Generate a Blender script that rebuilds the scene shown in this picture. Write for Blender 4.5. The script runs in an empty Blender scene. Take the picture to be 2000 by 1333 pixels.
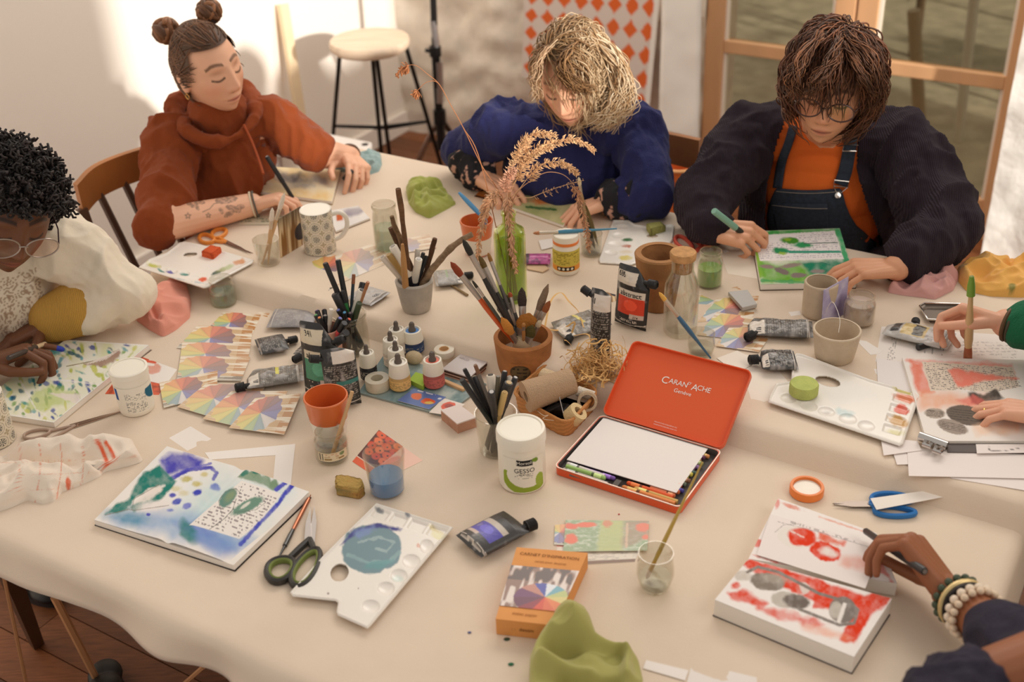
import bpy, bmesh, math, random
import numpy as np
from mathutils import Vector, Matrix
from mathutils.bvhtree import BVHTree
random.seed(7); np.random.seed(7)
SC = bpy.context.scene; COL = SC.collection; PI = math.pi

# ------------------------------------------------------------------ camera geometry
W, H, FPX = 2000, 1333, 2300.0
_p, _r = math.radians(31), math.radians(-2.5)
_f = np.array([0, math.cos(_p), -math.sin(_p)]); _rt = np.array([1.0, 0, 0]); _u = np.cross(_rt, _f)
RC = np.array([_rt*math.cos(_r)+_u*math.sin(_r), -_rt*math.sin(_r)+_u*math.cos(_r), _f])
CAM = np.array([0, 0, 2.02])
def ray(x, y): return RC[0]*(x-W/2)/FPX - RC[1]*(y-H/2)/FPX + RC[2]
def PZ(x, y, z):
    d = ray(x, y); return CAM + d*((z-CAM[2])/d[2])
def PY(x, y, Y):
    d = ray(x, y); return CAM + d*(Y/d[1])
def proj(P):
    c = (np.asarray(P)-CAM) @ RC.T
    return np.stack([W/2+FPX*c[..., 0]/c[..., 2], H/2-FPX*c[..., 1]/c[..., 2]], -1)
def mpp(P): return float(RC[2] @ (np.asarray(P)-CAM))/FPX     # metres per pixel at P
# table frame: U along the table (to the right), V across it (away)
TA = np.array([-.881, 1.567]); TU = np.array([.845, -.535]); TU = TU/np.linalg.norm(TU); TV = np.array([-TU[1], TU[0]])
ZF, ZB, VS = .75, .79, .815            # front top, back top, v of the step
def uvw(u, v, z=0): q = TA+TU*u+TV*v; return np.array([q[0], q[1], z])
def uv_of(P): d = np.asarray(P)[:2]-TA; return float(d @ TU), float(d @ TV)
def T(x, y, h=0):                      # the point of the table top (plus h) seen at a place of the photograph
    P = PZ(x, y, ZB+h)
    return P if uv_of(P)[1] >= VS+.010 else PZ(x, y, ZF+h)
def ht(P, y):                          # height above P whose top is seen at row y
    lo, hi = 0, .9
    for _ in range(40):
        m = (lo+hi)/2
        if proj(np.array(P)+[0, 0, m])[1] > y: lo = m
        else: hi = m
    return lo
def V3(p): return np.array([float(a) for a in p])
def nz(v): v = np.asarray(v, float); return v/(np.linalg.norm(v)+1e-12)

# ------------------------------------------------------------------ noise
def _h(i, j, k, s):
    n = (i*374761393+j*668265263+k*2147483647+s*1274126177) & 0xffffffff
    n = ((n ^ (n >> 13))*1274126177) & 0xffffffff
    return ((n ^ (n >> 16)) & 0xffff)/65535.0
def noise(P, sc, seed=0):              # value noise, -1..1, P (...,2|3)
    P = np.asarray(P, float)/sc
    if P.shape[-1] == 2: P = np.concatenate([P, np.zeros(P.shape[:-1]+(1,))], -1)
    i = np.floor(P).astype(np.int64); f = P-i; f = f*f*(3-2*f); r = 0
    for a in (0, 1):
        for b in (0, 1):
            for c in (0, 1):
                w = (f[..., 0] if a else 1-f[..., 0])*(f[..., 1] if b else 1-f[..., 1])*(f[..., 2] if c else 1-f[..., 2])
                r = r+w*_h(i[..., 0]+a, i[..., 1]+b, i[..., 2]+c, seed)
    return r*2-1
def fbm(P, sc, seed=0, o=3):
    r, a = 0, 1
    for k in range(o): r = r+a*noise(P, sc/2**k, seed+k*17); a *= .5
    return r/1.75

# ------------------------------------------------------------------ materials
def lin(c):
    c = np.asarray(c, float)/255.0
    return np.where(c <= .04045, c/12.92, ((c+.055)/1.055)**2.4)
MATS = {}
def mat(name, c=(200, 200, 200), rough=.6, metal=0, bump=0, bs=200, var=0, vs=30, vcol=False, sheen=0, coat=0, spec=.4, tex='NOISE', stretch=None, em=0):
    if name in MATS: return MATS[name]
    m = bpy.data.materials.new(name); m.use_nodes = True; nt = m.node_tree; b = nt.nodes['Principled BSDF']
    L = nt.links; rgb = tuple(lin(c))+(1,)
    b.inputs['Base Color'].default_value = rgb; b.inputs['Roughness'].default_value = rough; b.inputs['Metallic'].default_value = metal
    b.inputs['Specular IOR Level'].default_value = spec
    if sheen: b.inputs['Sheen Weight'].default_value = sheen; b.inputs['Sheen Roughness'].default_value = .5
    if coat: b.inputs['Coat Weight'].default_value = coat; b.inputs['Coat Roughness'].default_value = .15
    tc = nt.nodes.new('ShaderNodeTexCoord'); mp = nt.nodes.new('ShaderNodeMapping'); L.new(tc.outputs['Object'], mp.inputs[0])
    if stretch: mp.inputs['Scale'].default_value = stretch
    src = None
    if vcol:
        a = nt.nodes.new('ShaderNodeAttribute'); a.attribute_name = 'Col'; src = a.outputs['Color']
        L.new(src, b.inputs['Base Color'])
    if var:
        n = nt.nodes.new('ShaderNodeTexNoise'); n.inputs['Scale'].default_value = vs; n.inputs['Detail'].default_value = 5; L.new(mp.outputs[0], n.inputs['Vector'])
        mx = nt.nodes.new('ShaderNodeMix'); mx.data_type = 'RGBA'; mx.blend_type = 'MULTIPLY'; mx.inputs[0].default_value = 1
        cr = nt.nodes.new('ShaderNodeValToRGB'); cr.color_ramp.elements[0].position = .3; cr.color_ramp.elements[1].position = .7
        cr.color_ramp.elements[0].color = (1-var,)*3+(1,); cr.color_ramp.elements[1].color = (1+var*.3,)*3+(1,)
        L.new(n.outputs['Fac'], cr.inputs[0])
        if src: L.new(src, mx.inputs['A'])
        else: mx.inputs['A'].default_value = rgb
        L.new(cr.outputs[0], mx.inputs['B']); L.new(mx.outputs['Result'], b.inputs['Base Color'])
    if bump:
        if tex == 'WAVE':
            n = nt.nodes.new('ShaderNodeTexWave'); n.inputs['Scale'].default_value = bs; n.inputs['Distortion'].default_value = 1.5; o = n.outputs['Fac']
        elif tex == 'VORONOI':
            n = nt.nodes.new('ShaderNodeTexVoronoi'); n.inputs['Scale'].default_value = bs; o = n.outputs['Distance']
        else:
            n = nt.nodes.new('ShaderNodeTexNoise'); n.inputs['Scale'].default_value = bs; n.inputs['Detail'].default_value = 4; o = n.outputs['Fac']
        L.new(mp.outputs[0], n.inputs['Vector']); bp = nt.nodes.new('ShaderNodeBump'); bp.inputs['Strength'].default_value = bump; bp.inputs['Distance'].default_value = .01
        L.new(o, bp.inputs['Height']); L.new(bp.outputs[0], b.inputs['Normal'])
    MATS[name] = m; return m
def glassmat(name, tint=(250, 250, 248), refl=.9, base=.05, milk=0, milkc=(255, 255, 255)):
    if name in MATS: return MATS[name]
    m = bpy.data.materials.new(name); m.use_nodes = True; nt = m.node_tree; nt.nodes.remove(nt.nodes['Principled BSDF']); L = nt.links
    out = nt.nodes['Material Output']; t = nt.nodes.new('ShaderNodeBsdfTransparent'); t.inputs[0].default_value = tuple(lin(tint))+(1,)
    g = nt.nodes.new('ShaderNodeBsdfGlossy'); g.inputs['Roughness'].default_value = .05; g.inputs[0].default_value = (1, .97, .93, 1)
    lw = nt.nodes.new('ShaderNodeLayerWeight'); lw.inputs[0].default_value = .35
    mr = nt.nodes.new('ShaderNodeMapRange'); mr.inputs[3].default_value = base; mr.inputs[4].default_value = refl
    pw = nt.nodes.new('ShaderNodeMath'); pw.operation = 'POWER'; pw.inputs[1].default_value = 2.2; L.new(lw.outputs['Facing'], pw.inputs[0]); L.new(pw.outputs[0], mr.inputs[0])
    mx = nt.nodes.new('ShaderNodeMixShader'); L.new(mr.outputs[0], mx.inputs[0]); L.new(g.outputs[0], mx.inputs[2])
    if milk:
        d = nt.nodes.new('ShaderNodeBsdfDiffuse'); d.inputs[0].default_value = tuple(lin(milkc))+(1,)
        m2 = nt.nodes.new('ShaderNodeMixShader'); m2.inputs[0].default_value = milk; L.new(t.outputs[0], m2.inputs[1]); L.new(d.outputs[0], m2.inputs[2]); L.new(m2.outputs[0], mx.inputs[1])
    else: L.new(t.outputs[0], mx.inputs[1])
    L.new(mx.outputs[0], out.inputs[0]); MATS[name] = m; return m
VC = lambda: mat('printed_paper', vcol=True, rough=.75, spec=.2)
VG = lambda: mat('printed_gloss', vcol=True, rough=.35, spec=.5)

# ------------------------------------------------------------------ mesh builder (world coordinates)
class MB:
    def __init__(s): s.v = []; s.f = []; s.m = []; s.c = []; s.n = 0
    def add(s, v, f, mi=0, col=None):
        v = np.asarray(v, float); b = s.n
        s.v.append(v); s.f += [tuple(int(i)+b for i in q) for q in f]; s.m += [mi]*len(f); s.n += len(v)
        cc = np.ones((len(v), 4))
        if col is not None:
            col = np.asarray(col, float)
            cc[:, :3] = lin(col) if col.ndim == 1 else col[:, :3]
        s.c.append(cc); return s
    def box(s, c, sz, ax=None, mi=0, col=None):   # ax: 3 axis vectors
        ax = np.eye(3) if ax is None else np.asarray(ax, float); c = np.asarray(c, float); sz = np.asarray(sz, float)/2
        v = [c+ax[0]*sz[0]*a+ax[1]*sz[1]*b+ax[2]*sz[2]*d for d in (-1, 1) for b in (-1, 1) for a in (-1, 1)]
        return s.add(v, [(0, 2, 3, 1), (4, 5, 7, 6), (0, 1, 5, 4), (2, 6, 7, 3), (0, 4, 6, 2), (1, 3, 7, 5)], mi, col)
    def ubox(s, u0, u1, v0, v1, z0, z1, mi=0, col=None):   # box in the table/room frame
        return s.box(uvw((u0+u1)/2, (v0+v1)/2, (z0+z1)/2), (u1-u0, v1-v0, z1-z0), UAX, mi, col)
    def lathe(s, prof, c=(0, 0, 0), n=32, ax=None, mi=0, col=None, close=False):
        ax = np.eye(3) if ax is None else np.asarray(ax, float); c = np.asarray(c, float); v = []; f = []
        for r, z in prof:
            for k in range(n):
                a = 2*PI*k/n; v.append(c+ax[0]*r*math.cos(a)+ax[1]*r*math.sin(a)+ax[2]*z)
        for i in range(len(prof)-1):
            for k in range(n):
                k2 = (k+1) % n; f.append((i*n+k, i*n+k2, (i+1)*n+k2, (i+1)*n+k))
        if prof[0][0] > 1e-6 and not close: f.append(tuple(range(n-1, -1, -1)))
        if prof[-1][0] > 1e-6 and not close: f.append(tuple((len(prof)-1)*n+k for k in range(n)))
        if close:
            L = (len(prof)-1)*n
            for k in range(n): k2 = (k+1) % n; f.append((L+k, L+k2, k2, k))
        return s.add(v, f, mi, col)
    def tube(s, pts, r, n=8, mi=0, col=None, flat=1, up=None, closed=False):
        P = np.asarray(pts, float); m = len(P); rr = np.full(m, r, float) if np.isscalar(r) else np.asarray(r, float)
        t = np.gradient(P, axis=0) if m > 2 else np.repeat((P[1]-P[0])[None], m, 0)
        if closed: t = np.roll(P, -1, 0)-np.roll(P, 1, 0)
        t = t/(np.linalg.norm(t, axis=1)[:, None]+1e-12)
        a = np.asarray(up, float) if up is not None else (np.array([0, 0, 1.0]) if abs(t[0][2]) < .9 else np.array([1.0, 0, 0]))
        v = []; cur = a
        for i in range(m):
            b = cur-t[i]*(cur @ t[i]); b = nz(b); cur = b if up is None else a; c2 = np.cross(t[i], b)
            for k in range(n):
                q = 2*PI*k/n; v.append(P[i]+rr[i]*(c2*math.cos(q)+b*math.sin(q)*flat))
        f = []
        for i in range(m if closed else m-1):
            for k in range(n):
                k2 = (k+1) % n; j = (i+1) % m; f.append((i*n+k, i*n+k2, j*n+k2, j*n+k))
        if not closed: f.append(tuple(range(n-1, -1, -1))); f.append(tuple((m-1)*n+k for k in range(n)))
        return s.add(v, f, mi, col)
    def ell(s, c, r, ax=None, nu=20, nv=12, mi=0, col=None):
        r = (r, r, r) if np.isscalar(r) else r; ax = np.eye(3) if ax is None else np.asarray(ax, float); c = np.asarray(c, float)
        v = []; f = []
        for i in range(nv+1):
            a = PI*i/nv
            for k in range(nu):
                b = 2*PI*k/nu; v.append(c+ax[0]*r[0]*math.sin(a)*math.cos(b)+ax[1]*r[1]*math.sin(a)*math.sin(b)+ax[2]*r[2]*math.cos(a))
        for i in range(nv):
            for k in range(nu):
                k2 = (k+1) % nu; f.append((i*nu+k, (i+1)*nu+k, (i+1)*nu+k2, i*nu+k2))
        return s.add(v, f, mi, col)
    def cap(s, a, b, r0, r1, n=14):               # tapered capsule
        a = np.asarray(a, float); b = np.asarray(b, float); d = nz(b-a); L = np.linalg.norm(b-a); x = nz(np.cross(d, [0, 0, 1] if abs(d[2]) < .9 else [1, 0, 0])); y = np.cross(d, x)
        pr = [(max(r0*math.cos(t), 0), -r0*math.sin(t)) for t in np.linspace(PI/2, 0, 6)]+[(max(r1*math.cos(t), 0), L+r1*math.sin(t)) for t in np.linspace(0, PI/2, 6)]
        return s.lathe(pr, a, n, (x, y, d))
    def prism(s, poly, z0, z1, o=(0, 0, 0), ax=None, mi=0, col=None, mtop=None):
        ax = np.eye(3) if ax is None else np.asarray(ax, float); o = np.asarray(o, float); n = len(poly)
        v = [o+ax[0]*p[0]+ax[1]*p[1]+ax[2]*z for z in (z0, z1) for p in poly]
        s.add(v, [tuple(range(n-1, -1, -1))]+[(k, (k+1) % n, n+(k+1) % n, n+k) for k in range(n)], mi, col)
        s.f.append(tuple(s.n-n+k for k in range(n))); s.m.append(mi if mtop is None else mtop); return s
    def wprism(s, P, h, mi=0, col=None, mtop=None):   # P world points (bottom), raised by h
        P = np.asarray(P, float); n = len(P)
        v = np.concatenate([P, P+np.array([0, 0, h])])
        s.add(v, [tuple(range(n-1, -1, -1))]+[(k, (k+1) % n, n+(k+1) % n, n+k) for k in range(n)], mi, col)
        s.f.append(tuple(s.n-n+k for k in range(n))); s.m.append(mi if mtop is None else mtop); return s
    def grid(s, G, mi=0, col=None):                # G (ny,nx,3)
        ny, nx = G.shape[:2]; f = [(j*nx+i, j*nx+i+1, (j+1)*nx+i+1, (j+1)*nx+i) for j in range(ny-1) for i in range(nx-1)]
        return s.add(G.reshape(-1, 3), f, mi, None if col is None else np.asarray(col).reshape(-1, np.asarray(col).shape[-1]) if np.asarray(col).ndim > 1 else col)
    def text(s, txt, size, o, x, y, mi=0, col=(20, 20, 20), align='CENTER', warp=None, sx=1, spacing=1):
        cu = bpy.data.curves.new('t', 'FONT'); cu.body = txt; cu.size = 1; cu.align_x = align; cu.align_y = 'CENTER'; cu.space_character = spacing; cu.resolution_u = 3
        ob = bpy.data.objects.new('t', cu); me = ob.to_mesh(); n = len(me.vertices)
        if n:
            v = np.empty(n*3); me.vertices.foreach_get('co', v); v = v.reshape(-1, 3)*size; f = [tuple(p.vertices) for p in me.polygons]
            if warp: P = np.array([warp(a*sx, b) for a, b, _ in v])
            else: P = np.asarray(o, float)+v[:, :1]*sx*np.asarray(x, float)+v[:, 1:2]*np.asarray(y, float)
            s.add(P, f, mi, col)
        ob.to_mesh_clear(); bpy.data.objects.remove(ob); bpy.data.curves.remove(cu); return s
    def build(s, name, mats, parent=None, smooth=True, loc=None, bevel=0, sub=0, solid=0, auto=40):
        V = np.concatenate(s.v) if s.v else np.zeros((0, 3)); C = np.concatenate(s.c)
        if parent is not None:
            off = np.array(parent.matrix_world_loc) if False else absloc(parent); loc0 = off
        else:
            loc0 = V3(loc) if loc is not None else np.array([(V[:, 0].min()+V[:, 0].max())/2, (V[:, 1].min()+V[:, 1].max())/2, V[:, 2].min()])
        me = bpy.data.meshes.new(name); me.from_pydata((V-loc0).tolist(), [], s.f)
        for m in (mats if isinstance(mats, (list, tuple)) else [mats]): me.materials.append(m)
        me.polygons.foreach_set('material_index', s.m)
        a = me.color_attributes.new('Col', 'FLOAT_COLOR', 'POINT'); a.data.foreach_set('color', C.ravel())
        me.polygons.foreach_set('use_smooth', [smooth]*len(me.polygons))
        me.validate(); me.update()
        if smooth and auto:
            try: me.set_sharp_from_angle(angle=math.radians(auto))
            except Exception: pass
        o = bpy.data.objects.new(name, me); COL.objects.link(o)
        if parent is not None: o.parent = parent; LOC[o.name] = loc0
        else: o.location = loc0; LOC[o.name] = loc0
        if bevel: b = o.modifiers.new('b', 'BEVEL'); b.width = bevel; b.segments = 2; b.limit_method = 'ANGLE'
        if solid: b = o.modifiers.new('s', 'SOLIDIFY'); b.thickness = solid; b.offset = 0
        if sub: b = o.modifiers.new('u', 'SUBSURF'); b.levels = sub; b.render_levels = sub
        return o
UAX = np.array([[TU[0], TU[1], 0], [TV[0], TV[1], 0], [0, 0, 1]])
LOC = {}
def absloc(o): return LOC[o.name]
def tag(o, label, cat, group=None):
    o['label'] = label; o['category'] = cat
    if group: o['group'] = group
    return o
def thing(name, label, cat, loc, group=None):
    o = bpy.data.objects.new(name, None); COL.objects.link(o); o.empty_display_size = .02
    loc = V3(loc); o.location = loc; LOC[o.name] = loc
    return tag(o, label, cat, group)
def struct(o): o['kind'] = 'structure'; return o

# ------------------------------------------------------------------ painting on surfaces (colours printed or painted on paper)
def pip(Q, poly):
    x, y = Q[..., 0], Q[..., 1]; ins = np.zeros(x.shape, bool); dm = np.full(x.shape, 1e9); n = len(poly)
    for i in range(n):
        (x1, y1), (x2, y2) = poly[i], poly[(i+1) % n]
        c = ((y1 > y) != (y2 > y)) & (x < (x2-x1)*(y-y1)/((y2-y1) if y2 != y1 else 1e-9)+x1); ins ^= c
        dm = np.minimum(dm, segd(x, y, x1, y1, x2, y2))
    return np.where(ins, -dm, dm)
def segd(x, y, x1, y1, x2, y2):
    dx, dy = x2-x1, y2-y1; t = np.clip(((x-x1)*dx+(y-y1)*dy)/(dx*dx+dy*dy+1e-12), 0, 1)
    return np.hypot(x-x1-t*dx, y-y1-t*dy)
def paint(Q, base, ops, seed=1):
    """Q (...,2) surface coordinates; ops: ('e',cx,cy,rx,ry,rot,col,a,soft,wob) ellipse, ('p',poly,col,a,soft,wob) area,
    ('l',pts,w,col,a,wob) stroke, ('w',poly,ang,row,col,a) rows of writing, ('n',scale,col,a) mottling, ('f',fn)"""
    C = np.broadcast_to(lin(base), Q.shape[:-1]+(3,)).copy(); x, y = Q[..., 0], Q[..., 1]
    for k, o in enumerate(ops):
        t = o[0]; sd = seed+k*7
        if t == 'e':
            _, cx, cy, rx, ry, rot, col, a, soft, wob = o; c, s = math.cos(math.radians(rot)), math.sin(math.radians(rot))
            X = ((x-cx)*c+(y-cy)*s)/rx; Y = (-(x-cx)*s+(y-cy)*c)/ry; R = min(rx, ry); d = (np.sqrt(X*X+Y*Y)-1)*R
        elif t == 'p': _, poly, col, a, soft, wob = o; d = pip(Q, poly)
        elif t == 'l':
            _, pts, w, col, a, wob = o; d = np.full(x.shape, 1e9); soft = w*.35
            for (p, q) in zip(pts[:-1], pts[1:]): d = np.minimum(d, segd(x, y, p[0], p[1], q[0], q[1]))
            d = d-w/2
        elif t == 'w':
            _, poly, ang, row, col, a = o; d = pip(Q, poly); c, s = math.cos(math.radians(ang)), math.sin(math.radians(ang))
            X = x*c+y*s; Y = -x*s+y*c; fr = (Y/row) % 1; m = (d < 0) & (np.abs(fr-.5) < .26)
            m = m & (noise(np.stack([X, np.floor(Y/row)*9.7*row+fr*row*.6], -1), row*.42, sd) > .02) & (noise(np.stack([X, np.floor(Y/row)*31.7*row], -1), row*2.2, sd+3) > -.55)
            C = C*(1-(m*a)[..., None])+lin(col)*(m*a)[..., None]; continue
        elif t == 'n':
            _, scl, col, a = o; m = np.clip(fbm(Q, scl, sd)*1.3+.2, 0, 1)*a
            C = C*(1-m[..., None])+lin(col)*m[..., None]; continue
        elif t == 'f':
            C = o[1](Q, C); continue
        if wob: d = d+fbm(Q, wob*3.2, sd)*wob
        m = np.clip(.5-d/(soft+1e-9), 0, 1)*a*(1+.28*(fbm(Q, 14 if x.max() > 30 else .12, sd+5) if a < 1 else 0)); m = np.clip(m, 0, 1)
        C = C*(1-m[..., None])+lin(col)*m[..., None]
    return C
def pxgrid(corners, n, h=0, plane=None):       # corners: four places of the photograph lying on the table (raised by h), order TL,TR,BR,BL
    P = [T(*c, h) if plane is None else PZ(*c, plane) for c in corners]
    return quad(P, n)
def quad(P, n):
    P = [V3(p) for p in P]; w = (np.linalg.norm(P[1]-P[0])+np.linalg.norm(P[2]-P[3]))/2; hh = (np.linalg.norm(P[3]-P[0])+np.linalg.norm(P[2]-P[1]))/2
    nx = max(2, int(w/n)+1); ny = max(2, int(hh/n)+1); s = np.linspace(0, 1, nx)[None, :, None]; t = np.linspace(0, 1, ny)[:, None, None]
    return (P[0]*(1-s)+P[1]*s)*(1-t)+(P[3]*(1-s)+P[2]*s)*t
def uvq(G):                                      # unit coordinates of a grid, x 0..1, y 0..1 (0 top)
    ny, nx = G.shape[:2]; return np.stack(np.meshgrid(np.linspace(0, 1, nx), np.linspace(0, 1, ny)), -1)
def slab(mb, G, th, col=(240, 232, 222)):          # sides and underside below a painted grid
    ny, nx = G.shape[:2]
    ring = [G[0, i] for i in range(nx)]+[G[j, -1] for j in range(1, ny)]+[G[-1, i] for i in range(nx-2, -1, -1)]+[G[j, 0] for j in range(ny-2, 0, -1)]
    n = len(ring); R = np.array(ring); v = np.concatenate([R, R-np.array([0, 0, th])])
    mb.add(v, [(k, n+k, n+(k+1) % n, (k+1) % n) for k in range(n)]+[tuple(n+k for k in range(n))], 0, col)
# ------------------------------------------------------------------ camera, lights
cam = bpy.data.cameras.new('camera'); co = bpy.data.objects.new('camera', cam); COL.objects.link(co); SC.camera = co
cam.sensor_width = 36; cam.lens = FPX/W*36; cam.clip_start = .05
M = Matrix.Identity(4)
for i in range(3): M[i][0] = RC[0][i]; M[i][1] = RC[1][i]; M[i][2] = -RC[2][i]; M[i][3] = CAM[i]
co.matrix_world = M
cam.dof.use_dof = True; cam.dof.focus_distance = 2.25; cam.dof.aperture_fstop = 3.2
SC.view_settings.view_transform = 'Standard'; SC.view_settings.look = 'None'; SC.view_settings.exposure = .02; SC.view_settings.gamma = 1; SC.view_settings.use_curve_mapping = False
wd = bpy.data.worlds.new('sky'); SC.world = wd; wd.use_nodes = True; bg = wd.node_tree.nodes['Background']
bg.inputs[0].default_value = (1.0, .94, .88, 1); bg.inputs[1].default_value = .54
def light(kind, name, loc, aim, energy, col, size=1, sy=None):
    l = bpy.data.lights.new(name, kind); l.energy = energy; l.color = col
    if kind == 'AREA': l.shape = 'RECTANGLE'; l.size = size; l.size_y = sy or size
    if kind == 'SUN': l.angle = math.radians(1.6)
    o = bpy.data.objects.new(name, l); COL.objects.link(o); o.location = loc
    o.rotation_euler = (Vector(aim)-Vector(loc)).to_track_quat('-Z', 'Y').to_euler(); return o
sd = TU*(-.9)+TV*.42
light('SUN', 'sun_light', uvw(4, -1, 3), uvw(4-.9, -1+.42, 3-.266), 3.7, (1, .95, .88))
light('AREA', 'bounce_fill_back', uvw(.2, 2.9, 3.0), uvw(.5, .9, .75), 44, (1, .94, .86), 2.6, 1.2)  # added fill lamp standing in for bounce off the sunlit wall
light('AREA', 'window_light_right', uvw(2.9, .7, 2.6), uvw(.2, .9, .8), 14, (1, .92, .82), 1.6, 1.2)

# ------------------------------------------------------------------ room shell
plaster = mat('white_plaster', (246, 236, 224), .9, bump=.08, bs=25)
UL, VB = -1.68, 3.46
mb = MB(); mb.ubox(UL-.1, UL, -1.5, VB+.3, 0, 2.6); struct(mb.build('wall_left', plaster, smooth=False))
def stonemat():
    m = mat('rough_stone', (236, 224, 208), .95, bump=1.0, bs=9, var=.16, vs=9); return m
mb = MB()
def stonewall(u0, u1, v, z0, z1, d=.05, seed=3):
    nx = int((u1-u0)/.025)+2; ny = int((z1-z0)/.025)+2; G = np.zeros((ny, nx, 3))
    for j in range(ny):
        for i in range(nx): G[j, i] = uvw(u0+(u1-u0)*i/(nx-1), v, z0+(z1-z0)*j/(ny-1))
    n = fbm(G*np.array([1, 1, 1.5]), .22, seed)*d+fbm(G, .05, seed+9)*d*.25
    G += n[..., None]*np.array([-TV[0], -TV[1], 0]); return G
mb.grid(stonewall(UL, -.17, VB-.03, 0, 2.4)); mb.ubox(UL-.1, -.17, VB+.06, VB+.3, 0, 2.4)
mb.ubox(-.17, 1.05, VB, VB+.3, 2.05, 2.4)
struct(mb.build('wall_back', stonemat()))
mb = MB(); mb.grid(stonewall(1.0, 3.0, VB-.16, 0, 2.4, .03, 8)); mb.ubox(1.03, 3.0, VB-.1, VB+.3, 0, 2.4)
struct(mb.build('wall_jamb', mat('sunlit_stone', (250, 246, 238), .9, bump=.8, bs=16, var=.12, vs=14)))  # paler copy of the wall stone, sunlight put into its colour
# unseen right wall, openings shaped to steer the low sun onto left wall and jamb
mb = MB()
mb.ubox(2.9, 3.05, -1.5, -.36, 0, 3); mb.ubox(2.9, 3.05, 1.3, 2.15, 0, 3); mb.ubox(2.9, 3.05, -.36, 1.3, 0, 1.80); mb.ubox(2.9, 3.05, 2.15, VB-.16, 0, .3); mb.ubox(2.9, 3.05, 2.15, VB-.16, 1.7, 3)
struct(mb.build('wall_right', plaster, smooth=False))
fl = mat('oak_floor', (150, 88, 48), .5, bump=.05, bs=40, var=.5, vs=9, stretch=(14, 1, 1))
mb = MB(); pw = .11; u = UL
rng = random.Random(4)
mb.ubox(UL, 3.05, -1.5, VB+.1, -.06, -.012, 0, (40, 22, 12))
v = -1.5
fm = mat('floor_boards', vcol=True, rough=.5, bump=.06, bs=30, var=.35, vs=7, stretch=(3, 26, 3))
while v < VB+.05:
    k = rng.random(); c = np.array([126, 76, 44])*(.75+.4*k)
    s = -1.7+rng.random()*-1
    while s < 3.05:
        e = s+1.4+rng.random()*.5; mb.ubox(max(s, UL), min(e-.002, 3.05), v, v+pw-.003, -.02, 0, 0, np.clip(c*(.85+.3*rng.random()), 0, 255)) if e > UL and s < 3.05 else None; s = e
    v += pw
struct(mb.build('floor', fm, smooth=False))
mb = MB(); mb.ubox(UL, UL+.02, -1.5, VB-.02, 0, .1); struct(mb.build('baseboard_left', plaster, smooth=False, bevel=.004))
# glazed door: two leaves of wooden stiles, bars and panes
wood = mat('door_wood', (222, 172, 126), .55, var=.18, vs=6, stretch=(1, 1, .12), bump=.05, bs=30)
edge = mat('sunlit_bead', (246, 236, 220), .7)  # sunlight on the stile edge put into the bead colour
gl = glassmat('pane_glass', (236, 232, 222), .5, .04)
def leaf(n, u0, u1):
    v0, v1 = VB-.03, VB+.02
    mb = MB(); s = .075
    mb.ubox(u0, u0+s, v0, v1, 0, 2.05); mb.ubox(u1-s, u1, v0, v1, 0, 2.05)
    for z, hh in ((.08, .16), (.605, .05), (1.15, .05), (1.98, .14)): mb.ubox(u0+s, u1-s, v0+.004, v1-.004, z-hh/2, z+hh/2)
    d = struct(mb.build('door_%d' % n, wood, smooth=False, bevel=.004))
    mb = MB()
    for uu in (u0+s, u1-s-.012): mb.ubox(uu, uu+.012, v0+.012, v1-.012, .16, 1.9)
    mb.build('glazing_bead', edge, d, smooth=False)
    mb = MB(); mb.ubox(u0+s+.012, u1-s-.012, VB-.004, VB, .16, 1.9); mb.build('pane', gl, d, smooth=False)
    return d
leaf(1, -.17, .405); leaf(2, .412, 1.03)
# ------------------------------------------------------------------ outdoors beyond the door
mb = MB(); mb.ubox(-5, 7, VB+.3, 12, -.12, -.03); struct(mb.build('ground_outside', mat('gravel', (206, 196, 170), .95, var=.3, vs=9)))
mb = MB(); mb.grid(stonewall(-5, 7, 8.2, -.03, 2.6, .12, 5)); struct(mb.build('garden_wall', mat('garden_stone', (196, 190, 172), .95, var=.3, vs=3, bump=.6, bs=6)))
def shrub(u, v, r, h, label, c):
    mb = MB(); rg = random.Random(int(u*100+v*10)); st = uvw(u, v, -.03)
    t = thing('shrub', label, 'plant', st)
    mb.tube([st, st+[0, 0, h*.5]], [.03, .015], 6); mb.build('trunk', mat('bark', (96, 78, 58), .9), t)
    mb = MB()
    for k in range(420):
        d = nz([rg.gauss(0, 1), rg.gauss(0, 1), rg.gauss(0, .9)])*r*rg.random()**.4; p = st+[0, 0, h*.62]+d*np.array([1, 1, h/(2*r)*.75])
        p[2] = max(p[2], .02)
        a = nz([rg.gauss(0, 1), rg.gauss(0, 1), rg.gauss(0, 1)]); b = nz(np.cross(a, [rg.random(), .3, .8])); l = .05+.05*rg.random()
        mb.add([p-a*l, p+b*l*.4, p+a*l, p-b*l*.4], [(0, 1, 2, 3)], 0, np.array(c)*(.6+.6*rg.random()))
    mb.build('foliage', mat('leaf_green', vcol=True, rough=.7), t, smooth=False)
shrub(.15, 5.6, .35, 1.3, 'dark green shrub outside beside the door left leaf', (70, 92, 52))
shrub(.95, 6.3, .6, 1.5, 'big dark green shrub outside behind the right glass door leaf', (58, 78, 46))
shrub(2.35, 6.6, .5, 1.2, 'green shrub outside at the far right of the glass door', (74, 88, 50))
shrub(-.95, 6.9, .5, 1.0, 'olive green shrub outside seen through the left glass door leaf', (120, 118, 70))
shrub(1.9, 5.0, .3, .55, 'low green shrub outside by the right door stile', (80, 96, 56))
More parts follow.
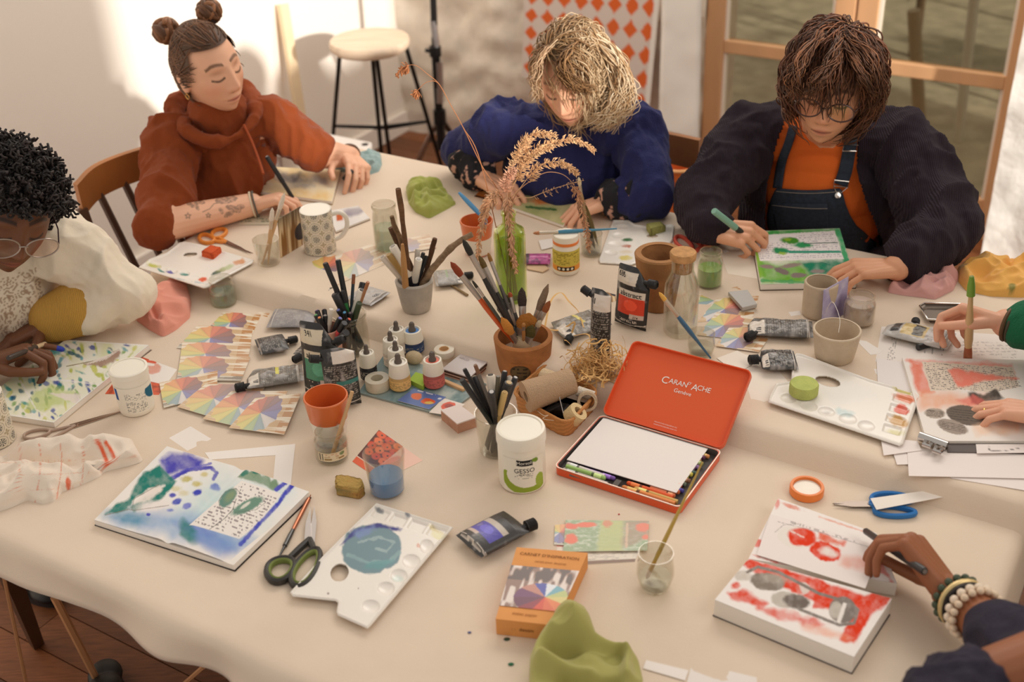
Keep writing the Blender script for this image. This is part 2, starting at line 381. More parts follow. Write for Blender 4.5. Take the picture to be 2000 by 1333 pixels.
# rattan garden chair and pale post outside
def rodthing(name, label, cat, rods, m, base):
    t = thing(name, label, cat, base)
    for nm, pts, r in rods: MB().tube(pts, r, 8).build(nm, m, t)
    return t
rat = mat('rattan', (176, 140, 96), .6)
g = uvw(.95, 4.6)
q = lambda u, v, z: uvw(u, v, z)
rodthing('rattan_chair', 'rattan garden chair outside behind the right glass door leaf', 'chair', [
    ('leg', [q(.86, 4.55, -.03), q(.88, 4.6, .8)], .018), ('leg', [q(1.28, 4.5, -.03), q(1.22, 4.55, .45)], .018), ('leg', [q(.9, 4.98, -.03), q(.92, 5, .82)], .018), ('leg', [q(1.3, 4.95, -.03), q(1.26, 5, .82)], .018),
    ('seat_frame', [q(.88, 4.55, .44), q(1.24, 4.5, .44), q(1.27, 4.97, .44), q(.9, 5, .44), q(.88, 4.55, .44)], .022),
    ('backrest', [q(.9, 5, .5), q(.92, 5.02, .85), q(1.1, 5.03, .98), q(1.26, 5.02, .85), q(1.28, 5, .5)], .02),
    ('armrest', [q(1.26, 5, .66), q(1.3, 4.7, .67), q(1.22, 4.55, .45)], .018), ('armrest', [q(.9, 5, .66), q(.86, 4.7, .67), q(.88, 4.55, .45)], .018)], rat, g)
tag(MB().tube([PY(1868, 300, 5.0), PY(1905, -20, 5.0)], .022, 10).tube([PY(1868, 300, 5.0), np.append(PY(1868, 300, 5.0)[:2], -.03)], .022, 10).build('garden_post', mat('pale_metal', (226, 222, 212), .4)), 'pale metal post standing outside behind right glass pane', 'post')
tag(MB().tube([PY(1785, 20, 5.3), PY(1790, 130, 5.3), np.append(PY(1790, 130, 5.3)[:2]+[.05, 0], -.03)], .03, 10).build('garden_stake', mat('weathered_wood', (184, 166, 140), .8)), 'weathered wooden stake outside beside the shrub', 'post')

# ------------------------------------------------------------------ background furniture
st = thing('bar_stool', 'round wooden seat bar stool with thin black legs by white wall', 'stool', uvw(-1.12, 2.56))
sc = PZ(722, 82, .72); sr = 79*mpp(sc)
mb = MB(); mb.lathe([(0, -.03), (sr*.9, -.03), (sr*.99, -.015), (sr, 0), (sr*.97, .012), (0, .014)], sc, 40)
mb.build('seat', mat('pale_wood', (228, 204, 178), .45, var=.2, vs=5, stretch=(1, 9, 1)), st)
blk = mat('black_metal', (34, 32, 32), .4, metal=.5); sil = mat('brushed_steel', (186, 184, 184), .3, metal=.9)
feet = [uvw(-1.6, 2.86), uvw(-1.42, 2.78), uvw(-1.32, 2.98), uvw(-1.2, 2.98)]
tops = [PY(664, 100, sc[1]), PY(727, 105, sc[1]-.03), PY(735, 105, sc[1]), PY(792, 88, sc[1])]
low = [PZ(644, 345, 0), PZ(749, 345, 0), PZ(767, 350, 0), PZ(866, 338, 0)]
for a, b in zip(tops, low):
    MB().tube([a, b], .0085, 10).build('leg', blk, st)
mb = MB(); mids = [a+(b-a)*.56 for a, b in zip(tops, low)]
mb.tube([mids[0], mids[1], mids[3], mids[2], mids[0]], .007, 8); mb.build('foot_ring', blk, st)
# leaning batten
def onU(x, y, u0): d = ray(x, y); n = np.array([TU[0], TU[1], 0]); return CAM+d*(((uvw(u0, 0)-CAM) @ n)/(d @ n))
a, b = onU(552, 8, UL+.035), onU(603, 330, UL+.14); tag(MB().box((a+b)/2, (.045, .02, np.linalg.norm(a-b)), (nz(np.cross(nz(b-a), [.5, -.8, 0])) if 0 else nz(np.cross([.845*.3+.5, -.6, 0], nz(b-a))), nz(np.cross(nz(b-a), np.cross([.845*.3+.5, -.6, 0], nz(b-a)))), nz(b-a))).build('wooden_batten', mat('raw_pine', (240, 214, 176), .6, var=.1, vs=5), smooth=False), 'pale wooden batten leaning against white wall left of stool', 'batten')
# low white bench seat end behind the seated person in the rust hoodie
t = thing('white_bench', 'low white bench with rounded end in front of bar stool', 'bench', np.append(PZ(640, 280, .46)[:2], 0))
c = PZ(655, 288, .46); mb = MB(); mb.prism([(-.28, -.1), (.09, -.1), (.12, -.06), (.12, .06), (.09, .1), (-.28, .1)], -.035, 0, c, UAX); mb.build('seat', mat('white_paint', (236, 230, 224), .5), t, bevel=.006)
for du in (-.22, .08):
    for dv in (-.07, .07): MB().tube([c+UAX[0]*du+UAX[1]*dv, np.append((c+UAX[0]*du+UAX[1]*dv)[:2], 0)], .014, 8).build('leg', mat('white_paint'), t)
# light stand
t = thing('tripod_stand', 'black and silver tripod light stand by the stone wall', 'tripod', np.append(PZ(858, 300, 0)[:2], 0))
yb = 4.62; P = lambda x, y: PY(x, y, yb)
hub = P(859, 228); foot = P(862, 292)
mb = MB(); mb.tube([foot, P(850, 95)], .017, 12); mb.tube([P(850, 108), P(843, -90)], .013, 12); mb.build('pole', blk, t)
MB().tube([P(853, 100), P(846, 40)], .0145, 12).build('silver_sleeve', sil, t)
MB().tube([P(858, 200), P(856, 120)], .0185, 12).build('silver_sleeve', sil, t)
mb = MB(); mb.lathe([(.0, -.03), (.026, -.03), (.026, .03), (0, .03)], hub, 14); mb.build('leg_collar', blk, t); MB().tube([P(850, 102), P(830, 98)], .008, 8).build('clamp_knob', blk, t); mb = MB(); mb.lathe([(.0, -.02), (.024, -.02), (.024, .02), (0, .02)], P(850, 100), 14); mb.build('clamp', blk, t)
for q_ in (PZ(818, 318, 0), PZ(905, 300, 0), PZ(880, 345, 0)):
    MB().tube([hub, q_+[0, 0, .012]], .012, 8).build('leg', blk if q_[0] > -.3 else sil, t)
    MB().tube([foot+[0, 0, .03], (hub+q_)/2], .006, 6).build('brace', blk, t)
# orange harlequin banner on the stone wall
va = VB-.10
def onV(x, y, v0):
    d = ray(x, y); n = np.array([TV[0], TV[1], 0]); a = uvw(0, v0); return CAM+d*(((a-CAM) @ n)/(d @ n))
G = quad([onV(1026, -60, va), onV(1294, -60, va), onV(1266, 236, va), onV(1020, 150, va)], .006)
def harl(Q, C):
    x = Q[..., 0]*8.0; y = Q[..., 1]*6.2+Q[..., 0]*.0; a = (np.abs(((x) % 1)-.5)+np.abs(((y) % 1)-.5)) < .42
    C[a] = lin((228, 108, 52)); e = Q[..., 0] > .965; C[e] = lin((244, 238, 230)); return C
mb = MB(); mb.grid(G, 0, paint(uvq(G), (224, 210, 200), [('f', harl)]))
bn = tag(mb.build('patterned_banner', VC(), smooth=False, solid=.006), 'orange and white diamond patterned banner on the stone wall', 'banner')
# white sheet by the door
G = quad([onV(1296, -80, va-.03), onV(1372, -80, va-.03), onV(1364, 275, va-.03), onV(1286, 258, va-.03)], .02); G += (fbm(G, .15, 4)*.012)[..., None]*np.array([-TV[0], -TV[1], 0])
mb = MB(); mb.grid(G); tag(mb.build('white_curtain', mat('white_linen', (248, 244, 236), .9), solid=.004), 'white linen curtain hanging beside the glass door', 'curtain')
# ------------------------------------------------------------------ tables and cloth
twood = mat('table_wood', (140, 98, 62), .6, var=.25, vs=8)
def table(name, label, u0, u1, v0, v1, z):
    t = thing(name, label, 'table', uvw((u0+u1)/2, (v0+v1)/2))
    MB().ubox(u0, u1, v0, v1, z-.03, z-.003).build('tabletop', twood, t, smooth=False, bevel=.004)
    for a in (u0+.05, u1-.05):
        for b in (v0+.05, v1-.05): MB().ubox(a-.025, a+.025, b-.025, b+.025, 0, z-.03).build('leg', twood, t, smooth=False)
table('front_table', 'nearer of the two tables under the beige cloth', -.45, 1.46, .012, .785, ZF)
table('back_table', 'farther and slightly higher table under the beige cloth', -.45, 1.46, .84, 1.56, ZB)
ds = .011; us = np.arange(-.58, 1.62, ds); vs = np.arange(-.082, 1.70, ds); Ug, Vg = np.meshgrid(us, vs)
def hang(s, r):           # arc length past an edge -> (outward, drop)
    s = np.maximum(s, 0); a = np.minimum(s, r*PI/2)/r
    return r*np.sin(a)+np.maximum(s-r*PI/2, 0)*.12, r*(1-np.cos(a))+np.maximum(s-r*PI/2, 0)*.99
def side(x, lo, hi, r): o0, d0 = hang(lo-x, r); o1, d1 = hang(x-hi, r); return np.clip(x, lo, hi)-o0+o1, d0, d1
r = .022
u2, dl, dr = side(Ug, -.46+r*.3, 1.475, r); v2, df, db = side(Vg, 0, 1.575, r)
nn = fbm(np.stack([Ug, Vg], -1), .3, 2)
st_ = np.clip((Vg-.796+nn*.004)/.032, 0, 1); st_ = st_*st_*(3-2*st_)
z = ZF+(ZB-ZF)*st_-np.sqrt((dl+dr)**2+(df+db)**2)
hg = np.clip((dl+dr+df+db)/.06, 0, 1)
wr = fbm(np.stack([Ug*.6, Vg], -1), .10, 5)*.0009+np.maximum(0, fbm(np.stack([Ug+Vg*.7, Vg*3], -1), .25, 8))*.0015
wr = np.where((Vg > VS-.10) & (Vg < VS+.09), wr*1.7, wr)
z = z+np.abs(wr)*(1-hg)*.8
out = hg*.012*np.sin(Ug*21+3*nn)*(df > 0)
G = np.stack([TA[0]+TU[0]*u2+TV[0]*(v2-out), TA[1]+TU[1]*u2+TV[1]*(v2-out), z], -1)
mb = MB(); mb.grid(G)
cl = mat('cotton_canvas', (228, 208, 186), .95, bump=.10, bs=420, var=.07, vs=5, sheen=.15, spec=.1)
tag(mb.build('tablecloth', cl, loc=uvw(.5, .8, ZF), solid=.0016), 'cream cotton cloth spread over both pushed together tables', 'tablecloth')
# ------------------------------------------------------------------ cups, jars, pots
GL = glassmat('clear_glass', (243, 243, 240), .85, .065)
def base(bx, by): return T(bx, by, .0025)
def shell(prof, th=.0018, bot=.003):             # closed wall profile from an outer profile [(r,z)]
    o = list(prof); inn = [(max(r-th, 1e-5), z) for r, z in o if z > bot]
    return [(1e-5, 0)]+o+list(reversed(inn))+[(max(o[0][0]-th, 1e-5), bot), (1e-5, bot)]
def radii(P, pts):                               # (photograph radius, height) -> metres
    return [(r*mpp(P+np.array([0, 0, z])), z) for r, z in pts]
def glassjar(label, bx, by, ty, rt, rb, liq=None, shape='glass', name='water_glass', cat='glass', group=None, rmax=None, liqmat=None, th=.0016):
    P = base(bx, by); h = ht(P, ty); k = mpp(P+[0, 0, h/2]); rt *= k; rb *= k; rm = (rmax or 0)*k
    if shape == 'glass': pr = [(rb*.9, 0), (rb, .003), (rb+(rt-rb)*.5, h*.5), (rt, h)]
    elif shape == 'jar': pr = [(rm*.9, 0), (rm, .006), (rm, h*.62), (rm*.97, h*.72), (rt*.94, h*.82), (rt*.93, h*.88), (rt*.96, h*.9), (rt, h*.93), (rt, h*.98), (rt*.97, h)]
    elif shape == 'bulge': pr = [(rb*.88, 0), (rb, .006), (rm, h*.4), (rm*.99, h*.6), (rt*.96, h*.88), (rt, h*.95), (rt*.99, h)]
    t = thing(name, label, cat, P, group)
    MB().lathe(shell(pr, th, .005), P, 44, close=True).build('glass', GL, t)
    if liq:
        lv = liq*h; q = [(r-th-.0004, z) for r, z in pr if .004 < z < lv]; ri = np.interp(lv, [z for r, z in pr], [r for r, z in pr])-th-.0004
        q = [(q[0][0] if q else ri, .0056)]+q+[(ri, lv)]
        MB().lathe([(1e-5, .0056)]+q+[(1e-5, lv)], P, 40).build('water', liqmat, t)
    return t, P, h
W_CLEAR = glassmat('water_clear', (244, 243, 236), .3, .03, .12, (236, 230, 216))
W_GREENISH = glassmat('water_greenish', (234, 240, 230), .3, .03, .25, (214, 226, 206))
W_GREEN = glassmat('water_green', (190, 222, 160), .3, .03, .75, (160, 200, 118))
W_BLUE = glassmat('water_blue', (150, 190, 232), .3, .04, .6, (112, 168, 220))
W_MILK = glassmat('water_milky_pink', (240, 226, 216), .3, .04, .75, (226, 206, 196))
glassjar('small straight glass holding two pale brushes beside the photo card', 526, 514, 467, 26, 22)
glassjar('glass yogurt jar of cloudy water by the left paint palette', 438, 592, 544, 23, 25, .5, 'jar', 'glass_jar', 'jar', None, 26, W_GREENISH)
glassjar('tall glass jar of greenish water near the olive cloth', 757, 484, 398, 24, 24, .48, 'jar', 'glass_jar', 'jar', None, 25, W_GREENISH)
glassjar('small glass of sticks and dark feather behind yellow-label glue pot', 1155, 496, 456, 22, 20, .3, 'glass', liqmat=W_CLEAR)
glassjar('glass jar of milky green water behind corked carafe', 1385, 556, 490, 22, 24, .52, 'jar', 'glass_jar', 'jar', None, 25, W_GREEN)
glassjar('glass jar of milky pink water beside the purple card', 1676, 629, 576, 26, 28, .72, 'jar', 'glass_jar', 'jar', None, 30, W_MILK)
glassjar('small glass with a blue brush at the tin lid top', 1369, 690, 650, 26, 24, .35, 'bulge', liqmat=W_CLEAR, rmax=27)
glassjar('small printed glass pot with wooden stick before orange-banded cup', 650, 893, 841, 29, 28, .2, 'jar', 'glass_pot', 'jar', None, 33, W_CLEAR)
glassjar('tumbler half full of bright blue water by the sponge', 757, 958, 885, 41, 33, .42, 'glass', 'water_glass', 'glass', None, None, W_BLUE, .0022)
glassjar('rounded glass of clear water holding the long yellow brush', 1279, 1146, 1080, 35, 30, .3, 'bulge', 'water_glass', 'glass', None, 37, W_CLEAR)
glassjar('glass tumbler packed with black pens beside the white primer jar', 972, 880, 806, 42, 35, None, 'glass', 'pen_glass', 'glass', th=.002)
glassjar('glass jar crammed with pens and markers behind black paint pouches', 690, 684, 612, 34, 33, None, 'jar', 'pen_jar', 'jar', None, 34)
# printed label on the small glass pot and on the carafe neighbours
def wraplabel(P, r, z0, z1, a0, a1, ops, basec, name, parent, n=.0012, m=None):
    nx = int(abs(a1-a0)*(r(0) if callable(r) else r)/n)+2; ny = int((z1-z0)/n)+2; A = np.linspace(a0, a1, nx)[None, :]; Z = np.linspace(z1, z0, ny)[:, None]; rr = r if callable(r) else (lambda z: r+0*z)
    G = np.stack([P[0]+rr(Z)*np.cos(A)+0*Z, P[1]+rr(Z)*np.sin(A)+0*Z, P[2]+Z+0*A], -1)
    Q = uvq(G)*np.array([1, 1.0]); mb = MB(); mb.grid(G, 0, paint(Q, basec, ops)); return mb.build(name, m or VC(), parent)
def facing(P): d = CAM[:2]-P[:2]; return math.atan2(d[1], d[0])
def last(nm): return [o for o in bpy.data.objects if o.name.split('.')[0] == nm][-1]
gp = last('glass_pot'); P = LOC[gp.name]; a = facing(P); k = mpp(P)
wraplabel(P, 33.4*k, .012, .030, a+1.0, a-.9, [('l', [(0, .1), (1, .1)], .05, (196, 150, 80), .9, 0), ('e', .22, .3, .09, .2, 0, (120, 140, 90), .9, .02, 0), ('w', [(.35, .15), (.75, .15), (.75, .45), (.35, .45)], 0, .14, (190, 110, 60), .8), ('w', [(.1, .5), (.8, .5), (.8, .9), (.1, .9)], 0, .3, (150, 110, 50), .9)]+[('l', [(.84+i*.025, .1), (.84+i*.025, .9)], .012, (40, 30, 30), .9, 0) for i in range(6)], (232, 214, 180), 'printed_label', gp)
# cups
def cup(name, label, cat, bx, by, ty, rt, rb, m, th=.003, group=None, band=None, n=48):
    P = base(bx, by); h = ht(P, ty); k = mpp(P+[0, 0, h/2]); rt *= mpp(P+[0, 0, h]); rb *= mpp(P)
    pr = [(rb*.94, 0), (rb, .003)]+[(rb+(rt-rb)*t, h*t) for t in np.linspace(.1, .96, 7)]+[(rt, h-.002), (rt-th*.5, h)]
    t = thing(name, label, cat, P, group); mb = MB(); mb.lathe(shell(pr, th, .006), P, n, close=True); mb_mats = m
    if band:                                     # coloured glaze band: faces above band height and inside
        z = np.concatenate(mb.v)[:, 2]-P[2]; rad = np.hypot(np.concatenate(mb.v)[:, 0]-P[0], np.concatenate(mb.v)[:, 1]-P[1])
        for i, f in enumerate(mb.f):
            zz = z[list(f)].mean(); rr = rad[list(f)].mean(); outer = rr > rb+(rt-rb)*zz/h-th*.4
            if zz > band*h or not outer: mb.m[i] = 1
    mb.build('body', m, t); return t, P, h, rt, rb
cer = mat('cream_ceramic', (232, 222, 206), .4, coat=.3); org = mat('orange_glaze', (214, 108, 52), .3, coat=.4)
cup('paper_cup', 'cream cup with broad orange band and inside, standing front centre', 'cup', 648, 860, 773, 44, 30, [cer, org], .0022, None, .52)
cup('paper_cup', 'cream cup with orange top holding a blue palette knife', 'cup', 934, 493, 430, 33, 24, [cer, org], .0022, None, .5)
beige = mat('stoneware_beige', (206, 186, 160), .55, bump=.1, bs=300, var=.08, vs=60)
cup('stoneware_cup', 'smaller beige stoneware cup near the green painted sketchbook', 'cup', 1598, 612, 550, 33, 32, beige, .003)
cup('stoneware_cup', 'larger beige stoneware cup above the right paint palette', 'cup', 1629, 697, 643, 47, 37, beige, .003)
# patterned mugs
def mug(label, bx, by, ty, r, handle_dir):
    P = base(bx, by); h = ht(P, ty); R = r*mpp(P+[0, 0, h/2]); t = thing('patterned_mug', label, 'mug', P)
    n = 260; zs = np.linspace(0, h, 110); A = np.linspace(0, 2*PI, n); G = np.stack([P[0]+R*np.cos(A)[None]*np.ones((110, 1)), P[1]+R*np.sin(A)[None]*np.ones((110, 1)), P[2]+zs[:, None]+0*A[None]], -1)
    Q = np.stack(np.meshgrid(A*R, zs), -1); per = 2*PI*R/8; C = np.broadcast_to(lin((228, 216, 196)), Q.shape[:-1]+(3,)).copy(); g1 = lin((168, 154, 124)); g2 = lin((92, 92, 84)); g3 = lin((226, 216, 198))
    for row in range(-1, 5):
        for kx in range(0, 9):
            cx = kx*per+(row % 2)*0; cy = row*per*1.02+.012; X = Q[..., 0]-cx; Y = Q[..., 1]-cy; d = np.hypot(X, Y)/per; a = np.arctan2(Y, X)
            C[d < .44] = g1; C[d < .40] = g3; C[d < .30] = g1; C[d < .27] = g3; fl = (d < .25) & (d > .06) & (np.cos(a*8) > (-.1 if (kx+row) % 2 else -.5)); C[fl] = g2; C[d < .05] = g2
            X2 = X-per/2; Y2 = Y-per*.51; d2 = np.hypot(X2, Y2)/per; a2 = np.arctan2(Y2, X2); C[(d2 < .2*np.abs(np.cos(a2*2))+.04) & (d2 > .02)] = g1*1.15
    mb = MB(); mb.grid(G, 0, C)
    pr = [(R, h), (R-.001, h+.001), (R-.0035, h), (R-.0035, .006), (1e-5, .006)]; mb.lathe(pr, P, 60, mi=1); mb.lathe([(1e-5, .0002), (R, .0002)], P, 60, mi=1)
    mb.build('body', [VG(), mat('mug_glaze', (236, 228, 214), .3, coat=.3)], t)
    d = nz(np.append(handle_dir, 0)); mb = MB()
    pts = [P+d*(R-.002)+[0, 0, h*.84], P+d*(R+.018)+[0, 0, h*.86], P+d*(R+.031)+[0, 0, h*.72], P+d*(R+.030)+[0, 0, h*.48], P+d*(R+.016)+[0, 0, h*.28], P+d*(R-.002)+[0, 0, h*.2]]
    mb.tube(smooth(pts, 5), .0055, 10); mb.build('handle', mat('mug_glaze'), t)
def smooth(pts, k=4):                             # Catmull-Rom
    P = np.asarray(pts, float); P = np.concatenate([[2*P[0]-P[1]], P, [2*P[-1]-P[-2]]]); o = []
    for i in range(1, len(P)-2):
        for s in np.linspace(0, 1, k, endpoint=False):
            a, b, c, d = P[i-1:i+3]; o.append(.5*(2*b+(c-a)*s+(2*a-5*b+4*c-d)*s*s+(3*b-a-3*c+d)*s**3))
    o.append(P[-2]); return np.array(o)
mug('tile-patterned grey and cream mug leaning a photo card', 626, 487, 409, 31, (1, .15))
mug('tile-patterned mug cut off by the left photo edge near the metal scissors', -10, 860, 770, 40, (-1, .2))
# pots
def pot(name, label, bx, by, ty, rt, rb, m, th, lip=0, group=None):
    P = base(bx, by); h = ht(P, ty); rt *= mpp(P+[0, 0, h]); rb *= mpp(P); t = thing(name, label, 'pot', P, group)
    pr = [(rb*.95, 0), (rb, .004)]+[(rb+(rt-lip-rb)*s, h*s) for s in (.2, .4, .6, .75)]
    pr += [(rb+(rt-lip-rb)*.8, h*.8), (rt, h*.82), (rt, h-.003), (rt-.003, h)] if lip else [(rt, h-.003), (rt-.003, h)]
    MB().lathe(shell(pr, th, .008), P, 48, close=True).build('body', m, t); return t, P, h, rt, rb
clay = mat('raw_clay', (164, 116, 72), .85, bump=.25, bs=90, var=.22, vs=28); terra = mat('terracotta', (178, 116, 66), .85, bump=.2, bs=90, var=.3, vs=22)
pot('clay_pot', 'empty brown clay pot behind the corked carafe', 1285, 597, 493, 49, 33, clay, .011)
bp, BP, bh, brt, brb = pot('brush_pot', 'terracotta pot with oval dark stamp full of paint brushes', 1024, 722, 655, 58, 50, terra, .006, .0)
gpot, GP, gh, grt, grb = pot('marker_pot', 'small grey concrete pot of twigs and paint markers', 814, 602, 545, 38, 28, mat('grey_concrete', (182, 172, 160), .8, bump=.15, bs=200, var=.15, vs=40), .003)
a = facing(BP)+.28                                 # oval stamp
wraplabel(BP, lambda z: brb+(brt-brb)*z/bh+.0006, bh*.05, bh*.58, a-.02, a+.0-.85+.0, [('e', .5, .5, .47, .42, 8, (74, 62, 44), .95, .03, .02), ('e', .5, .5, .40, .34, 8, (110, 92, 62), .8, .03, .02), ('w', [(.15, .25), (.85, .25), (.85, .8), (.15, .8)], 0, .2, (54, 46, 34), .9), ('e', .5, .98, .5, .2, 0, (72, 58, 40), .6, .3, .05)], (178, 116, 66), 'oval_stamp', bp)
# green bottle vase
P = base(1000, 582); h = ht(P, 414); k = mpp(P+[0, 0, h/2]); R = 31*k; rn = 12.5*k
t = thing('bottle_vase', 'square-shouldered green glass bottle holding dried grasses', 'vase', P)
gg = glassmat('green_glass', (232, 242, 190), .8, .06)
pr = [(R*.9, 0), (R, .006), (R, h*.74), (R*.93, h*.80), (rn*1.3, h*.85), (rn, h*.88), (rn, h*.96), (rn*1.2, h*.97), (rn*1.2, h)]
MB().lathe(shell(pr, .003, .008), P, 44, close=True).build('glass', gg, t)
MB().lathe([(1e-5, .0085), (R-.0035, .0085), (R-.0035, h*.66), (1e-5, h*.66)], P, 40).build('water', glassmat('water_in_green', (214, 226, 160), .3, .03), t); VASE = (P, h, R, rn)
# carafe
P = base(1328, 648); h = ht(P, 505); k = mpp(P+[0, 0, h/2]); R = 34*k; rn = 22*k
t = thing('glass_carafe', 'clear glass carafe closed with a round cork', 'carafe', P)
pr = [(R*.9, 0), (R, .006), (R, h*.58), (R*.95, h*.68), (rn*1.05, h*.82), (rn*.98, h*.86), (rn, h)]
MB().lathe(shell(pr, .002, .01), P, 44, close=True).build('glass', GL, t)
mb = MB(); mb.lathe([(1e-5, h-.028), (rn-.004, h-.028), (rn-.0026, h-.001), (rn+.003, h), (rn+.004, h+.012), (rn+.002, h+.015), (1e-5, h+.015)], P, 36)
mb.build('cork', mat('cork', (198, 148, 96), .9, bump=.3, bs=160, var=.25, vs=90), t)
# glue pot
P = base(1106, 528); h = ht(P, 456); k = mpp(P+[0, 0, h/2]); R = 26*k
t = thing('glue_pot', 'white plastic glue pot with yellow label under the blue brush', 'pot', P)
wp = mat('white_plastic', (240, 232, 216), .4, spec=.5)
MB().lathe([(R*.94, 0), (R, .003), (R, h*.72), (R*.9, h*.76), (R*.9, h*.78), (1e-5, h*.78)], P, 40).build('jar', wp, t)
MB().lathe([(R*.93, h*.77), (R*.98, h*.78), (R*.98, h*.84), (R*.93, h*.85)], P, 40).build('orange_ring', mat('orange_plastic', (236, 132, 62), .4), t, loc=P)
MB().lathe([(R*.95, h*.85), (R*.95, h*.985), (R*.9, h), (1e-5, h)], P, 40).build('lid', wp, t)
a = facing(P); wraplabel(P, R+.0005, h*.12, h*.66, a+1.5, a-1.5, [('p', [(0, .74), (1, .74), (1, 1), (0, 1)], (228, 150, 66), 1, .01, 0), ('w', [(.05, .06), (.95, .06), (.95, .7), (.05, .7)], 0, .085, (120, 104, 40), .8)]+[('p', [(.28, .78), (.74, .78), (.74, .96), (.28, .96)], (24, 22, 20), 1, .01, 0)]+[('e', .35+.11*i, .87, .035, .06, 0, (236, 226, 206), 1, .01, 0) for i in range(4)], (206, 186, 84), 'label', t)
# white primer jar
P = base(1021, 938); h = ht(P, 834); k = mpp(P+[0, 0, h/2]); R = 46.5*k
t = thing('primer_jar', 'big white jar of primer with green swoosh label', 'jar', P)
MB().lathe([(R*.95, 0), (R, .004), (R, h*.78), (R*.95, h*.79), (1e-5, h*.79)], P, 56).build('jar', wp, t)
rb = [(R*1.03+.0006*math.cos(i*PI), h*.775+0*i) for i in range(1)]
mb = MB(); n = 96; prL = [(R*1.02, h*.785), (R*1.045, h*.79), (R*1.045, h*.955), (R*1.0, h*.995), (R*.9, h), (R*.88, h-.002), (1e-5, h-.002)]; mb.lathe(prL, P, n)
V = mb.v[0]
for i in range(1, 3):
    for q_ in range(n):
        if q_ % 2: j = i*n+q_; V[j, :2] = P[:2]+(V[j, :2]-P[:2])*.985
mb.build('lid', wp, t)
a = facing(P)+.06
def gesso(Q, C):
    x, y = Q[..., 0], Q[..., 1]
    d = (np.hypot((x-.42)/.62, (y-.62)/.44)-1); m = (d < 0) & (y > .58-.32*np.clip((x-.35), 0, 1)) & (np.hypot((x-.40)/.50, (y-.50)/.36) > 1); C[m] = lin((150, 168, 58))
    m2 = np.hypot((x-.12)/.12, (y-.72)/.2) < 1; C[m2] = lin((160, 178, 70)); return C
lab = wraplabel(P, R+.0004, h*.04, h*.66, a+.95, a-.95, [('f', gesso), ('p', [(.30, .05), (.66, .03), (.66, .20), (.30, .22)], (28, 26, 26), 1, .005, 0), ('e', .24, .08, .08, .06, -25, (120, 150, 50), 1, .01, .02), ('w', [(.3, .42), (.7, .42), (.7, .6), (.3, .6)], 0, .055, (110, 108, 96), .8)], (240, 232, 216), 'label', t)
def cyl(P, R, a, z): return lambda x, y: np.array([P[0]+R*math.cos(a+x/R), P[1]+R*math.sin(a+x/R), P[2]+z+y])
MB().text('GESSO', .0125, 0, 0, 0, 0, (36, 34, 30), warp=cyl(P, R+.0008, a+.03, h*.44)).build('lettering', VC(), t)
MB().text('Morsoli', .009, 0, 0, 0, 0, (240, 234, 220), warp=cyl(P, R+.0009, a+.03, h*.585)).build('lettering', VC(), t)
MB().text('ACRYLIC', .0045, 0, 0, 0, 0, (96, 92, 80), warp=cyl(P, R+.0008, a+.03, h*.37)).build('lettering', VC(), t)
# white tub with blue marks
P = base(269, 797); h = ht(P, 717); k = mpp(P+[0, 0, h/2]); R = 36*k
t = thing('white_tub', 'white plastic tub with blue marks beside blue-green painting', 'pot', P)
MB().lathe([(R*.9, 0), (R*.94, .004), (R, h*.86), (R*.97, h*.87), (1e-5, h*.87)], P, 48).build('tub', wp, t)
MB().lathe([(R*.98, h*.865), (R*1.03, h*.87), (R*1.03, h*.985), (R*.98, h), (R*.9, h), (R*.89, h-.0015), (1e-5, h-.0015)], P, 48).build('lid', wp, t)
a = facing(P); wraplabel(P, lambda z: R*(.94+.06*z/(h*.86))+.0005, h*.08, h*.7, a+1.25, a-1.25, [('e', .02, .32, .25, .3, 0, (46, 104, 128), 1, .01, .0), ('p', [(0, 0), (.3, 0), (.3, .18), (0, .18)], (240, 232, 216), 1, .01, 0), ('w', [(.26, .28), (.72, .2), (.72, .95), (.26, .95)], 0, .05, (96, 92, 96), .75), ('p', [(.9, .05), (1, .05), (1, .5), (.9, .5)], (52, 84, 150), 1, .01, 0)], (240, 232, 216), 'label', t)
# dropper bottles
DB = 'dropper ink bottles on the painted board'
def dropper(label, bx, by, ty, r, body, bulb=(98, 88, 80), inner=(236, 228, 214), mark=None):
    P = base(bx, by)+[0, 0, .006]; h = ht(P, ty); k = mpp(P); R = 21*k*r; t = thing('dropper_bottle', label, 'bottle', P, DB)
    bd = mat('ink_%d_%d_%d' % tuple(body), body, .35, coat=.3)
    MB().lathe([(R*.9, 0), (R, .003), (R, h*.44), (R*.92, h*.5), (1e-5, h*.5)], P, 30).build('bottle', bd, t)
    a = facing(P); c2 = tuple(min(255, int(q*1.12+14)) for q in body)
    wraplabel(P, R+.0004, h*.06, h*.4, a+1.3, a-1.3, [('w', [(.06, .08), (.94, .08), (.94, .95), (.06, .95)], 0, .13, mark or (70, 60, 50), .55)], c2, 'label', t)
    MB().lathe([(R*.97, h*.5), (R*1.0, h*.52), (R*.84, h*.985), (R*.78, h), (R*.7, h), (R*.66, h-.003), (1e-5, h-.003)], P, 30).build('cap', wp, t)
    MB().lathe([(R*.63, h-.0028), (1e-5, h-.0024)], P, 24).build('cap_disc', mat('disc_%d_%d_%d' % tuple(inner), inner, .4), t)
    MB().lathe([(R*.36, h-.003), (R*.36, h+.001), (R*.26, h+.004), (R*.27, h+.012), (R*.18, h+.0165), (1e-5, h+.0175)], P, 20).build('dropper', mat('rubber_%d' % bulb[0], bulb, .6), t)
dropper('dropper bottle with black label, half hidden by the teal paint pouch', 722, 742, 688, .80, (38, 38, 42), mark=(226, 216, 196))
dropper('white dropper bottle, third back in the left file of bottles', 768, 716, 662, .82, (214, 198, 178))
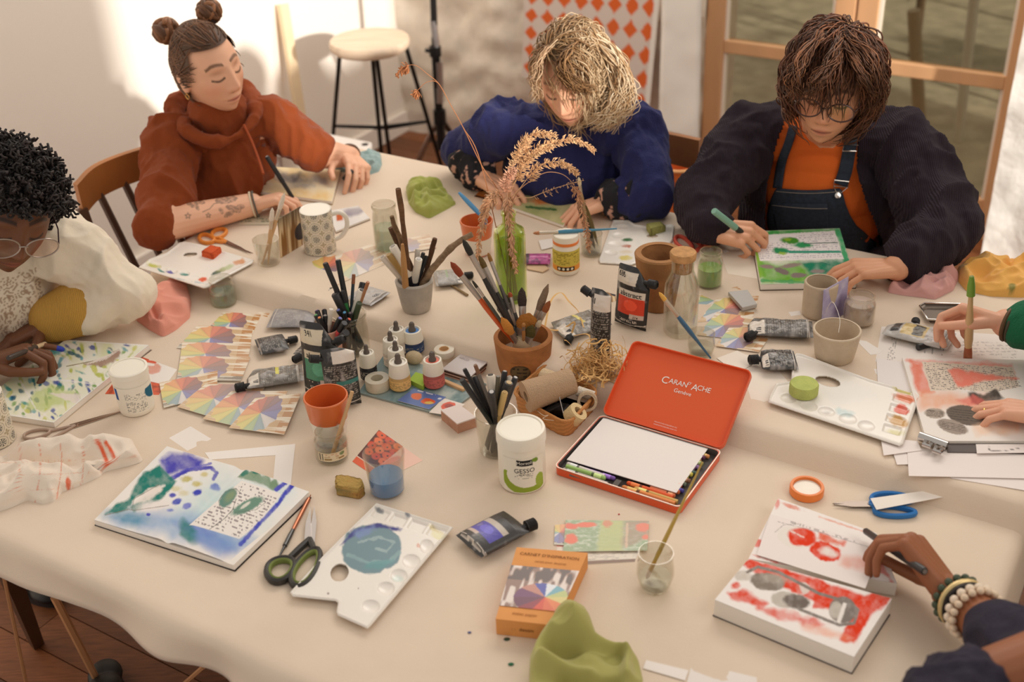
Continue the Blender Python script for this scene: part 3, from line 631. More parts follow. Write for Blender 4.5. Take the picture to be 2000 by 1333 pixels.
dropper('white dropper bottle right behind the yellow ochre one', 778, 737, 681, .84, (218, 204, 184))
dropper('yellow ochre dropper bottle, frontmost beside the translucent tape roll', 783, 761, 706, 1.0, (196, 158, 96))
dropper('white capped dropper bottle at the very back of the group', 779, 693, 642, .82, (206, 192, 176))
dropper('dark blue dropper bottle with blue ringed cap', 809, 689, 644, .98, (36, 56, 92), inner=(88, 140, 204), mark=(206, 196, 170))
dropper('dusty red dropper bottle beside the stack of cards', 849, 756, 702, 1.0, (168, 84, 76), inner=(228, 110, 86))
# tape rolls
def roll(label, bx, by, rpx, hpx, m, hole=.55, tilt=None, name='tape_roll', lift=0, core=None):
    P = base(bx, by)+[0, 0, lift]; k = mpp(P); R = rpx*k; h = hpx*k/.86; ax = np.eye(3)
    if tilt is not None: z = nz(tilt); x = nz(np.cross(z, [.3, .2, 1])); ax = (x, np.cross(z, x), z)
    if core is None:
        o = MB().lathe([(R*hole, 0), (R*.98, 0), (R, .001), (R, h-.001), (R*.98, h), (R*hole, h)], P, 40, ax, close=True).build(name, m); return tag(o, label, 'tape')
    t = thing(name, label, 'tape', P)
    MB().lathe([(R*hole, 0), (R*.98, 0), (R, .001), (R, h-.001), (R*.98, h), (R*hole, h)], P, 40, ax, close=True).build('tape', m, t)
    MB().lathe([(R*hole*.86, -.0005), (R*hole, -.0005), (R*hole, h+.0005), (R*hole*.86, h+.0005)], P, 36, ax, close=True).build('core', core, t); return t
roll('translucent white tape roll beside yellow ochre dropper bottle', 739, 762, 24, 19, glassmat('frosted_tape', (240, 232, 214), .4, .1, .6, (232, 222, 202)), .5, lift=.006)
roll('clear sticky tape roll behind the red dropper bottle', 869, 704, 20, 11, mat('clear_tape', (226, 214, 196), .2, coat=.5), .5, lift=.014, core=mat('tape_core', (216, 176, 130), .7))
t = thing('tape_roll', 'orange rimmed tape roll lying alone near the blue scissors', 'tape', T(1575, 962))
P = base(1575, 962); R = 33*mpp(P); MB().lathe([(R*.80, 0), (R, 0), (R, .012), (R*.97, .014), (R*.82, .014), (R*.80, .012)], P, 44, close=True).build('orange_ring', mat('orange_plastic'), t)
MB().lathe([(1e-5, .009), (R*.79, .009), (R*.79, .0), (1e-5, 0)], P, 44).build('tape', mat('white_tape', (232, 220, 202), .35, coat=.4, bump=.2, bs=40), t)
# ------------------------------------------------------------------ cards, papers, books, palettes
def px_canvas(mb, corners, ops, basec, h, n=.0012, plane=None, bend=None, seed=1):
    G = pxgrid(corners, n, h, plane)
    Q = proj(G)
    if bend is not None: G = bend(G, uvq(G))
    mb.grid(G, 0, paint(Q, basec, ops, seed)); return G
def sheet(name, label, cat, corners, h=.001, c=(240, 232, 224), ops=(), th=.0006, group=None, plane=None, bend=None, n=.003, seed=1, m=None):
    mb = MB(); G = px_canvas(mb, corners, list(ops), c, h, n, plane, bend, seed); slab(mb, G, th, c)
    return tag(mb.build(name, m or VC(), auto=30), label, cat, group)
def poly_sheet(name, label, cat, pts, h=.001, c=(240, 232, 224), th=.0006, plane=None):
    P = [T(x, y, h) if plane is None else PZ(x, y, plane) for x, y in pts]; mb = MB(); mb.wprism(P, th, 0, c)
    return tag(mb.build(name, VC(), smooth=False), label, cat)
WHEEL = [(222, 214, 96), (236, 196, 84), (238, 150, 70), (226, 92, 52), (190, 52, 48), (128, 42, 62), (92, 44, 92), (84, 76, 160), (60, 100, 190), (226, 226, 228), (110, 170, 190), (150, 196, 140)]
def wheel(fade=0., ang0=0., cx=.36, cy=.5, rad=.43, asp=1.45, dark=True):
    def fn(Q, C):
        x, y = Q[..., 0], Q[..., 1]; s = noise(np.stack([x*0, y*1.0], -1), .02, 3)*.5+noise(np.stack([x*.15, y], -1), .05, 5)*.5
        C = lin((206, 168, 120))*(1+0*s[..., None])
        m = np.clip((s+.15)*2.2, 0, 1)[..., None]; C = C*(1-m)+lin((238, 226, 206))*m
        m = ((x > .82) & (s < 0))[..., None]; C = np.where(m, lin((190, 128, 62)), C)
        if dark:
            m = (y > .80)[..., None]; C = np.where(m & (s > -.1)[..., None], lin((104, 94, 82)), np.where(m, lin((206, 200, 186)), C))
        X = (x-cx)*asp; Y = y-cy; a = (np.arctan2(Y, X)+ang0) % (2*PI); d = np.hypot(X, Y)
        R = rad*1.25*(1+.05*np.cos(a*12)); k = (a/(2*PI)*12).astype(int) % 12; W_ = np.array([lin(q) for q in WHEEL])[k]
        W_ = W_*.72+lin((206, 180, 160))*.28; sh = 1-.12*np.clip(np.cos(a*12), 0, 1); m = (d < R)[..., None]; C = np.where(m, W_*sh[..., None], C)
        if fade: C = C*(1-fade)+lin((236, 222, 206))*fade
        return C
    return fn
def card(label, lb, lt, rt, rb, h, fade=.12, ang0=3.4, name='postcard', group=None, fn=None, dark=True, n=.0009, plane=None):
    G = pxgrid([lt, rt, rb, lb], n, h, plane); Q = uvq(G); mb = MB(); mb.grid(G, 0, paint(Q, (230, 220, 205), [('f', fn or wheel(fade, ang0, dark=dark))])); slab(mb, G, .0007, (226, 214, 196))
    return tag(mb.build(name, VG()), label, 'card', group)
GL1 = 'colour wheel postcards fanned at the left'
# left fan
card('topmost colour wheel postcard of left fan, under the crumpled paint tubes', (455, 650), (478, 606), (527, 612), (490, 668), .0012, .05, group=GL1)
card('colour wheel postcard at the left fan top, tucked by the second one', (408, 640), (437, 609), (510, 615), (487, 667), .0020, .05, group=GL1)
card('colour wheel postcard with grey trees, second down in left fan', (345, 680), (386, 636), (494, 641), (487, 690), .0028, .10, group=GL1)
card('colour wheel postcard, third down in the left fan', (350, 712), (356, 668), (490, 672), (482, 716), .0036, .22, group=GL1)
card('colour wheel postcard, fourth down in the left fan', (345, 742), (353, 695), (489, 698), (470, 745), .0044, .24, group=GL1)
card('colour wheel postcard sticking out farthest left in left fan', (320, 797), (311, 748), (425, 724), (424, 771), .0054, .14, group=GL1)
card('colour wheel postcard at the left fan lower end, undermost', (346, 795), (402, 750), (520, 752), (470, 832), .0066, .26, 4.4, group=GL1, dark=False)
card('colour wheel postcard at the left fan lower end, middle one', (396, 818), (452, 764), (562, 764), (518, 846), .0076, .24, 4.4, group=GL1, dark=False)
card('colour wheel postcard at left fan lower end, uppermost and nearest orange cup', (447, 836), (498, 778), (588, 769), (555, 849), .0086, .20, 4.4, group=GL1, dark=False)
GB = 'colour wheel postcards lying behind the pen jar'
card('colour wheel postcard with dark trees behind the pen jar', (566, 534), (642, 494), (722, 520), (640, 569), .0012, .0, 3.6, group=GB)
card('colour wheel postcard with painted-in glare between patterned mug and grey pot', (668, 552), (654, 500), (742, 472), (762, 512), .0024, .42, 3.6, group=GB, dark=False)  # strong fade puts the glare into the print colour
card('colour wheel postcard with painted-in glare behind the grey pot', (752, 500), (748, 474), (838, 458), (852, 484), .0036, .45, 3.6, group=GB, dark=False)  # whitened for glare, like the card before
GR = 'colour wheel postcards fanned at the right'
card('colour wheel postcard at the right fan top beside corked carafe', (1362, 612), (1366, 572), (1440, 560), (1478, 590), .0012, .02, 2.6, group=GR)
card('colour wheel postcard, second in the right fan, under silver eraser box', (1362, 630), (1400, 583), (1482, 578), (1470, 622), .0022, .05, 2.6, group=GR, dark=False)
card('colour wheel postcard, third in the right fan', (1362, 655), (1400, 610), (1490, 622), (1452, 664), .0032, .08, 2.8, group=GR, dark=False)
card('colour wheel postcard, lowest in the right fan beside the barcode tube', (1398, 676), (1424, 640), (1516, 640), (1482, 688), .0042, .12, 2.8, group=GR, dark=False)
def forest(Q, C):
    x, y = Q[..., 0], Q[..., 1]; s = noise(np.stack([x, y*.08], -1), .06, 8); C = np.broadcast_to(lin((150, 104, 56)), C.shape).copy()
    m = np.clip((s+.2)*2, 0, 1)[..., None]; C = C*(1-m)+lin((232, 204, 160))*m*1.0; m = np.clip(1-y*2.4, 0, 1)[..., None]; C = C*(1-m*.8)+lin((70, 62, 50))*m*.8
    m = (np.hypot((x-.95)/.28, (y-.62)/.22) < 1)[..., None]; return np.where(m, lin((44, 34, 44)), C)
# card standing against the patterned mug
p0, p1 = T(548, 505, .001), T(592, 478, .001); tl = p0+np.array([.004, .012, .094]); tr = p1+np.array([.004, .012, .094])
G = quad([tl, tr, p1, p0], .001); mb = MB(); mb.grid(G, 0, paint(uvq(G), (150, 110, 70), [('f', forest)])); tag(mb.build('postcard', VG(), solid=.0007), 'forest photo postcard standing against the patterned mug', 'card')
card('forest photo postcard standing behind the red paint pouch', (1174, 596), (1160, 534), (1196, 530), (1204, 588), .0012, fn=forest)
# front deck: box and cards behind it
P = [T(968, 1240), T(1085, 1256), T(1142, 1100), T(1012, 1092)]
bx = thing('card_box', 'orange cardboard card box printed with a rainbow umbrella', 'box', np.mean(P, 0)); hB = ht(T(968, 1240), 1208)
P = [T(968, 1209, hB), T(1084, 1222, hB), T(1148, 1080, hB), T(1009, 1069, hB)]; P = [p-np.array([0, 0, hB-.0015]) for p in P]
MB().wprism(P, hB-.002, 0).build('carton', mat('orange_card', (228, 156, 88), .7, var=.05), bx, smooth=False)
tp = [p+np.array([0, 0, hB-.0015]) for p in P]
def umb(Q, C):
    x, y = Q[..., 0], Q[..., 1]; s = noise(np.stack([x, y*.25], -1), .05, 8); C = np.broadcast_to(lin((150, 118, 104)), C.shape).copy(); m = np.clip((s*1.2+y-.45)*2, 0, 1)[..., None]; C = C*(1-m)+lin((228, 212, 202))*m
    C = np.where((y < .35)[..., None] & (s < .1)[..., None], lin((104, 88, 82)), C)
    X = (x-.66)*1.0; Y = (y-.70)*1.0; a = np.arctan2(Y, X) % (2*PI); col = np.array([lin(q) for q in [(222, 108, 70), (214, 84, 60), (150, 62, 72), (112, 64, 84), (120, 72, 106), (196, 136, 120), (86, 92, 168), (226, 228, 232), (120, 172, 186), (190, 196, 130), (216, 200, 130), (230, 130, 80)]])[((a-.9) % (2*PI)/(2*PI)*12).astype(int) % 12]
    R = np.hypot((x-.60)/.42, (y-.74)/.36); return np.where((R < 1)[..., None], col, C)
lerp = lambda a, b, t: np.asarray(a)*(1-t)+np.asarray(b)*t
e3, e2, e1, e0 = tp[3], tp[2], tp[1], tp[0]
Gq = quad([lerp(e3, e0, .27)+[0, 0, .0006]+.03*(e2-e3)*0, lerp(e2, e1, .27)+[0, 0, .0006], lerp(e2, e1, .83)+[0, 0, .0006], lerp(e3, e0, .83)+[0, 0, .0006]], .0012)
mb = MB(); mb.grid(Gq, 0, paint(uvq(Gq), (150, 120, 100), [('f', umb)])); mb.build('printed_picture', VG(), bx)
xd, yd = nz(e1-e0), nz(e3-e0)
mb = MB(); mb.text('CARNET D\'INSPIRATION', .0085, lerp(lerp(e3, e2, .5), lerp(e0, e1, .5), .10)+[0, 0, .0006], xd, yd, 0, (120, 72, 36)); mb.text('cartes pour dessiner', .006, lerp(lerp(e3, e2, .55), lerp(e0, e1, .55), .19)+[0, 0, .0006], xd, yd, 0, (140, 88, 46)); mb.text('atelier papier', .007, lerp(lerp(e3, e2, .45), lerp(e0, e1, .45), .91)+[0, 0, .0006], xd, yd, 0, (150, 90, 46))
mb.text(': :  dessin', .009, (P[0]*.55+P[1]*.45)+[0, 0, hB*.45]-.0006*yd, xd, np.array([0, 0, 1]), 0, (110, 60, 30)); mb.build('lettering', VC(), bx, smooth=False)
def poppies(Q, C):
    x, y = Q[..., 0], Q[..., 1]
    return paint(Q, (150, 168, 130), [('n', .05, (206, 210, 190), .8), ('p', [(.42, 0), (.7, 0), (.72, 1), (.40, 1)], (186, 190, 128), .9, .05, .02), ('p', [(.7, 0), (1, 0), (1, .6), (.72, .9)], (170, 140, 120), .8, .1, .05), ('e', .08, .2, .09, .10, 0, (228, 108, 84), 1, .03, .03), ('e', .26, .15, .12, .09, 0, (230, 112, 80), 1, .03, .03), ('e', .08, .62, .08, .17, 0, (230, 112, 80), 1, .03, .03), ('e', .5, .12, .05, .12, 0, (214, 130, 100), .9, .03, .03), ('e', .93, .2, .08, .16, 0, (226, 120, 90), 1, .03, .05), ('e', .97, .55, .04, .1, 0, (226, 120, 90), 1, .03, .03), ('l', [(.74, .1), (.75, .9)], .03, (210, 180, 150), .9, .01)])
def stripes(Q, C):
    return paint(Q, (222, 208, 190), [('p', [(0, .0), (1, .0), (1, .45), (0, .45)], (236, 130, 104), .9, .02, 0), ('l', [(0, .22), (1, .22)], .06, (244, 196, 170), 1, 0), ('n', .05, (120, 110, 100), .5), ('p', [(0, .9), (1, .9), (1, 1), (0, 1)], (120, 84, 56), 1, .02, 0)])
card('striped card of the small deck behind orange card box', (1090, 1106), (1084, 1040), (1262, 1040), (1240, 1098), .0015, fn=stripes, name='postcard')
card('rainbow umbrella card peeking out left of the poppy card', (1082, 1064), (1084, 1026), (1180, 1018), (1180, 1072), .0030, .1, 2.6, fn=wheel(.1, 2.6, .1, .4, .4, dark=True))
card('poppy meadow card on top of small deck behind orange box', (1100, 1078), (1105, 1016), (1268, 1018), (1264, 1076), .0045, fn=poppies)
def fruit(Q, C):
    x, y = Q[..., 0], Q[..., 1]
    ops = [('e', .1+.2*(i % 5)+.05*(i//5 % 2), .07+.17*(i//5), .10, .09, 0, [(232, 96, 48), (216, 74, 36), (238, 116, 66)][i % 3], 1, .03, .01) for i in range(20)]
    ops += [('e', .12+.2*(i % 5)+.05*(i//5 % 2), .07+.17*(i//5), .02, .02, 0, (60, 24, 16), .9, .01, 0) for i in range(20)]
    return paint(Q, (92, 34, 20), ops+[('p', [(.55, -.1), (1.1, -.1), (1.1, 1.1), (.62, 1.1)], (236, 190, 168), 1, .02, 0), ('e', .72, .55, .14, .3, 0, (232, 130, 96), .9, .05, .03), ('e', .9, .75, .05, .1, 0, (226, 120, 90), .9, .02, .02), ('p', [(-.1, .84), (.58, .84), (.58, 1.1), (-.1, 1.1)], (228, 92, 44), 1, .01, 0), ('l', [(0, .83), (.56, .83)], .02, (244, 214, 190), 1, 0)])
card('red card printed with round orange fruit under the blue water tumbler', (688, 902), (740, 840), (826, 900), (745, 940), .0015, fn=fruit)
card('red and white photo card half hidden below the white tub', (205, 770), (262, 692), (346, 722), (310, 772), .0015, fn=lambda Q, C: paint(Q, (214, 84, 44), [('n', .08, (120, 40, 24), .6), ('p', [(.35, -.1), (1.1, -.1), (1.1, .62), (.4, .55)], (238, 230, 222), 1, .02, 0), ('e', .55, .2, .16, .16, 0, (226, 160, 140), .9, .04, .02), ('l', [(.1, .12), (.5, .02)], .07, (222, 90, 60), 1, 0), ('l', [(.15, .22), (.5, .1)], .06, (240, 232, 224), 1, 0)]))
card('blue card with orange brush marks on the painted board', (776, 783), (808, 759), (872, 776), (838, 800), .0082, fn=lambda Q, C: paint(Q, (92, 116, 172), [('e', .3, .45, .17, .22, -20, (232, 112, 56), 1, .04, .05), ('e', .72, .55, .2, .18, -40, (226, 92, 40), 1, .04, .05), ('e', .78, .62, .12, .08, -40, (226, 190, 96), 1, .03, .03), ('w', [(.1, .02), (.7, .02), (.7, .16), (.1, .16)], 0, .14, (220, 220, 226), .9), ('e', .9, .2, .05, .07, 0, (226, 226, 230), .9, .02, 0)]))
card('white card with a red blot next to the wooden stamp box', (838, 806), (866, 778), (908, 790), (880, 812), .0078, fn=lambda Q, C: paint(Q, (232, 218, 206), [('e', .5, .4, .3, .3, 0, (222, 74, 36), 1, .06, .06), ('e', .5, .4, .16, .14, 0, (150, 40, 22), .9, .06, .06)]))
# painted board under the bottles
G = pxgrid([(752, 690), (950, 750), (868, 812), (700, 767)], .002, .0055)
def bd(Q, C):
    return paint(Q, (140, 160, 160), [('n', .2, (196, 200, 190), .8), ('n', .05, (90, 124, 126), .6), ('e', .75, .5, .12, .2, 0, (206, 208, 200), .6, .05, .04)])
mb = MB(); mb.grid(G, 0, paint(uvq(G)*np.array([1, .3]), (150, 166, 164), [('f', bd)])); slab(mb, G, .004, (150, 158, 152)); tag(mb.build('painted_board', VC()), 'thin blue-green painted board carrying the dropper bottles', 'board')
# deck of cards in clear case, stamp box, sticky notes, stone, clothes peg
def boxed(name, label, cat, tops, h0, h, m, lift=0, **kw):
    P = [T(x, y, h0+h) for x, y in tops]; P = [p-np.array([0, 0, h]) for p in P]; o = MB().wprism(P, h).build(name, m, smooth=False, **kw); return tag(o, label, cat)
dk = thing('card_deck', 'small deck of cards under a clear lid beside tape roll', 'cards', T(908, 715))
P = [T(x, y, .022) for x, y in ((863, 720), (903, 688), (954, 705), (917, 737))]
for i, (c, z) in enumerate((((206, 160, 140), .006), ((120, 84, 66), .009), ((210, 176, 156), .0125), ((90, 64, 52), .015))): MB().wprism([p-np.array([0, 0, .0225-z])+UAX[0]*.0012*(i % 2) for p in P], .0028, 0, c).build('card_layer', VC(), dk, smooth=False)
MB().wprism([p-np.array([0, 0, .0035]) for p in P], .003).build('lid', mat('clear_lid', (196, 184, 180), .15, coat=.6), dk, smooth=False, bevel=.001)
MB().text('ABCD', .009, np.mean(P, 0)*.55+P[1]*.45+[0, 0, .0004], nz(P[2]-P[1]), nz(P[1]-P[0]), 0, (160, 148, 146)).build('lettering', VC(), dk, smooth=False)
sb = thing('stamp_box', 'small wooden stamp block with white top beside black pens', 'stamp', T(893, 835)); hS = .024
P = [T(x, y, hS) for x, y in ((861, 801), (893, 828), (930, 815), (897, 790))]; P = [p-np.array([0, 0, hS-.0015]) for p in P]
MB().wprism(P, hS-.004).build('block', mat('stamp_wood', (196, 146, 118), .7, var=.2, vs=40), sb, smooth=False)
MB().wprism([p+np.array([0, 0, hS-.004]) for p in P], .0025, 0, (232, 216, 208)).build('top_sheet', VC(), sb, smooth=False)
boxed('sticky_notes', 'block of lime green sticky notes among the dropper bottles', 'notepad', ((799, 742), (812, 727), (838, 735), (826, 755)), .006, .010, mat('lime_paper', (166, 196, 74), .8))
P = base(810, 712)+[0, 0, .016]; tag(MB().ell(P, (.019, .015, .0135), UAX, 24, 14).build('pebble', mat('pebble', (196, 176, 142), .8, var=.2, vs=60, bump=.2, bs=90)), 'smooth beige pebble between dropper bottles', 'stone')
P = [T(867, 745, .008), T(907, 762, .008)]; tag(MB().box((P[0]+P[1])/2, (np.linalg.norm(P[1]-P[0]), .009, .007), (nz(P[1]-P[0]), nz(np.cross([0, 0, 1], nz(P[1]-P[0]))), [0, 0, 1])).build('wooden_peg', mat('peg_wood', (222, 178, 130), .7, var=.15), smooth=False, bevel=.0015), 'pale wooden peg lying before the deck of cards', 'peg')
eb = boxed('eraser_box', 'silver grey eraser with barcode sticker on right postcard fan', 'eraser', ((1422, 570), (1460, 566), (1479, 594), (1450, 601)), .006, .009, mat('eraser_grey', (186, 182, 176), .5), bevel=.001)
# loose papers
sheet('paper_piece', 'small square white paper beside the left postcard fan', 'paper', [(372, 833), (413, 858), (366, 881), (330, 856)], c=(240, 230, 222))
poly_sheet('paper_cutout', 'L-shaped white paper cutting above the open sketchbook', 'paper', [(400, 885), (577, 868), (566, 965), (533, 945), (538, 890), (410, 899)], c=(242, 234, 226))
sheet('paper_strip', 'narrow white paper strip lying on the blue scissors handles', 'paper', [(1700, 974), (1836, 955), (1850, 970), (1712, 996)], .017, (238, 228, 218))
sheet('paper_card', 'white paper card beside the olive cloth at the photo bottom', 'paper', [(1352, 1294), (1478, 1324), (1480, 1400), (1330, 1380)], .0012, (236, 226, 218))
sheet('paper_strip', 'white paper edge strip right of the olive cloth', 'paper', [(1262, 1290), (1345, 1310), (1338, 1330), (1256, 1306)], .0026, (240, 230, 222))
sheet('paper_piece', 'torn white paper between the tin lid and right palette', 'paper', [(1438, 690), (1500, 700), (1560, 770), (1470, 790)], .0012, (238, 226, 212))
sheet('paper_piece', 'white paper half hidden behind the tin lid', 'paper', [(1400, 700), (1440, 685), (1480, 705), (1440, 730)], .0024, (240, 228, 214))
poly_sheet('paper_scrap', 'torn white paper scrap right of the larger beige cup', 'paper', [(1673, 664), (1692, 667), (1723, 686), (1716, 692), (1700, 694), (1682, 676)], c=(240, 232, 224))
sheet('paper_piece', 'white sheets under the green painted sketchbook left edge', 'paper', [(1405, 494), (1468, 486), (1480, 545), (1422, 535)], .0012, (236, 222, 204))
sheet('paper_piece', 'small white folded note behind the yellow-label glue pot', 'paper', [(1052, 470), (1078, 466), (1082, 482), (1058, 488)], .004, (240, 232, 224))
poly_sheet('paper_scrap', 'crumpled beige paper scrap before the magenta pencil packet', 'paper', [(1028, 517), (1060, 516), (1072, 526), (1060, 533), (1030, 527)], .003, (214, 184, 150), .002)
sheet('paper_piece', 'tea bag tag lying beside the smaller beige cup', 'tag', [(1540, 610), (1562, 607), (1564, 615), (1545, 618)], .0012, (238, 230, 222))
# purple card leaning between the two beige cups
p0, p1 = T(1604, 640, .001), T(1652, 612, .001); up = np.array([0, .012, ht(p0, 573)]); G = quad([p0+up, p1+up, p1, p0], .002)
mb = MB(); mb.grid(G, 0, paint(uvq(G), (168, 158, 196), [('n', .2, (206, 198, 220), .8), ('e', .8, .8, .25, .3, 0, (110, 90, 140), .8, .2, .1)])); tag(mb.build('purple_card', VG(), solid=.0008), 'mottled purple card leaning between the two beige cups', 'card')
tag(MB().tube(smooth([T(1638, 650, .06), T(1640, 622, .075), T(1626, 590, .085), T(1612, 610, .03)], 6), .0005, 5).build('tea_string', mat('string_white', (240, 234, 226), .8)), 'thin white tea bag string hanging over larger beige cup rim', 'string')
tag(MB().wprism([T(x, y, .002) for x, y in ((1412, 490), (1418, 488), (1424, 492), (1416, 494))], .001, 0, (240, 236, 230)).build('paper_scrap', VC(), smooth=False), 'tiny white paper scrap beside the writing hand with green pen', 'paper')
# sketchbook pages --------------------------------------------------------------
def book(name, label, quadpx, ops, basec, h, cover=(52, 44, 40), cat='sketchbook', n=.0011, plane=None, bend=None, cov=True, paper=(238, 230, 220)):
    P0 = [T(x, y, h) if plane is None else PZ(x, y, plane) for x, y in quadpx]; t = thing(name, label, cat, np.mean(P0, 0)-[0, 0, h])
    mb = MB(); G = px_canvas(mb, quadpx, ops, basec, h, n, plane, bend); mb.build('painted_page', VC(), t, auto=0)
    low = [p-np.array([0, 0, .0006]) for p in P0]; mb = MB(); mb.wprism([p-np.array([0, 0, h-.0028]) for p in P0], h-.0034, 0, paper); mb.build('page_block', VC(), t, smooth=False)
    if cov:
        c = np.mean(P0, 0); mb = MB(); mb.wprism([c+(p-c)*1.012-np.array([0, 0, h-.0006]) for p in P0], .002, 0, cover); mb.build('cover', VC(), t, smooth=False)
    return t
BL, TE, VI = (62, 72, 176), (34, 124, 112), (96, 98, 190)
ops = [('n', 60, (222, 232, 236), .35), ('p', [(330, 1025), (420, 930), (560, 960), (520, 1020), (440, 1060)], (176, 214, 218), .55, 60, 15), ('p', [(212, 1010), (260, 1000), (420, 1010), (500, 1060), (460, 1088), (330, 1052), (235, 1030)], (120, 160, 206), .65, 30, 10), ('e', 250, 1012, 40, 14, 10, (70, 140, 170), .7, 16, 6), ('p', [(345, 1030), (390, 1025), (440, 1060), (470, 1072), (440, 1088), (380, 1060)], (96, 116, 196), .6, 20, 8), ('e', 370, 1045, 24, 14, 60, TE, .8, 10, 8),
  ('p', [(312, 900), (330, 887), (375, 888), (398, 902), (392, 915), (345, 925), (325, 930), (318, 915)], (78, 74, 178), .92, 12, 3), ('l', [(335, 937), (368, 920), (412, 916), (424, 928), (418, 940)], 7, (70, 66, 176), .9, 1.5), ('l', [(330, 936), (360, 920), (412, 908)], 4, (92, 90, 190), .7, 1.5),
  ('p', [(206, 1005), (225, 985), (255, 975), (262, 950), (280, 925), (312, 910), (332, 930), (345, 942), (330, 960), (308, 982), (262, 1000), (250, 992), (300, 965), (322, 950), (290, 955), (262, 975), (252, 995), (228, 1004)], TE, .95, 5, 4), ('p', [(262, 985), (285, 958), (312, 950), (318, 958), (290, 980)], (236, 224, 214), .9, 5, 2), ('e', 296, 990, 34, 9, -6, (238, 228, 222), .85, 8, 2), ('l', [(205, 1007), (250, 996), (262, 998), (330, 990)], 1.6, (120, 104, 90), .6, .5), ('l', [(258, 995), (262, 975), (310, 948)], 1.4, (120, 110, 100), .6, .5),
  ('e', 364, 938, 11, 6, 0, (196, 184, 110), .85, 4, 2), ('e', 385, 949, 9, 6, 0, (200, 184, 104), .85, 4, 2), ('e', 400, 930, 7, 5, 0, (206, 190, 120), .8, 4, 2), ('e', 345, 957, 9, 5, 0, (210, 198, 130), .6, 4, 2), ('e', 360, 966, 10, 5, 0, (214, 200, 150), .6, 4, 2),
  ('e', 386, 966, 9, 6, -10, (64, 72, 182), .9, 3, 1.5), ('e', 346, 983, 9, 6, -20, (66, 78, 184), .9, 3, 1.5), ('e', 337, 970, 6, 4, 0, (56, 60, 176), .9, 3, 1.5), ('e', 366, 993, 9, 6, -20, (104, 108, 200), .85, 3, 1.5), ('e', 334, 1000, 6, 3, 0, (100, 116, 200), .8, 3, 1.5), ('e', 420, 955, 9, 6, 0, (88, 110, 196), .8, 3, 2), ('e', 290, 1007, 4, 3, 0, (60, 60, 176), .9, 2, 1),
  ('p', [(473, 945), (550, 968), (510, 1020), (468, 1056), (370, 1030)], (238, 230, 222), 1, 1, 0), ('w', [(476, 950), (546, 970), (508, 1018), (466, 1052), (378, 1028)], 17, 6.5, (120, 104, 110), .75), ('e', 446, 978, 12, 22, 40, (104, 140, 128), 1, 3, 1.5), ('e', 484, 993, 34, 10, -28, (112, 146, 128), 1, 3, 1.5), ('e', 480, 992, 12, 3, -35, (232, 226, 214), .9, 1.5, .5), ('e', 450, 975, 7, 14, 40, (150, 160, 116), .6, 6, 2), ('l', [(410, 1040), (440, 1018), (456, 1000), (462, 980)], 1.4, (80, 80, 70), .8, .5), ('l', [(434, 1010), (428, 985), (440, 966), (462, 960), (474, 972)], 1.2, (96, 96, 90), .6, .8), ('l', [(460, 1006), (500, 1000), (520, 985), (510, 975)], 1.2, (96, 96, 90), .6, .8),
  ('p', [(466, 935), (478, 924), (486, 928), (500, 923), (512, 935), (524, 930), (530, 945), (540, 940), (546, 955), (535, 962), (505, 948), (480, 944)], (124, 150, 120), .9, 4, 3), ('e', 478, 929, 9, 6, -30, (60, 126, 110), .9, 3, 1.5), ('e', 500, 926, 7, 6, 0, (44, 120, 104), .9, 3, 1.5),
  ('l', [(540, 960), (560, 945)], 8, (84, 84, 186), .95, 1.2), ('l', [(558, 966), (578, 944)], 8, (62, 62, 178), .95, 1.2), ('l', [(558, 965), (545, 985), (520, 1012), (502, 1030), (470, 1065)], 7, (70, 76, 184), .9, 1.5), ('p', [(380, 1050), (420, 1045), (470, 1058), (462, 1075), (430, 1088), (400, 1070)], (124, 156, 206), .6, 16, 8)]
def bk(G, q):
    s = q[..., 0]; G = G.copy(); G[..., 2] += .006*np.exp(-((s-.62)/.30)**2)*(1-.9*np.exp(-((s-.54)/.03)**2))-.004*np.clip(s-.9, 0, 1)*10*q[..., 1]; return G
sk = book('open_sketchbook', 'open sketchbook painted with blue and teal plants, nearest left', [(326, 872), (604, 962), (456, 1104), (184, 1016)], ops, (240, 232, 224), .014, bend=bk)
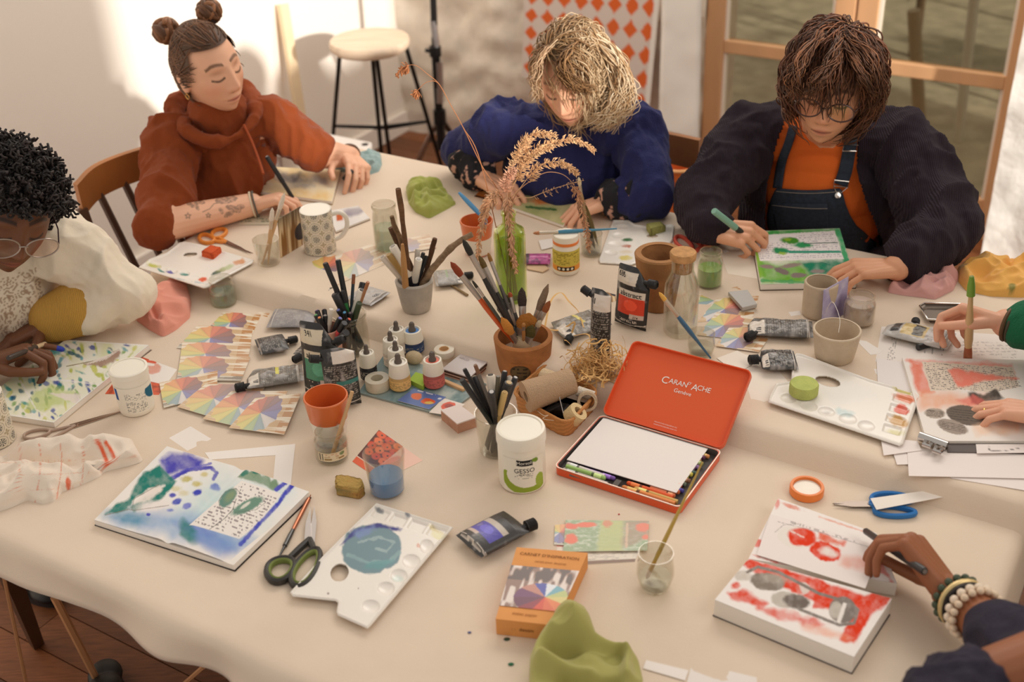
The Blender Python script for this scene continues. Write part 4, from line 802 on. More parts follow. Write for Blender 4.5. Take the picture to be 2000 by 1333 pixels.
# green sketchbook of the person in orange T-shirt
ops = [('n', 30, (170, 190, 70), .4), ('p', [(1468, 452), (1640, 446), (1646, 462), (1475, 470)], (70, 160, 74), .95, 6, 4), ('p', [(1468, 455), (1482, 460), (1494, 540), (1480, 545)], (140, 182, 60), .95, 6, 4), ('p', [(1632, 448), (1642, 447), (1662, 520), (1650, 522)], (74, 168, 110), .95, 5, 3), ('p', [(1560, 512), (1662, 506), (1668, 540), (1580, 538)], (28, 130, 96), .95, 10, 6), ('p', [(1484, 515), (1560, 512), (1590, 540), (1580, 552), (1488, 555)], (110, 172, 56), .9, 10, 6),
  ('p', [(1474, 460), (1630, 451), (1648, 506), (1484, 510)], (238, 230, 226), 1, 1.5, 1), ('w', [(1580, 456), (1628, 453), (1645, 502), (1560, 505), (1486, 508), (1478, 480)], -3, 4, (150, 136, 150), .55), ('e', 1543, 470, 17, 6, 4, (70, 140, 40), 1, 3, 2), ('e', 1538, 468, 7, 3, 0, (150, 180, 50), .9, 2, 1), ('e', 1566, 479, 18, 5, 0, (50, 150, 90), 1, 3, 2), ('l', [(1570, 476), (1636, 474)], 1.6, (70, 100, 80), 1, .4), ('e', 1524, 490, 16, 6, 4, (40, 140, 84), 1, 3, 1.5), ('p', [(1530, 486), (1542, 490), (1642, 490), (1644, 494), (1542, 495)], (50, 150, 120), 1, 1.5, .6), ('e', 1528, 495, 7, 3, 0, (160, 190, 60), .9, 2, 1),
  ('e', 1498, 521, 14, 4, 5, (150, 128, 120), 1, 2, 1), ('e', 1545, 519, 20, 4, -8, (150, 132, 124), 1, 2, 1), ('e', 1528, 530, 16, 5, 20, (128, 112, 108), 1, 2, 1.5), ('e', 1560, 538, 16, 5, 0, (138, 122, 116), 1, 2, 1.5), ('e', 1597, 530, 14, 3.5, 0, (150, 136, 130), 1, 2, 1), ('e', 1636, 531, 22, 5, -5, (156, 140, 132), 1, 2, 1), ('l', [(1600, 512), (1650, 525)], 2, (20, 110, 90), .8, 2), ('l', [(1490, 548), (1570, 552)], 6, (70, 160, 90), .8, 3)]
book('painted_sketchbook', 'thick sketchbook painted green under the hand with green pen', [(1468, 452), (1640, 446), (1672, 552), (1486, 556)], ops, (232, 226, 214), .016, (96, 80, 62))
# rust hoodie person's sheets
ops = [('n', 40, (238, 214, 160), .7), ('p', [(530, 335), (660, 336), (662, 350), (530, 352)], (232, 192, 116), .6, 16, 6), ('e', 548, 345, 26, 10, 25, (150, 140, 136), .9, 8, 4), ('e', 588, 352, 34, 8, 5, (140, 132, 132), .8, 8, 5), ('e', 575, 346, 16, 8, -20, (96, 92, 96), .8, 6, 3), ('e', 625, 352, 16, 8, 20, (160, 152, 150), .8, 6, 4), ('e', 590, 364, 20, 5, 0, (150, 146, 150), .7, 5, 3), ('p', [(515, 372), (600, 368), (650, 380), (640, 392), (560, 395)], (232, 188, 110), .7, 20, 8), ('n', 18, (250, 240, 220), .4)]
book('painted_sketchbook', 'ochre watercolour sketchbook under the rust hoodie person pen', [(530, 326), (665, 332), (648, 394), (505, 374)], ops, (240, 224, 188), .010, (170, 140, 100))
sheet('paper_piece', 'folded printed paper under the rust hoodie person forearm', 'paper', [(478, 424), (550, 420), (560, 438), (464, 439)], .003, (228, 218, 192), [('w', [(470, 424), (556, 422), (556, 434), (470, 434)], 0, 5, (120, 130, 90), .7)])
ops = [('n', 20, (214, 206, 206), .6), ('e', 690, 414, 20, 8, -10, (150, 140, 150), .8, 6, 3), ('p', [(656, 420), (668, 416), (670, 430), (658, 432)], (196, 96, 52), 1, 3, 1)]
book('small_sketchbook', 'thin sketchbook with wood edge right of the patterned mug', [(640, 412), (700, 402), (722, 426), (656, 452)], ops, (232, 224, 216), .007, (130, 96, 70), cov=True)
# blonde woman's book
ops = [('n', 24, (150, 158, 96), .7), ('e', 1050, 352, 34, 12, 20, (58, 84, 48), .95, 6, 4), ('e', 1100, 366, 20, 6, 0, (70, 100, 60), .9, 5, 4), ('e', 1060, 392, 26, 7, 0, (206, 110, 50), .95, 5, 3), ('e', 1118, 372, 14, 9, 0, (200, 96, 50), .95, 5, 3), ('e', 1096, 388, 20, 5, 10, (226, 218, 206), .9, 4, 3), ('l', [(1028, 404), (1086, 410)], 5, (60, 100, 54), .9, 2), ('e', 1040, 372, 16, 8, 0, (196, 192, 140), .8, 6, 3)]
book('painted_sketchbook', 'sketchbook with green and orange leaves under blue jumper person hands', [(1010, 348), (1150, 362), (1100, 440), (1000, 405)], ops, (200, 190, 140), .010, (190, 160, 128))
sheet('photo_card', 'orange and black photo card left of the blue jumper person left sleeve', 'card', [(938, 372), (985, 380), (976, 396), (926, 384)], .0015, (214, 130, 60), [('l', [(928, 384), (975, 396)], 6, (30, 24, 22), 1, 1), ('e', 955, 378, 14, 3, 10, (240, 190, 120), .9, 3, 2)])
# left painter's block
ops = [('n', 30, (214, 216, 150), .55)]
rg = random.Random(3)
qd = [(128, 664), (291, 674), (105, 826), (-60, 800)]
for i in range(150):
    a, b = rg.random(), rg.random(); x = (qd[0][0]*(1-a)+qd[1][0]*a)*(1-b)+(qd[3][0]*(1-a)+qd[2][0]*a)*b; y = (qd[0][1]*(1-a)+qd[1][1]*a)*(1-b)+(qd[3][1]*(1-a)+qd[2][1]*a)*b
    ops.append(('e', x, y, 3+6*rg.random(), 2+2.6*rg.random(), rg.choice([40, 60, -50, 20, 80]), rg.choice([(38, 112, 120), (66, 148, 140), (40, 64, 150), (184, 190, 84), (120, 160, 80), (90, 160, 170), (206, 204, 120), (30, 90, 110), (236, 230, 220), (236, 230, 220)]), .85, 2.5, 2))
ops += [('l', [(130, 716), (165, 709), (200, 702)], 1.6, (140, 120, 80), .9, .4), ('p', [(165, 712), (205, 700), (232, 682), (236, 690), (222, 708), (200, 716)], (170, 140, 122), .9, 4, 3)]+[('l', [(170+i*6, 712-i*1.5), (196+i*6, 700-i*2.6)], 1.6, (236, 224, 214), .8, .6) for i in range(7)]+[('p', [(45, 800), (70, 765), (100, 752), (155, 770), (150, 785), (120, 790), (80, 805)], (186, 200, 110), .7, 8, 4), ('p', [(95, 768), (160, 770), (150, 790)], (236, 222, 214), .8, 3, 2), ('l', [(50, 735), (140, 745), (220, 755)], 4, (240, 234, 226), .7, 2), ('l', [(40, 745), (70, 800), (100, 818)], 3, (240, 234, 226), .6, 2)]
ed = lambda p, q: ('p', [p, q, ((q[0]*.97+130*.03), (q[1]*.97+740*.03)), ((p[0]*.97+130*.03), (p[1]*.97+740*.03))], (240, 234, 226), 1, 2, 1)
ops += [ed(qd[0], qd[1]), ed(qd[1], qd[2]), ed(qd[2], qd[3])]
book('watercolour_block', 'watercolour block of blue and green leaf dabs at left', qd, ops, (236, 232, 216), .014, (196, 180, 160))
poly_sheet('grey_card', 'dark grey card corner sticking out under the watercolour block', 'card', [(255, 690), (297, 684), (268, 706)], .0015, (118, 98, 92))
# red and white sketchbook, right front
qd = [(1462, 1092), (1742, 1170), (1668, 1284), (1396, 1172)]
R1 = (224, 58, 18)
ops = [('p', [(1448, 1100), (1470, 1092), (1560, 1120), (1690, 1165), (1742, 1150), (1740, 1172), (1690, 1215), (1640, 1200), (1560, 1160), (1480, 1125)], R1, .92, 6, 5), ('p', [(1660, 1180), (1710, 1170), (1690, 1220), (1668, 1258), (1640, 1252), (1655, 1220)], R1, .95, 5, 4), ('p', [(1420, 1160), (1450, 1150), (1500, 1180), (1490, 1190), (1430, 1172)], R1, .85, 6, 6), ('p', [(1480, 1188), (1560, 1200), (1620, 1220), (1600, 1228), (1520, 1210)], R1, .7, 8, 7), ('e', 1437, 1145, 9, 6, 0, R1, .9, 4, 3), ('e', 1467, 1103, 10, 6, 0, R1, .9, 3, 2), ('e', 1620, 1238, 40, 8, 15, (240, 150, 110), .5, 10, 6),
  ('e', 1498, 1137, 34, 17, 8, (138, 126, 114), 1, 3, 2), ('e', 1512, 1131, 26, 9, 10, (176, 164, 150), .8, 5, 2), ('e', 1450, 1125, 17, 10, 0, (206, 194, 182), .9, 4, 2), ('e', 1534, 1172, 28, 16, 5, (196, 186, 174), 1, 3, 2), ('e', 1556, 1176, 26, 14, 10, (116, 104, 96), 1, 4, 2), ('e', 1568, 1150, 14, 12, 0, (224, 214, 204), .9, 3, 1), ('p', [(1540, 1140), (1560, 1138), (1566, 1160), (1545, 1158)], R1, .8, 3, 2), ('p', [(1590, 1165), (1620, 1172), (1610, 1192), (1588, 1188)], R1, .8, 3, 2), ('e', 1646, 1192, 27, 26, 20, (128, 118, 110), 1, 3, 1), ('e', 1632, 1192, 12, 17, 10, (190, 180, 168), 1, 3, 1), ('l', [(1650, 1180), (1638, 1216)], 8, (236, 228, 220), 1, 1), ('l', [(1460, 1118), (1480, 1108), (1520, 1118), (1600, 1160), (1660, 1178), (1676, 1192), (1668, 1218), (1640, 1222), (1560, 1190)], 6, (134, 124, 116), 1, .8), ('n', 8, (250, 244, 238), .12)]
sk = book('thick_sketchbook', 'thick sketchbook of red paint and grey pebbles at right front', qd, ops, (242, 234, 228), .034, (58, 44, 40))
# sheets lying on its upper part
qu = [(1520, 974), (1712, 1042), (1752, 1140), (1462, 1092)]
ops = [('e', 1545, 990, 20, 3, 20, (222, 100, 60), .8, 3, 3), ('e', 1518, 985, 4, 10, 10, R1, .7, 3, 2), ('l', [(1600, 1010), (1690, 1040)], 3, (230, 150, 120), .6, 2), ('e', 1480, 1062, 9, 8, 0, R1, .9, 3, 2), ('p', [(1470, 1084), (1560, 1110), (1740, 1150), (1735, 1130), (1690, 1100), (1700, 1085), (1720, 1090), (1738, 1128), (1750, 1145), (1600, 1135)], R1, .95, 4, 3), ('n', 30, (246, 238, 230), .4)]
t = book('sketchbook_flap', 'upper page of the red painted sketchbook, lifted open', qu, ops, (242, 232, 226), .028, cov=False)
ops = [('e', 1556, 1050, 38, 22, 10, (236, 226, 216), 1, 2, 1), ('e', 1568, 1050, 28, 18, 10, R1, .95, 5, 5), ('l', [(1545, 1038), (1570, 1050)], 3, (240, 220, 210), .7, 2), ('e', 1612, 1078, 30, 18, 15, R1, .95, 3, 3), ('e', 1622, 1080, 16, 9, 15, (238, 226, 218), .9, 6, 6), ('p', [(1600, 1040), (1650, 1060), (1650, 1072), (1600, 1052)], (226, 90, 50), .85, 6, 6), ('p', [(1645, 1085), (1710, 1090), (1700, 1120), (1640, 1105)], (232, 130, 96), .5, 14, 8), ('l', [(1520, 1020), (1600, 1040), (1700, 1070)], 1.4, (150, 140, 140), .6, .8), ('l', [(1514, 1040), (1530, 1026), (1560, 1024)], 1.2, (130, 120, 110), .6, .8), ('w', [(1545, 1014), (1680, 1056), (1676, 1066), (1542, 1024)], 17, 8, (150, 140, 138), .6)]
sheet('painted_strip', 'white paper strip with red pebble prints', 'paper', [(1505, 1005), (1722, 1068), (1690, 1150), (1478, 1084)], .031, (240, 228, 222), ops, n=.0012)
bpy.data.objects['painted_strip']['label'] = 'white paper with red pebble prints lying across the thick sketchbook'
# right side papers and the coral painting
sheet('printed_sheet', 'printed white sheet under coral painting, text in rows', 'paper', [(1722, 638), (2040, 660), (2050, 760), (1704, 736)], .0014, (238, 228, 220), [('w', [(1740, 650), (1752, 652), (1744, 730), (1730, 728)], 96, 4, (90, 84, 84), .6), ('l', [(1812, 660), (1806, 690)], 1.2, (120, 112, 110), .8, 0), ('l', [(1826, 662), (1820, 692)], 1.2, (120, 112, 110), .8, 0), ('l', [(1846, 664), (1840, 694)], 1.2, (120, 112, 110), .8, 0), ('w', [(1860, 664), (1990, 672), (1985, 700), (1850, 692)], 0, 6, (150, 140, 136), .4)], n=.002)
sheet('paper_piece', 'white paper under the printed sheet beside right palette', 'paper', [(1712, 700), (1790, 712), (1800, 790), (1715, 760)], .003, (236, 228, 224))
CO = (232, 128, 104)
ops = [('p', [(1772, 704), (1976, 712), (1980, 730), (1800, 716)], CO, .75, 7, 5), ('p', [(1778, 704), (1800, 712), (1826, 766), (1800, 772), (1786, 750)], CO, .85, 7, 5), ('p', [(1796, 770), (1850, 768), (1950, 775), (1900, 800), (1800, 800)], (238, 168, 130), .7, 16, 8), ('p', [(1800, 706), (1978, 718), (1990, 756), (1940, 768), (1880, 762), (1818, 764), (1810, 740)], (224, 206, 188), 1, 2, 2), ('w', [(1804, 708), (1976, 720), (1996, 756), (1940, 766), (1880, 762), (1820, 762)], 8, 3.6, (74, 66, 66), .7), ('p', [(1850, 722), (1870, 718), (1890, 724), (1930, 732), (1990, 740), (1930, 742), (1900, 752), (1870, 758), (1862, 745)], (236, 132, 112), .95, 5, 5), ('p', [(1890, 766), (1930, 768), (1945, 760), (1960, 778), (1930, 795), (1895, 790)], (80, 70, 62), .9, 5, 6), ('p', [(1868, 782), (1900, 772), (1920, 785), (1890, 795)], (232, 110, 100), .6, 6, 5)]
for cx, cy, rx, ry, rt, c in ((1888, 812, 40, 19, 12, (110, 98, 88)), (1826, 808, 20, 10, 5, (176, 160, 146)), (1860, 834, 31, 13, 18, (166, 150, 138))):
    ops += [('e', cx, cy, rx, ry, rt, c, 1, 2, 1)]+[('l', [(cx-rx*.8, cy+ry*.35*k-rt*.3), (cx+rx*.8, cy+ry*.35*k+rt*.3)], 1.1, (70, 60, 54), .7, .8) for k in (-1.4, -.7, 0, .7, 1.4)]
ops += [('p', [(1900, 830), (1990, 825), (1995, 845), (1910, 850)], (240, 196, 160), .6, 12, 6)]
book('coral_painting_pad', 'coral red painting pad with handwriting and pebbles at right', [(1762, 698), (2035, 704), (2060, 862), (1810, 862)], ops, (240, 230, 222), .012, cov=False, n=.0012)
t = thing('clipboard', 'dark clipboard with steel bulldog clip under coral painting', 'clipboard', T(1900, 870))
MB().wprism([T(x, y, .004) for x, y in ((1850, 852), (2060, 858), (2060, 888), (1850, 886))], .003).build('board', mat('dark_board', (92, 82, 78), .6), t, smooth=False)
stl = mat('chrome', (206, 200, 194), .18, metal=1)
a, b = T(1795, 852, .014), T(1850, 872, .012); ax = nz(b-a)
MB().tube([a, b], .0085, 14).build('clip', stl, t)
for c in (T(1808, 862, .012), T(1828, 874, .012)):
    MB().tube([c+[0, 0, 0], c-TV[0]*np.array([0, 0, 0])+np.array([-.010, -.018, .006]), c+np.array([-.002, -.022, .004]), c+np.array([.006, -.010, 0])], .004, 8).build('clip_arm', stl, t)
for i, (q_, lab) in enumerate((([(1765, 880), (2060, 900), (2060, 968), (1860, 935)], 'white paper sheet, lowest of the stack below the clipboard'), ([(1740, 872), (1850, 880), (1850, 905), (1752, 908)], 'small white paper left end of the stack below clipboard'), ([(1772, 880), (2050, 890), (2050, 936), (1775, 930)], 'large white sheet on top of the stack below clipboard'), ([(1720, 855), (1792, 862), (1800, 880), (1726, 890)], 'crumpled white paper under the right palette lower end'), ([(1906, 868), (2050, 868), (2050, 884), (1908, 886)], 'white paper strip with black drawn curves beside bulldog clip'))):
    sheet('paper_sheet', lab, 'paper', q_, plane=.7925+.0012*i if i < 4 else .7985, c=(238, 226, 220), ops= [('l', [(1930, 870), (1932, 880), (1960, 882), (1990, 876)], 1.4, (60, 56, 56), .9, .5)] if i == 4 else [])
# ------------------------------------------------------------------ paint palettes
def closest(Q, poly):
    best = np.full(Q.shape[:-1], 1e9); out = Q.copy()
    for (p, q) in zip(poly, poly[1:]+poly[:1]):
        p = np.array(p, float); d = np.array(q, float)-p; t = np.clip(((Q-p) @ d)/(d @ d), 0, 1); c = p+t[..., None]*d; r = np.linalg.norm(Q-c, axis=-1); m = r < best; best = np.where(m, r, best); out = np.where(m[..., None], c, out)
    return out
def palette(label, outline, wells, ops, plane, depth=.004, holes=(), slots=(), rim=5, name='paint_palette', rimh=.003, tilt=None):
    xs = [p[0] for p in outline]; ys = [p[1] for p in outline]; nx = int((max(xs)-min(xs))/1.25); ny = int((max(ys)-min(ys))/1.0)
    X, Y = np.meshgrid(np.linspace(min(xs)-2, max(xs)+2, nx), np.linspace(min(ys)-2, max(ys)+2, ny)); Q = np.stack([X, Y], -1); d = pip(Q, outline)
    d0 = d.copy(); keep = d < 1.6; c = closest(Q, outline); snap = d > -.35; Q = np.where(snap[..., None], c, Q); d = np.where(snap, 0, d)
    hd = np.zeros(X.shape)
    for cx, cy, rx, ry, rt in wells:
        cc, ss = math.cos(math.radians(rt)), math.sin(math.radians(rt)); x = ((Q[..., 0]-cx)*cc+(Q[..., 1]-cy)*ss)/rx; y = (-(Q[..., 0]-cx)*ss+(Q[..., 1]-cy)*cc)/ry; hd = np.maximum(hd, np.clip(1-(x*x+y*y), 0, 1)**.6)
    for poly in slots: hd = np.maximum(hd, np.clip(-pip(Q, poly)/3.0, 0, 1)*.9)
    z = -depth*hd+rimh*np.clip(1-np.abs(d+rim*.55)/(rim*.5), 0, 1)**.7
    for cx, cy, rx, ry, rt in holes:
        cc, ss = math.cos(math.radians(rt)), math.sin(math.radians(rt)); x = ((Q[..., 0]-cx)*cc+(Q[..., 1]-cy)*ss)/rx; y = (-(Q[..., 0]-cx)*ss+(Q[..., 1]-cy)*cc)/ry; keep &= (x*x+y*y) > 1
    dr = RC[0][None, None]*((Q[..., :1]-W/2)/FPX)-RC[1][None, None]*((Q[..., 1:]-H/2)/FPX)+RC[2][None, None]
    pl = plane if np.isscalar(plane) else plane[0]+plane[1]*(Q[..., 0]-plane[2])
    G = CAM+dr*((pl-CAM[2])/dr[..., 2])[..., None]; C = paint(Q, (240, 232, 222), list(ops)); G[..., 2] += z
    idx = -np.ones(X.shape, int); vi = np.argwhere(keep); idx[keep] = np.arange(len(vi)); f = []
    for j in range(ny-1):
        for i in range(nx-1):
            q_ = (idx[j, i], idx[j+1, i], idx[j+1, i+1], idx[j, i+1])
            if min(q_) >= 0 and min(d0[j, i], d0[j+1, i], d0[j+1, i+1], d0[j, i+1]) < -.36: f.append(q_)
    mb = MB(); mb.add(G[keep], f, 0, C[keep]); o = mb.build(name, mat('palette_plastic', vcol=True, rough=.3, spec=.5, coat=.2))
    s = o.modifiers.new('s', 'SOLIDIFY'); s.thickness = .0025; s.offset = 1 if (o.data.polygons[0].normal.z < 0) else -1
    return tag(o, label, 'palette')
# front palette with blue paint
ol = [(735, 983), (886, 1031), (724, 1224), (718, 1229), (660, 1203), (657, 1196), (660, 1178), (655, 1175), (572, 1166), (566, 1158), (632, 1085)]
palette('white paint palette with big puddle of grey blue paint, nearest', ol, [(833, 1068, 14, 14, 0), (803, 1097, 18, 14, 0), (779, 1126, 17, 14, 0), (754, 1150, 17, 13, 0), (724, 1185, 18, 13, 0), (700, 1150, 1, 1, 0)],
  [('e', 726, 1072, 60, 48, 0, (112, 140, 148), 1, 3, 5), ('p', [(664, 1066), (690, 1036), (735, 1022), (784, 1034), (780, 1038), (740, 1030), (700, 1040), (680, 1056)], (50, 48, 130), .95, 5, 3), ('e', 712, 1040, 22, 8, -20, (120, 140, 190), .8, 6, 4), ('l', [(680, 1085), (720, 1100), (760, 1098), (780, 1080)], 7, (140, 170, 172), .7, 3), ('l', [(700, 1060), (740, 1050), (770, 1060), (755, 1078), (735, 1072)], 5, (164, 184, 184), .7, 3), ('e', 740, 1103, 26, 8, -10, (96, 150, 154), .8, 5, 3), ('e', 740, 995, 7, 4, 30, (50, 70, 90), .8, 3, 3), ('e', 797, 1008, 5, 3, 30, (80, 90, 110), .7, 3, 2), ('e', 852, 1034, 12, 4, 30, (206, 184, 90), .7, 4, 3), ('e', 855, 1045, 14, 8, 20, (232, 224, 180), .8, 4, 3), ('e', 817, 1066, 3, 4, 0, (216, 140, 110), .7, 2, 1), ('e', 778, 1128, 10, 7, 0, (206, 222, 214), .7, 5, 3), ('e', 641, 1160, 2, 2, 0, (110, 80, 80), .9, 1, 1)],
  .7605, .0045, [(663, 1119, 18, 16, -40)], [[(736, 990), (765, 1000), (752, 1018), (722, 1008)], [(770, 1001), (800, 1011), (788, 1030), (757, 1019)], [(805, 1012), (838, 1023), (825, 1043), (793, 1031)], [(843, 1024), (876, 1034), (862, 1056), (830, 1044)]], 5)
# left palette near the orange scissors
ol = [(270, 523), (292, 506), (325, 494), (350, 474), (362, 472), (392, 478), (420, 486), (496, 508), (494, 514), (404, 562), (396, 563)]
palette('white paint palette with red sponge at the left end of table', ol, [(302, 518, 14, 6, 10), (318, 527, 10, 5, 0), (336, 530, 11, 5, 0), (360, 534, 11, 5, 0), (380, 543, 12, 5, 0), (398, 548, 9, 4, 0)], [('e', 300, 518, 12, 4, 10, (206, 206, 110), .9, 3, 2), ('e', 314, 528, 7, 3, 30, (70, 140, 130), .9, 2, 2), ('e', 332, 531, 9, 3, 10, (70, 66, 160), .95, 2, 2), ('e', 361, 535, 8, 3, 0, (60, 140, 130), .9, 2, 2), ('e', 396, 545, 8, 3.5, 0, (230, 100, 60), .95, 2, 1.5), ('e', 422, 534, 8, 3, -20, (40, 80, 70), .95, 2, 2), ('e', 432, 528, 10, 4, -20, (150, 156, 96), .9, 3, 2), ('e', 446, 522, 10, 4, -20, (196, 204, 160), .8, 3, 2), ('e', 468, 512, 11, 5, -10, (220, 150, 96), .8, 3, 2), ('l', [(330, 543), (410, 556)], 2, (90, 150, 170), .4, 2)], .7975, .003, [(372, 497, 13, 3.5, -6)], [], 4.5)
# right palette with the green sponge
ol = [(1548, 696), (1556, 690), (1568, 692), (1700, 742), (1792, 768), (1797, 774), (1764, 868), (1757, 872), (1500, 786), (1502, 776), (1515, 750), (1545, 745)]
palette('white paint palette with red and ochre paint, at right', ol, [(1540, 778, 16, 9, 10), (1580, 794, 17, 9, 10), (1614, 804, 17, 9, 10), (1656, 818, 18, 10, 10), (1692, 832, 17, 10, 10)], [('e', 1762, 762, 18, 6, 15, (206, 190, 96), .9, 4, 3), ('e', 1768, 778, 20, 7, 15, (224, 110, 50), .95, 4, 4), ('e', 1762, 799, 14, 9, 15, (222, 72, 34), .95, 3, 3), ('e', 1752, 822, 20, 10, 25, (206, 158, 92), .95, 4, 4), ('e', 1750, 843, 14, 5, 15, (206, 196, 120), .7, 5, 3), ('e', 1648, 806, 16, 6, 10, (150, 200, 206), .5, 6, 4), ('e', 1640, 760, 60, 26, 15, (226, 222, 214), .5, 20, 8), ('e', 1615, 802, 8, 3, 0, (150, 140, 130), .5, 3, 2)], (.800, 0, 0), .004, [(1617, 745, 24, 9, 14)], [[(1752, 752), (1790, 764), (1785, 774), (1748, 764)], [(1746, 768), (1784, 780), (1778, 792), (1742, 782)], [(1740, 786), (1777, 798), (1771, 812), (1735, 802)], [(1733, 806), (1770, 817), (1764, 832), (1728, 822)], [(1727, 826), (1763, 836), (1757, 852), (1722, 842)]], 5)
# palette at right
ol = [(1197, 430), (1228, 430), (1240, 438), (1262, 442), (1312, 438), (1318, 442), (1314, 470), (1290, 500), (1232, 518), (1172, 514), (1169, 508)]
palette('white paint palette with green sponge behind the brown clay pot', ol, [(1214, 443, 12, 4, 0), (1207, 460, 12, 5, 0), (1200, 477, 13, 5, 0), (1193, 494, 13, 5, 0)], [('e', 1225, 469, 10, 3, 0, (60, 110, 60), .95, 2, 2), ('e', 1223, 481, 8, 3, 0, (190, 100, 60), .9, 2, 1.5), ('e', 1224, 492, 12, 4, 0, (226, 206, 170), .8, 3, 2), ('e', 1222, 504, 12, 5, 0, (222, 204, 120), .95, 2, 1.5), ('n', 14, (222, 220, 214), .3)], .7945, .003, [(1274, 461, 10, 3, 0)], [], 4)
# ------------------------------------------------------------------ brushes, pens, twigs
def along(a, b, t): return np.asarray(a)+(np.asarray(b)-np.asarray(a))*t
def brush(label, tip, end, fb, ff, bc, hc, r, fw=1.0, fc=(196, 188, 180), group=None, flat=1, name='paint_brush'):
    """tip of the hairs -> end of the handle; fb, ff fractions of hairs and ferrule; fw widens the hairs"""
    tip = V3(tip); end = V3(end); up = nz(tip-CAM) if flat < 1 else None; t = thing(name, label, 'brush', tip if tip[2] < end[2] else end, group); L = np.linalg.norm(end-tip)
    s = np.array([0, .25, .7, 1.0]); MB().tube([along(tip, end, fb*q) for q in s], [r*.12, r*fw*.75, r*fw, r*.95], 10, flat=flat, up=up).build('bristles', mat('hair_%d_%d_%d' % bc, bc, .8, bump=.4, bs=300), t)
    MB().tube([along(tip, end, q) for q in (fb-.005, fb+ff*.5, fb+ff)], [r*.95, r*.92, r*.8], 10, flat=max(flat, .5), up=up).build('ferrule', mat('ferrule_%d' % fc[0], fc, .3, metal=.8), t)
    MB().tube([along(tip, end, q) for q in (fb+ff-.003, fb+ff+.08, fb+ff+.25, fb+ff+(1-fb-ff)*.6, 1)], [r*.78, r*.98, r*.95, r*.6, r*.35], 10).build('handle', mat('lacquer_%d_%d_%d' % hc, hc, .3, coat=.5), t)
    return t
def pen(label, top, bot, r, capc, bodyc, capf=.33, plug=None, group=None, name='pen', clip=True):
    top = V3(top); bot = V3(bot); t = thing(name, label, 'pen', bot if bot[2] < top[2] else top, group); d = nz(bot-top)
    cm = mat('cap_%d_%d_%d' % capc, capc, .4, spec=.5); bm = mat('barrel_%d_%d_%d' % bodyc, bodyc, .4, spec=.5)
    MB().tube([along(top, bot, q) for q in (0, .012, capf*.5, capf)], [r*.86, r, r, r*1.02], 14).build('cap', cm, t)
    MB().tube([along(top, bot, q) for q in (capf-.002, .6, .97, 1)], [r*.9, r*.9, r*.85, r*.4], 12).build('barrel', bm, t)
    if plug: MB().tube([top-d*.0012, top+d*.001], r*.6, 12).build('end_plug', mat('plug_%d_%d_%d' % plug, plug, .4), t)
    return t
def twig(label, pts, r0, r1, c, name='twig', seed=0, group=None):
    P = smooth(pts, 6); n = len(P); rr = np.linspace(r0, r1, n)*(1+.22*noise(P, .012, seed)); P = P+np.stack([noise(P, .02, seed+k)*.0012 for k in range(3)], -1)
    return tag(MB().tube(P, rr, 10).build(name, mat('bark_%d_%d_%d' % c, c, .9, bump=.6, bs=120, var=.35, vs=70)), label, 'twig', group)
def inpot(P, h, x, y, dy, k=.45, dz=.008):       # end point low in the pot, tip on the sight line
    tip = PY(x, y, P[1]+dy); c = P+np.array([0, 0, dz]); off = np.array([P[0]-tip[0], P[1]-tip[1], 0]); n = np.linalg.norm(off)
    return tip, c+off*min(1, .018/(n+1e-6))*k
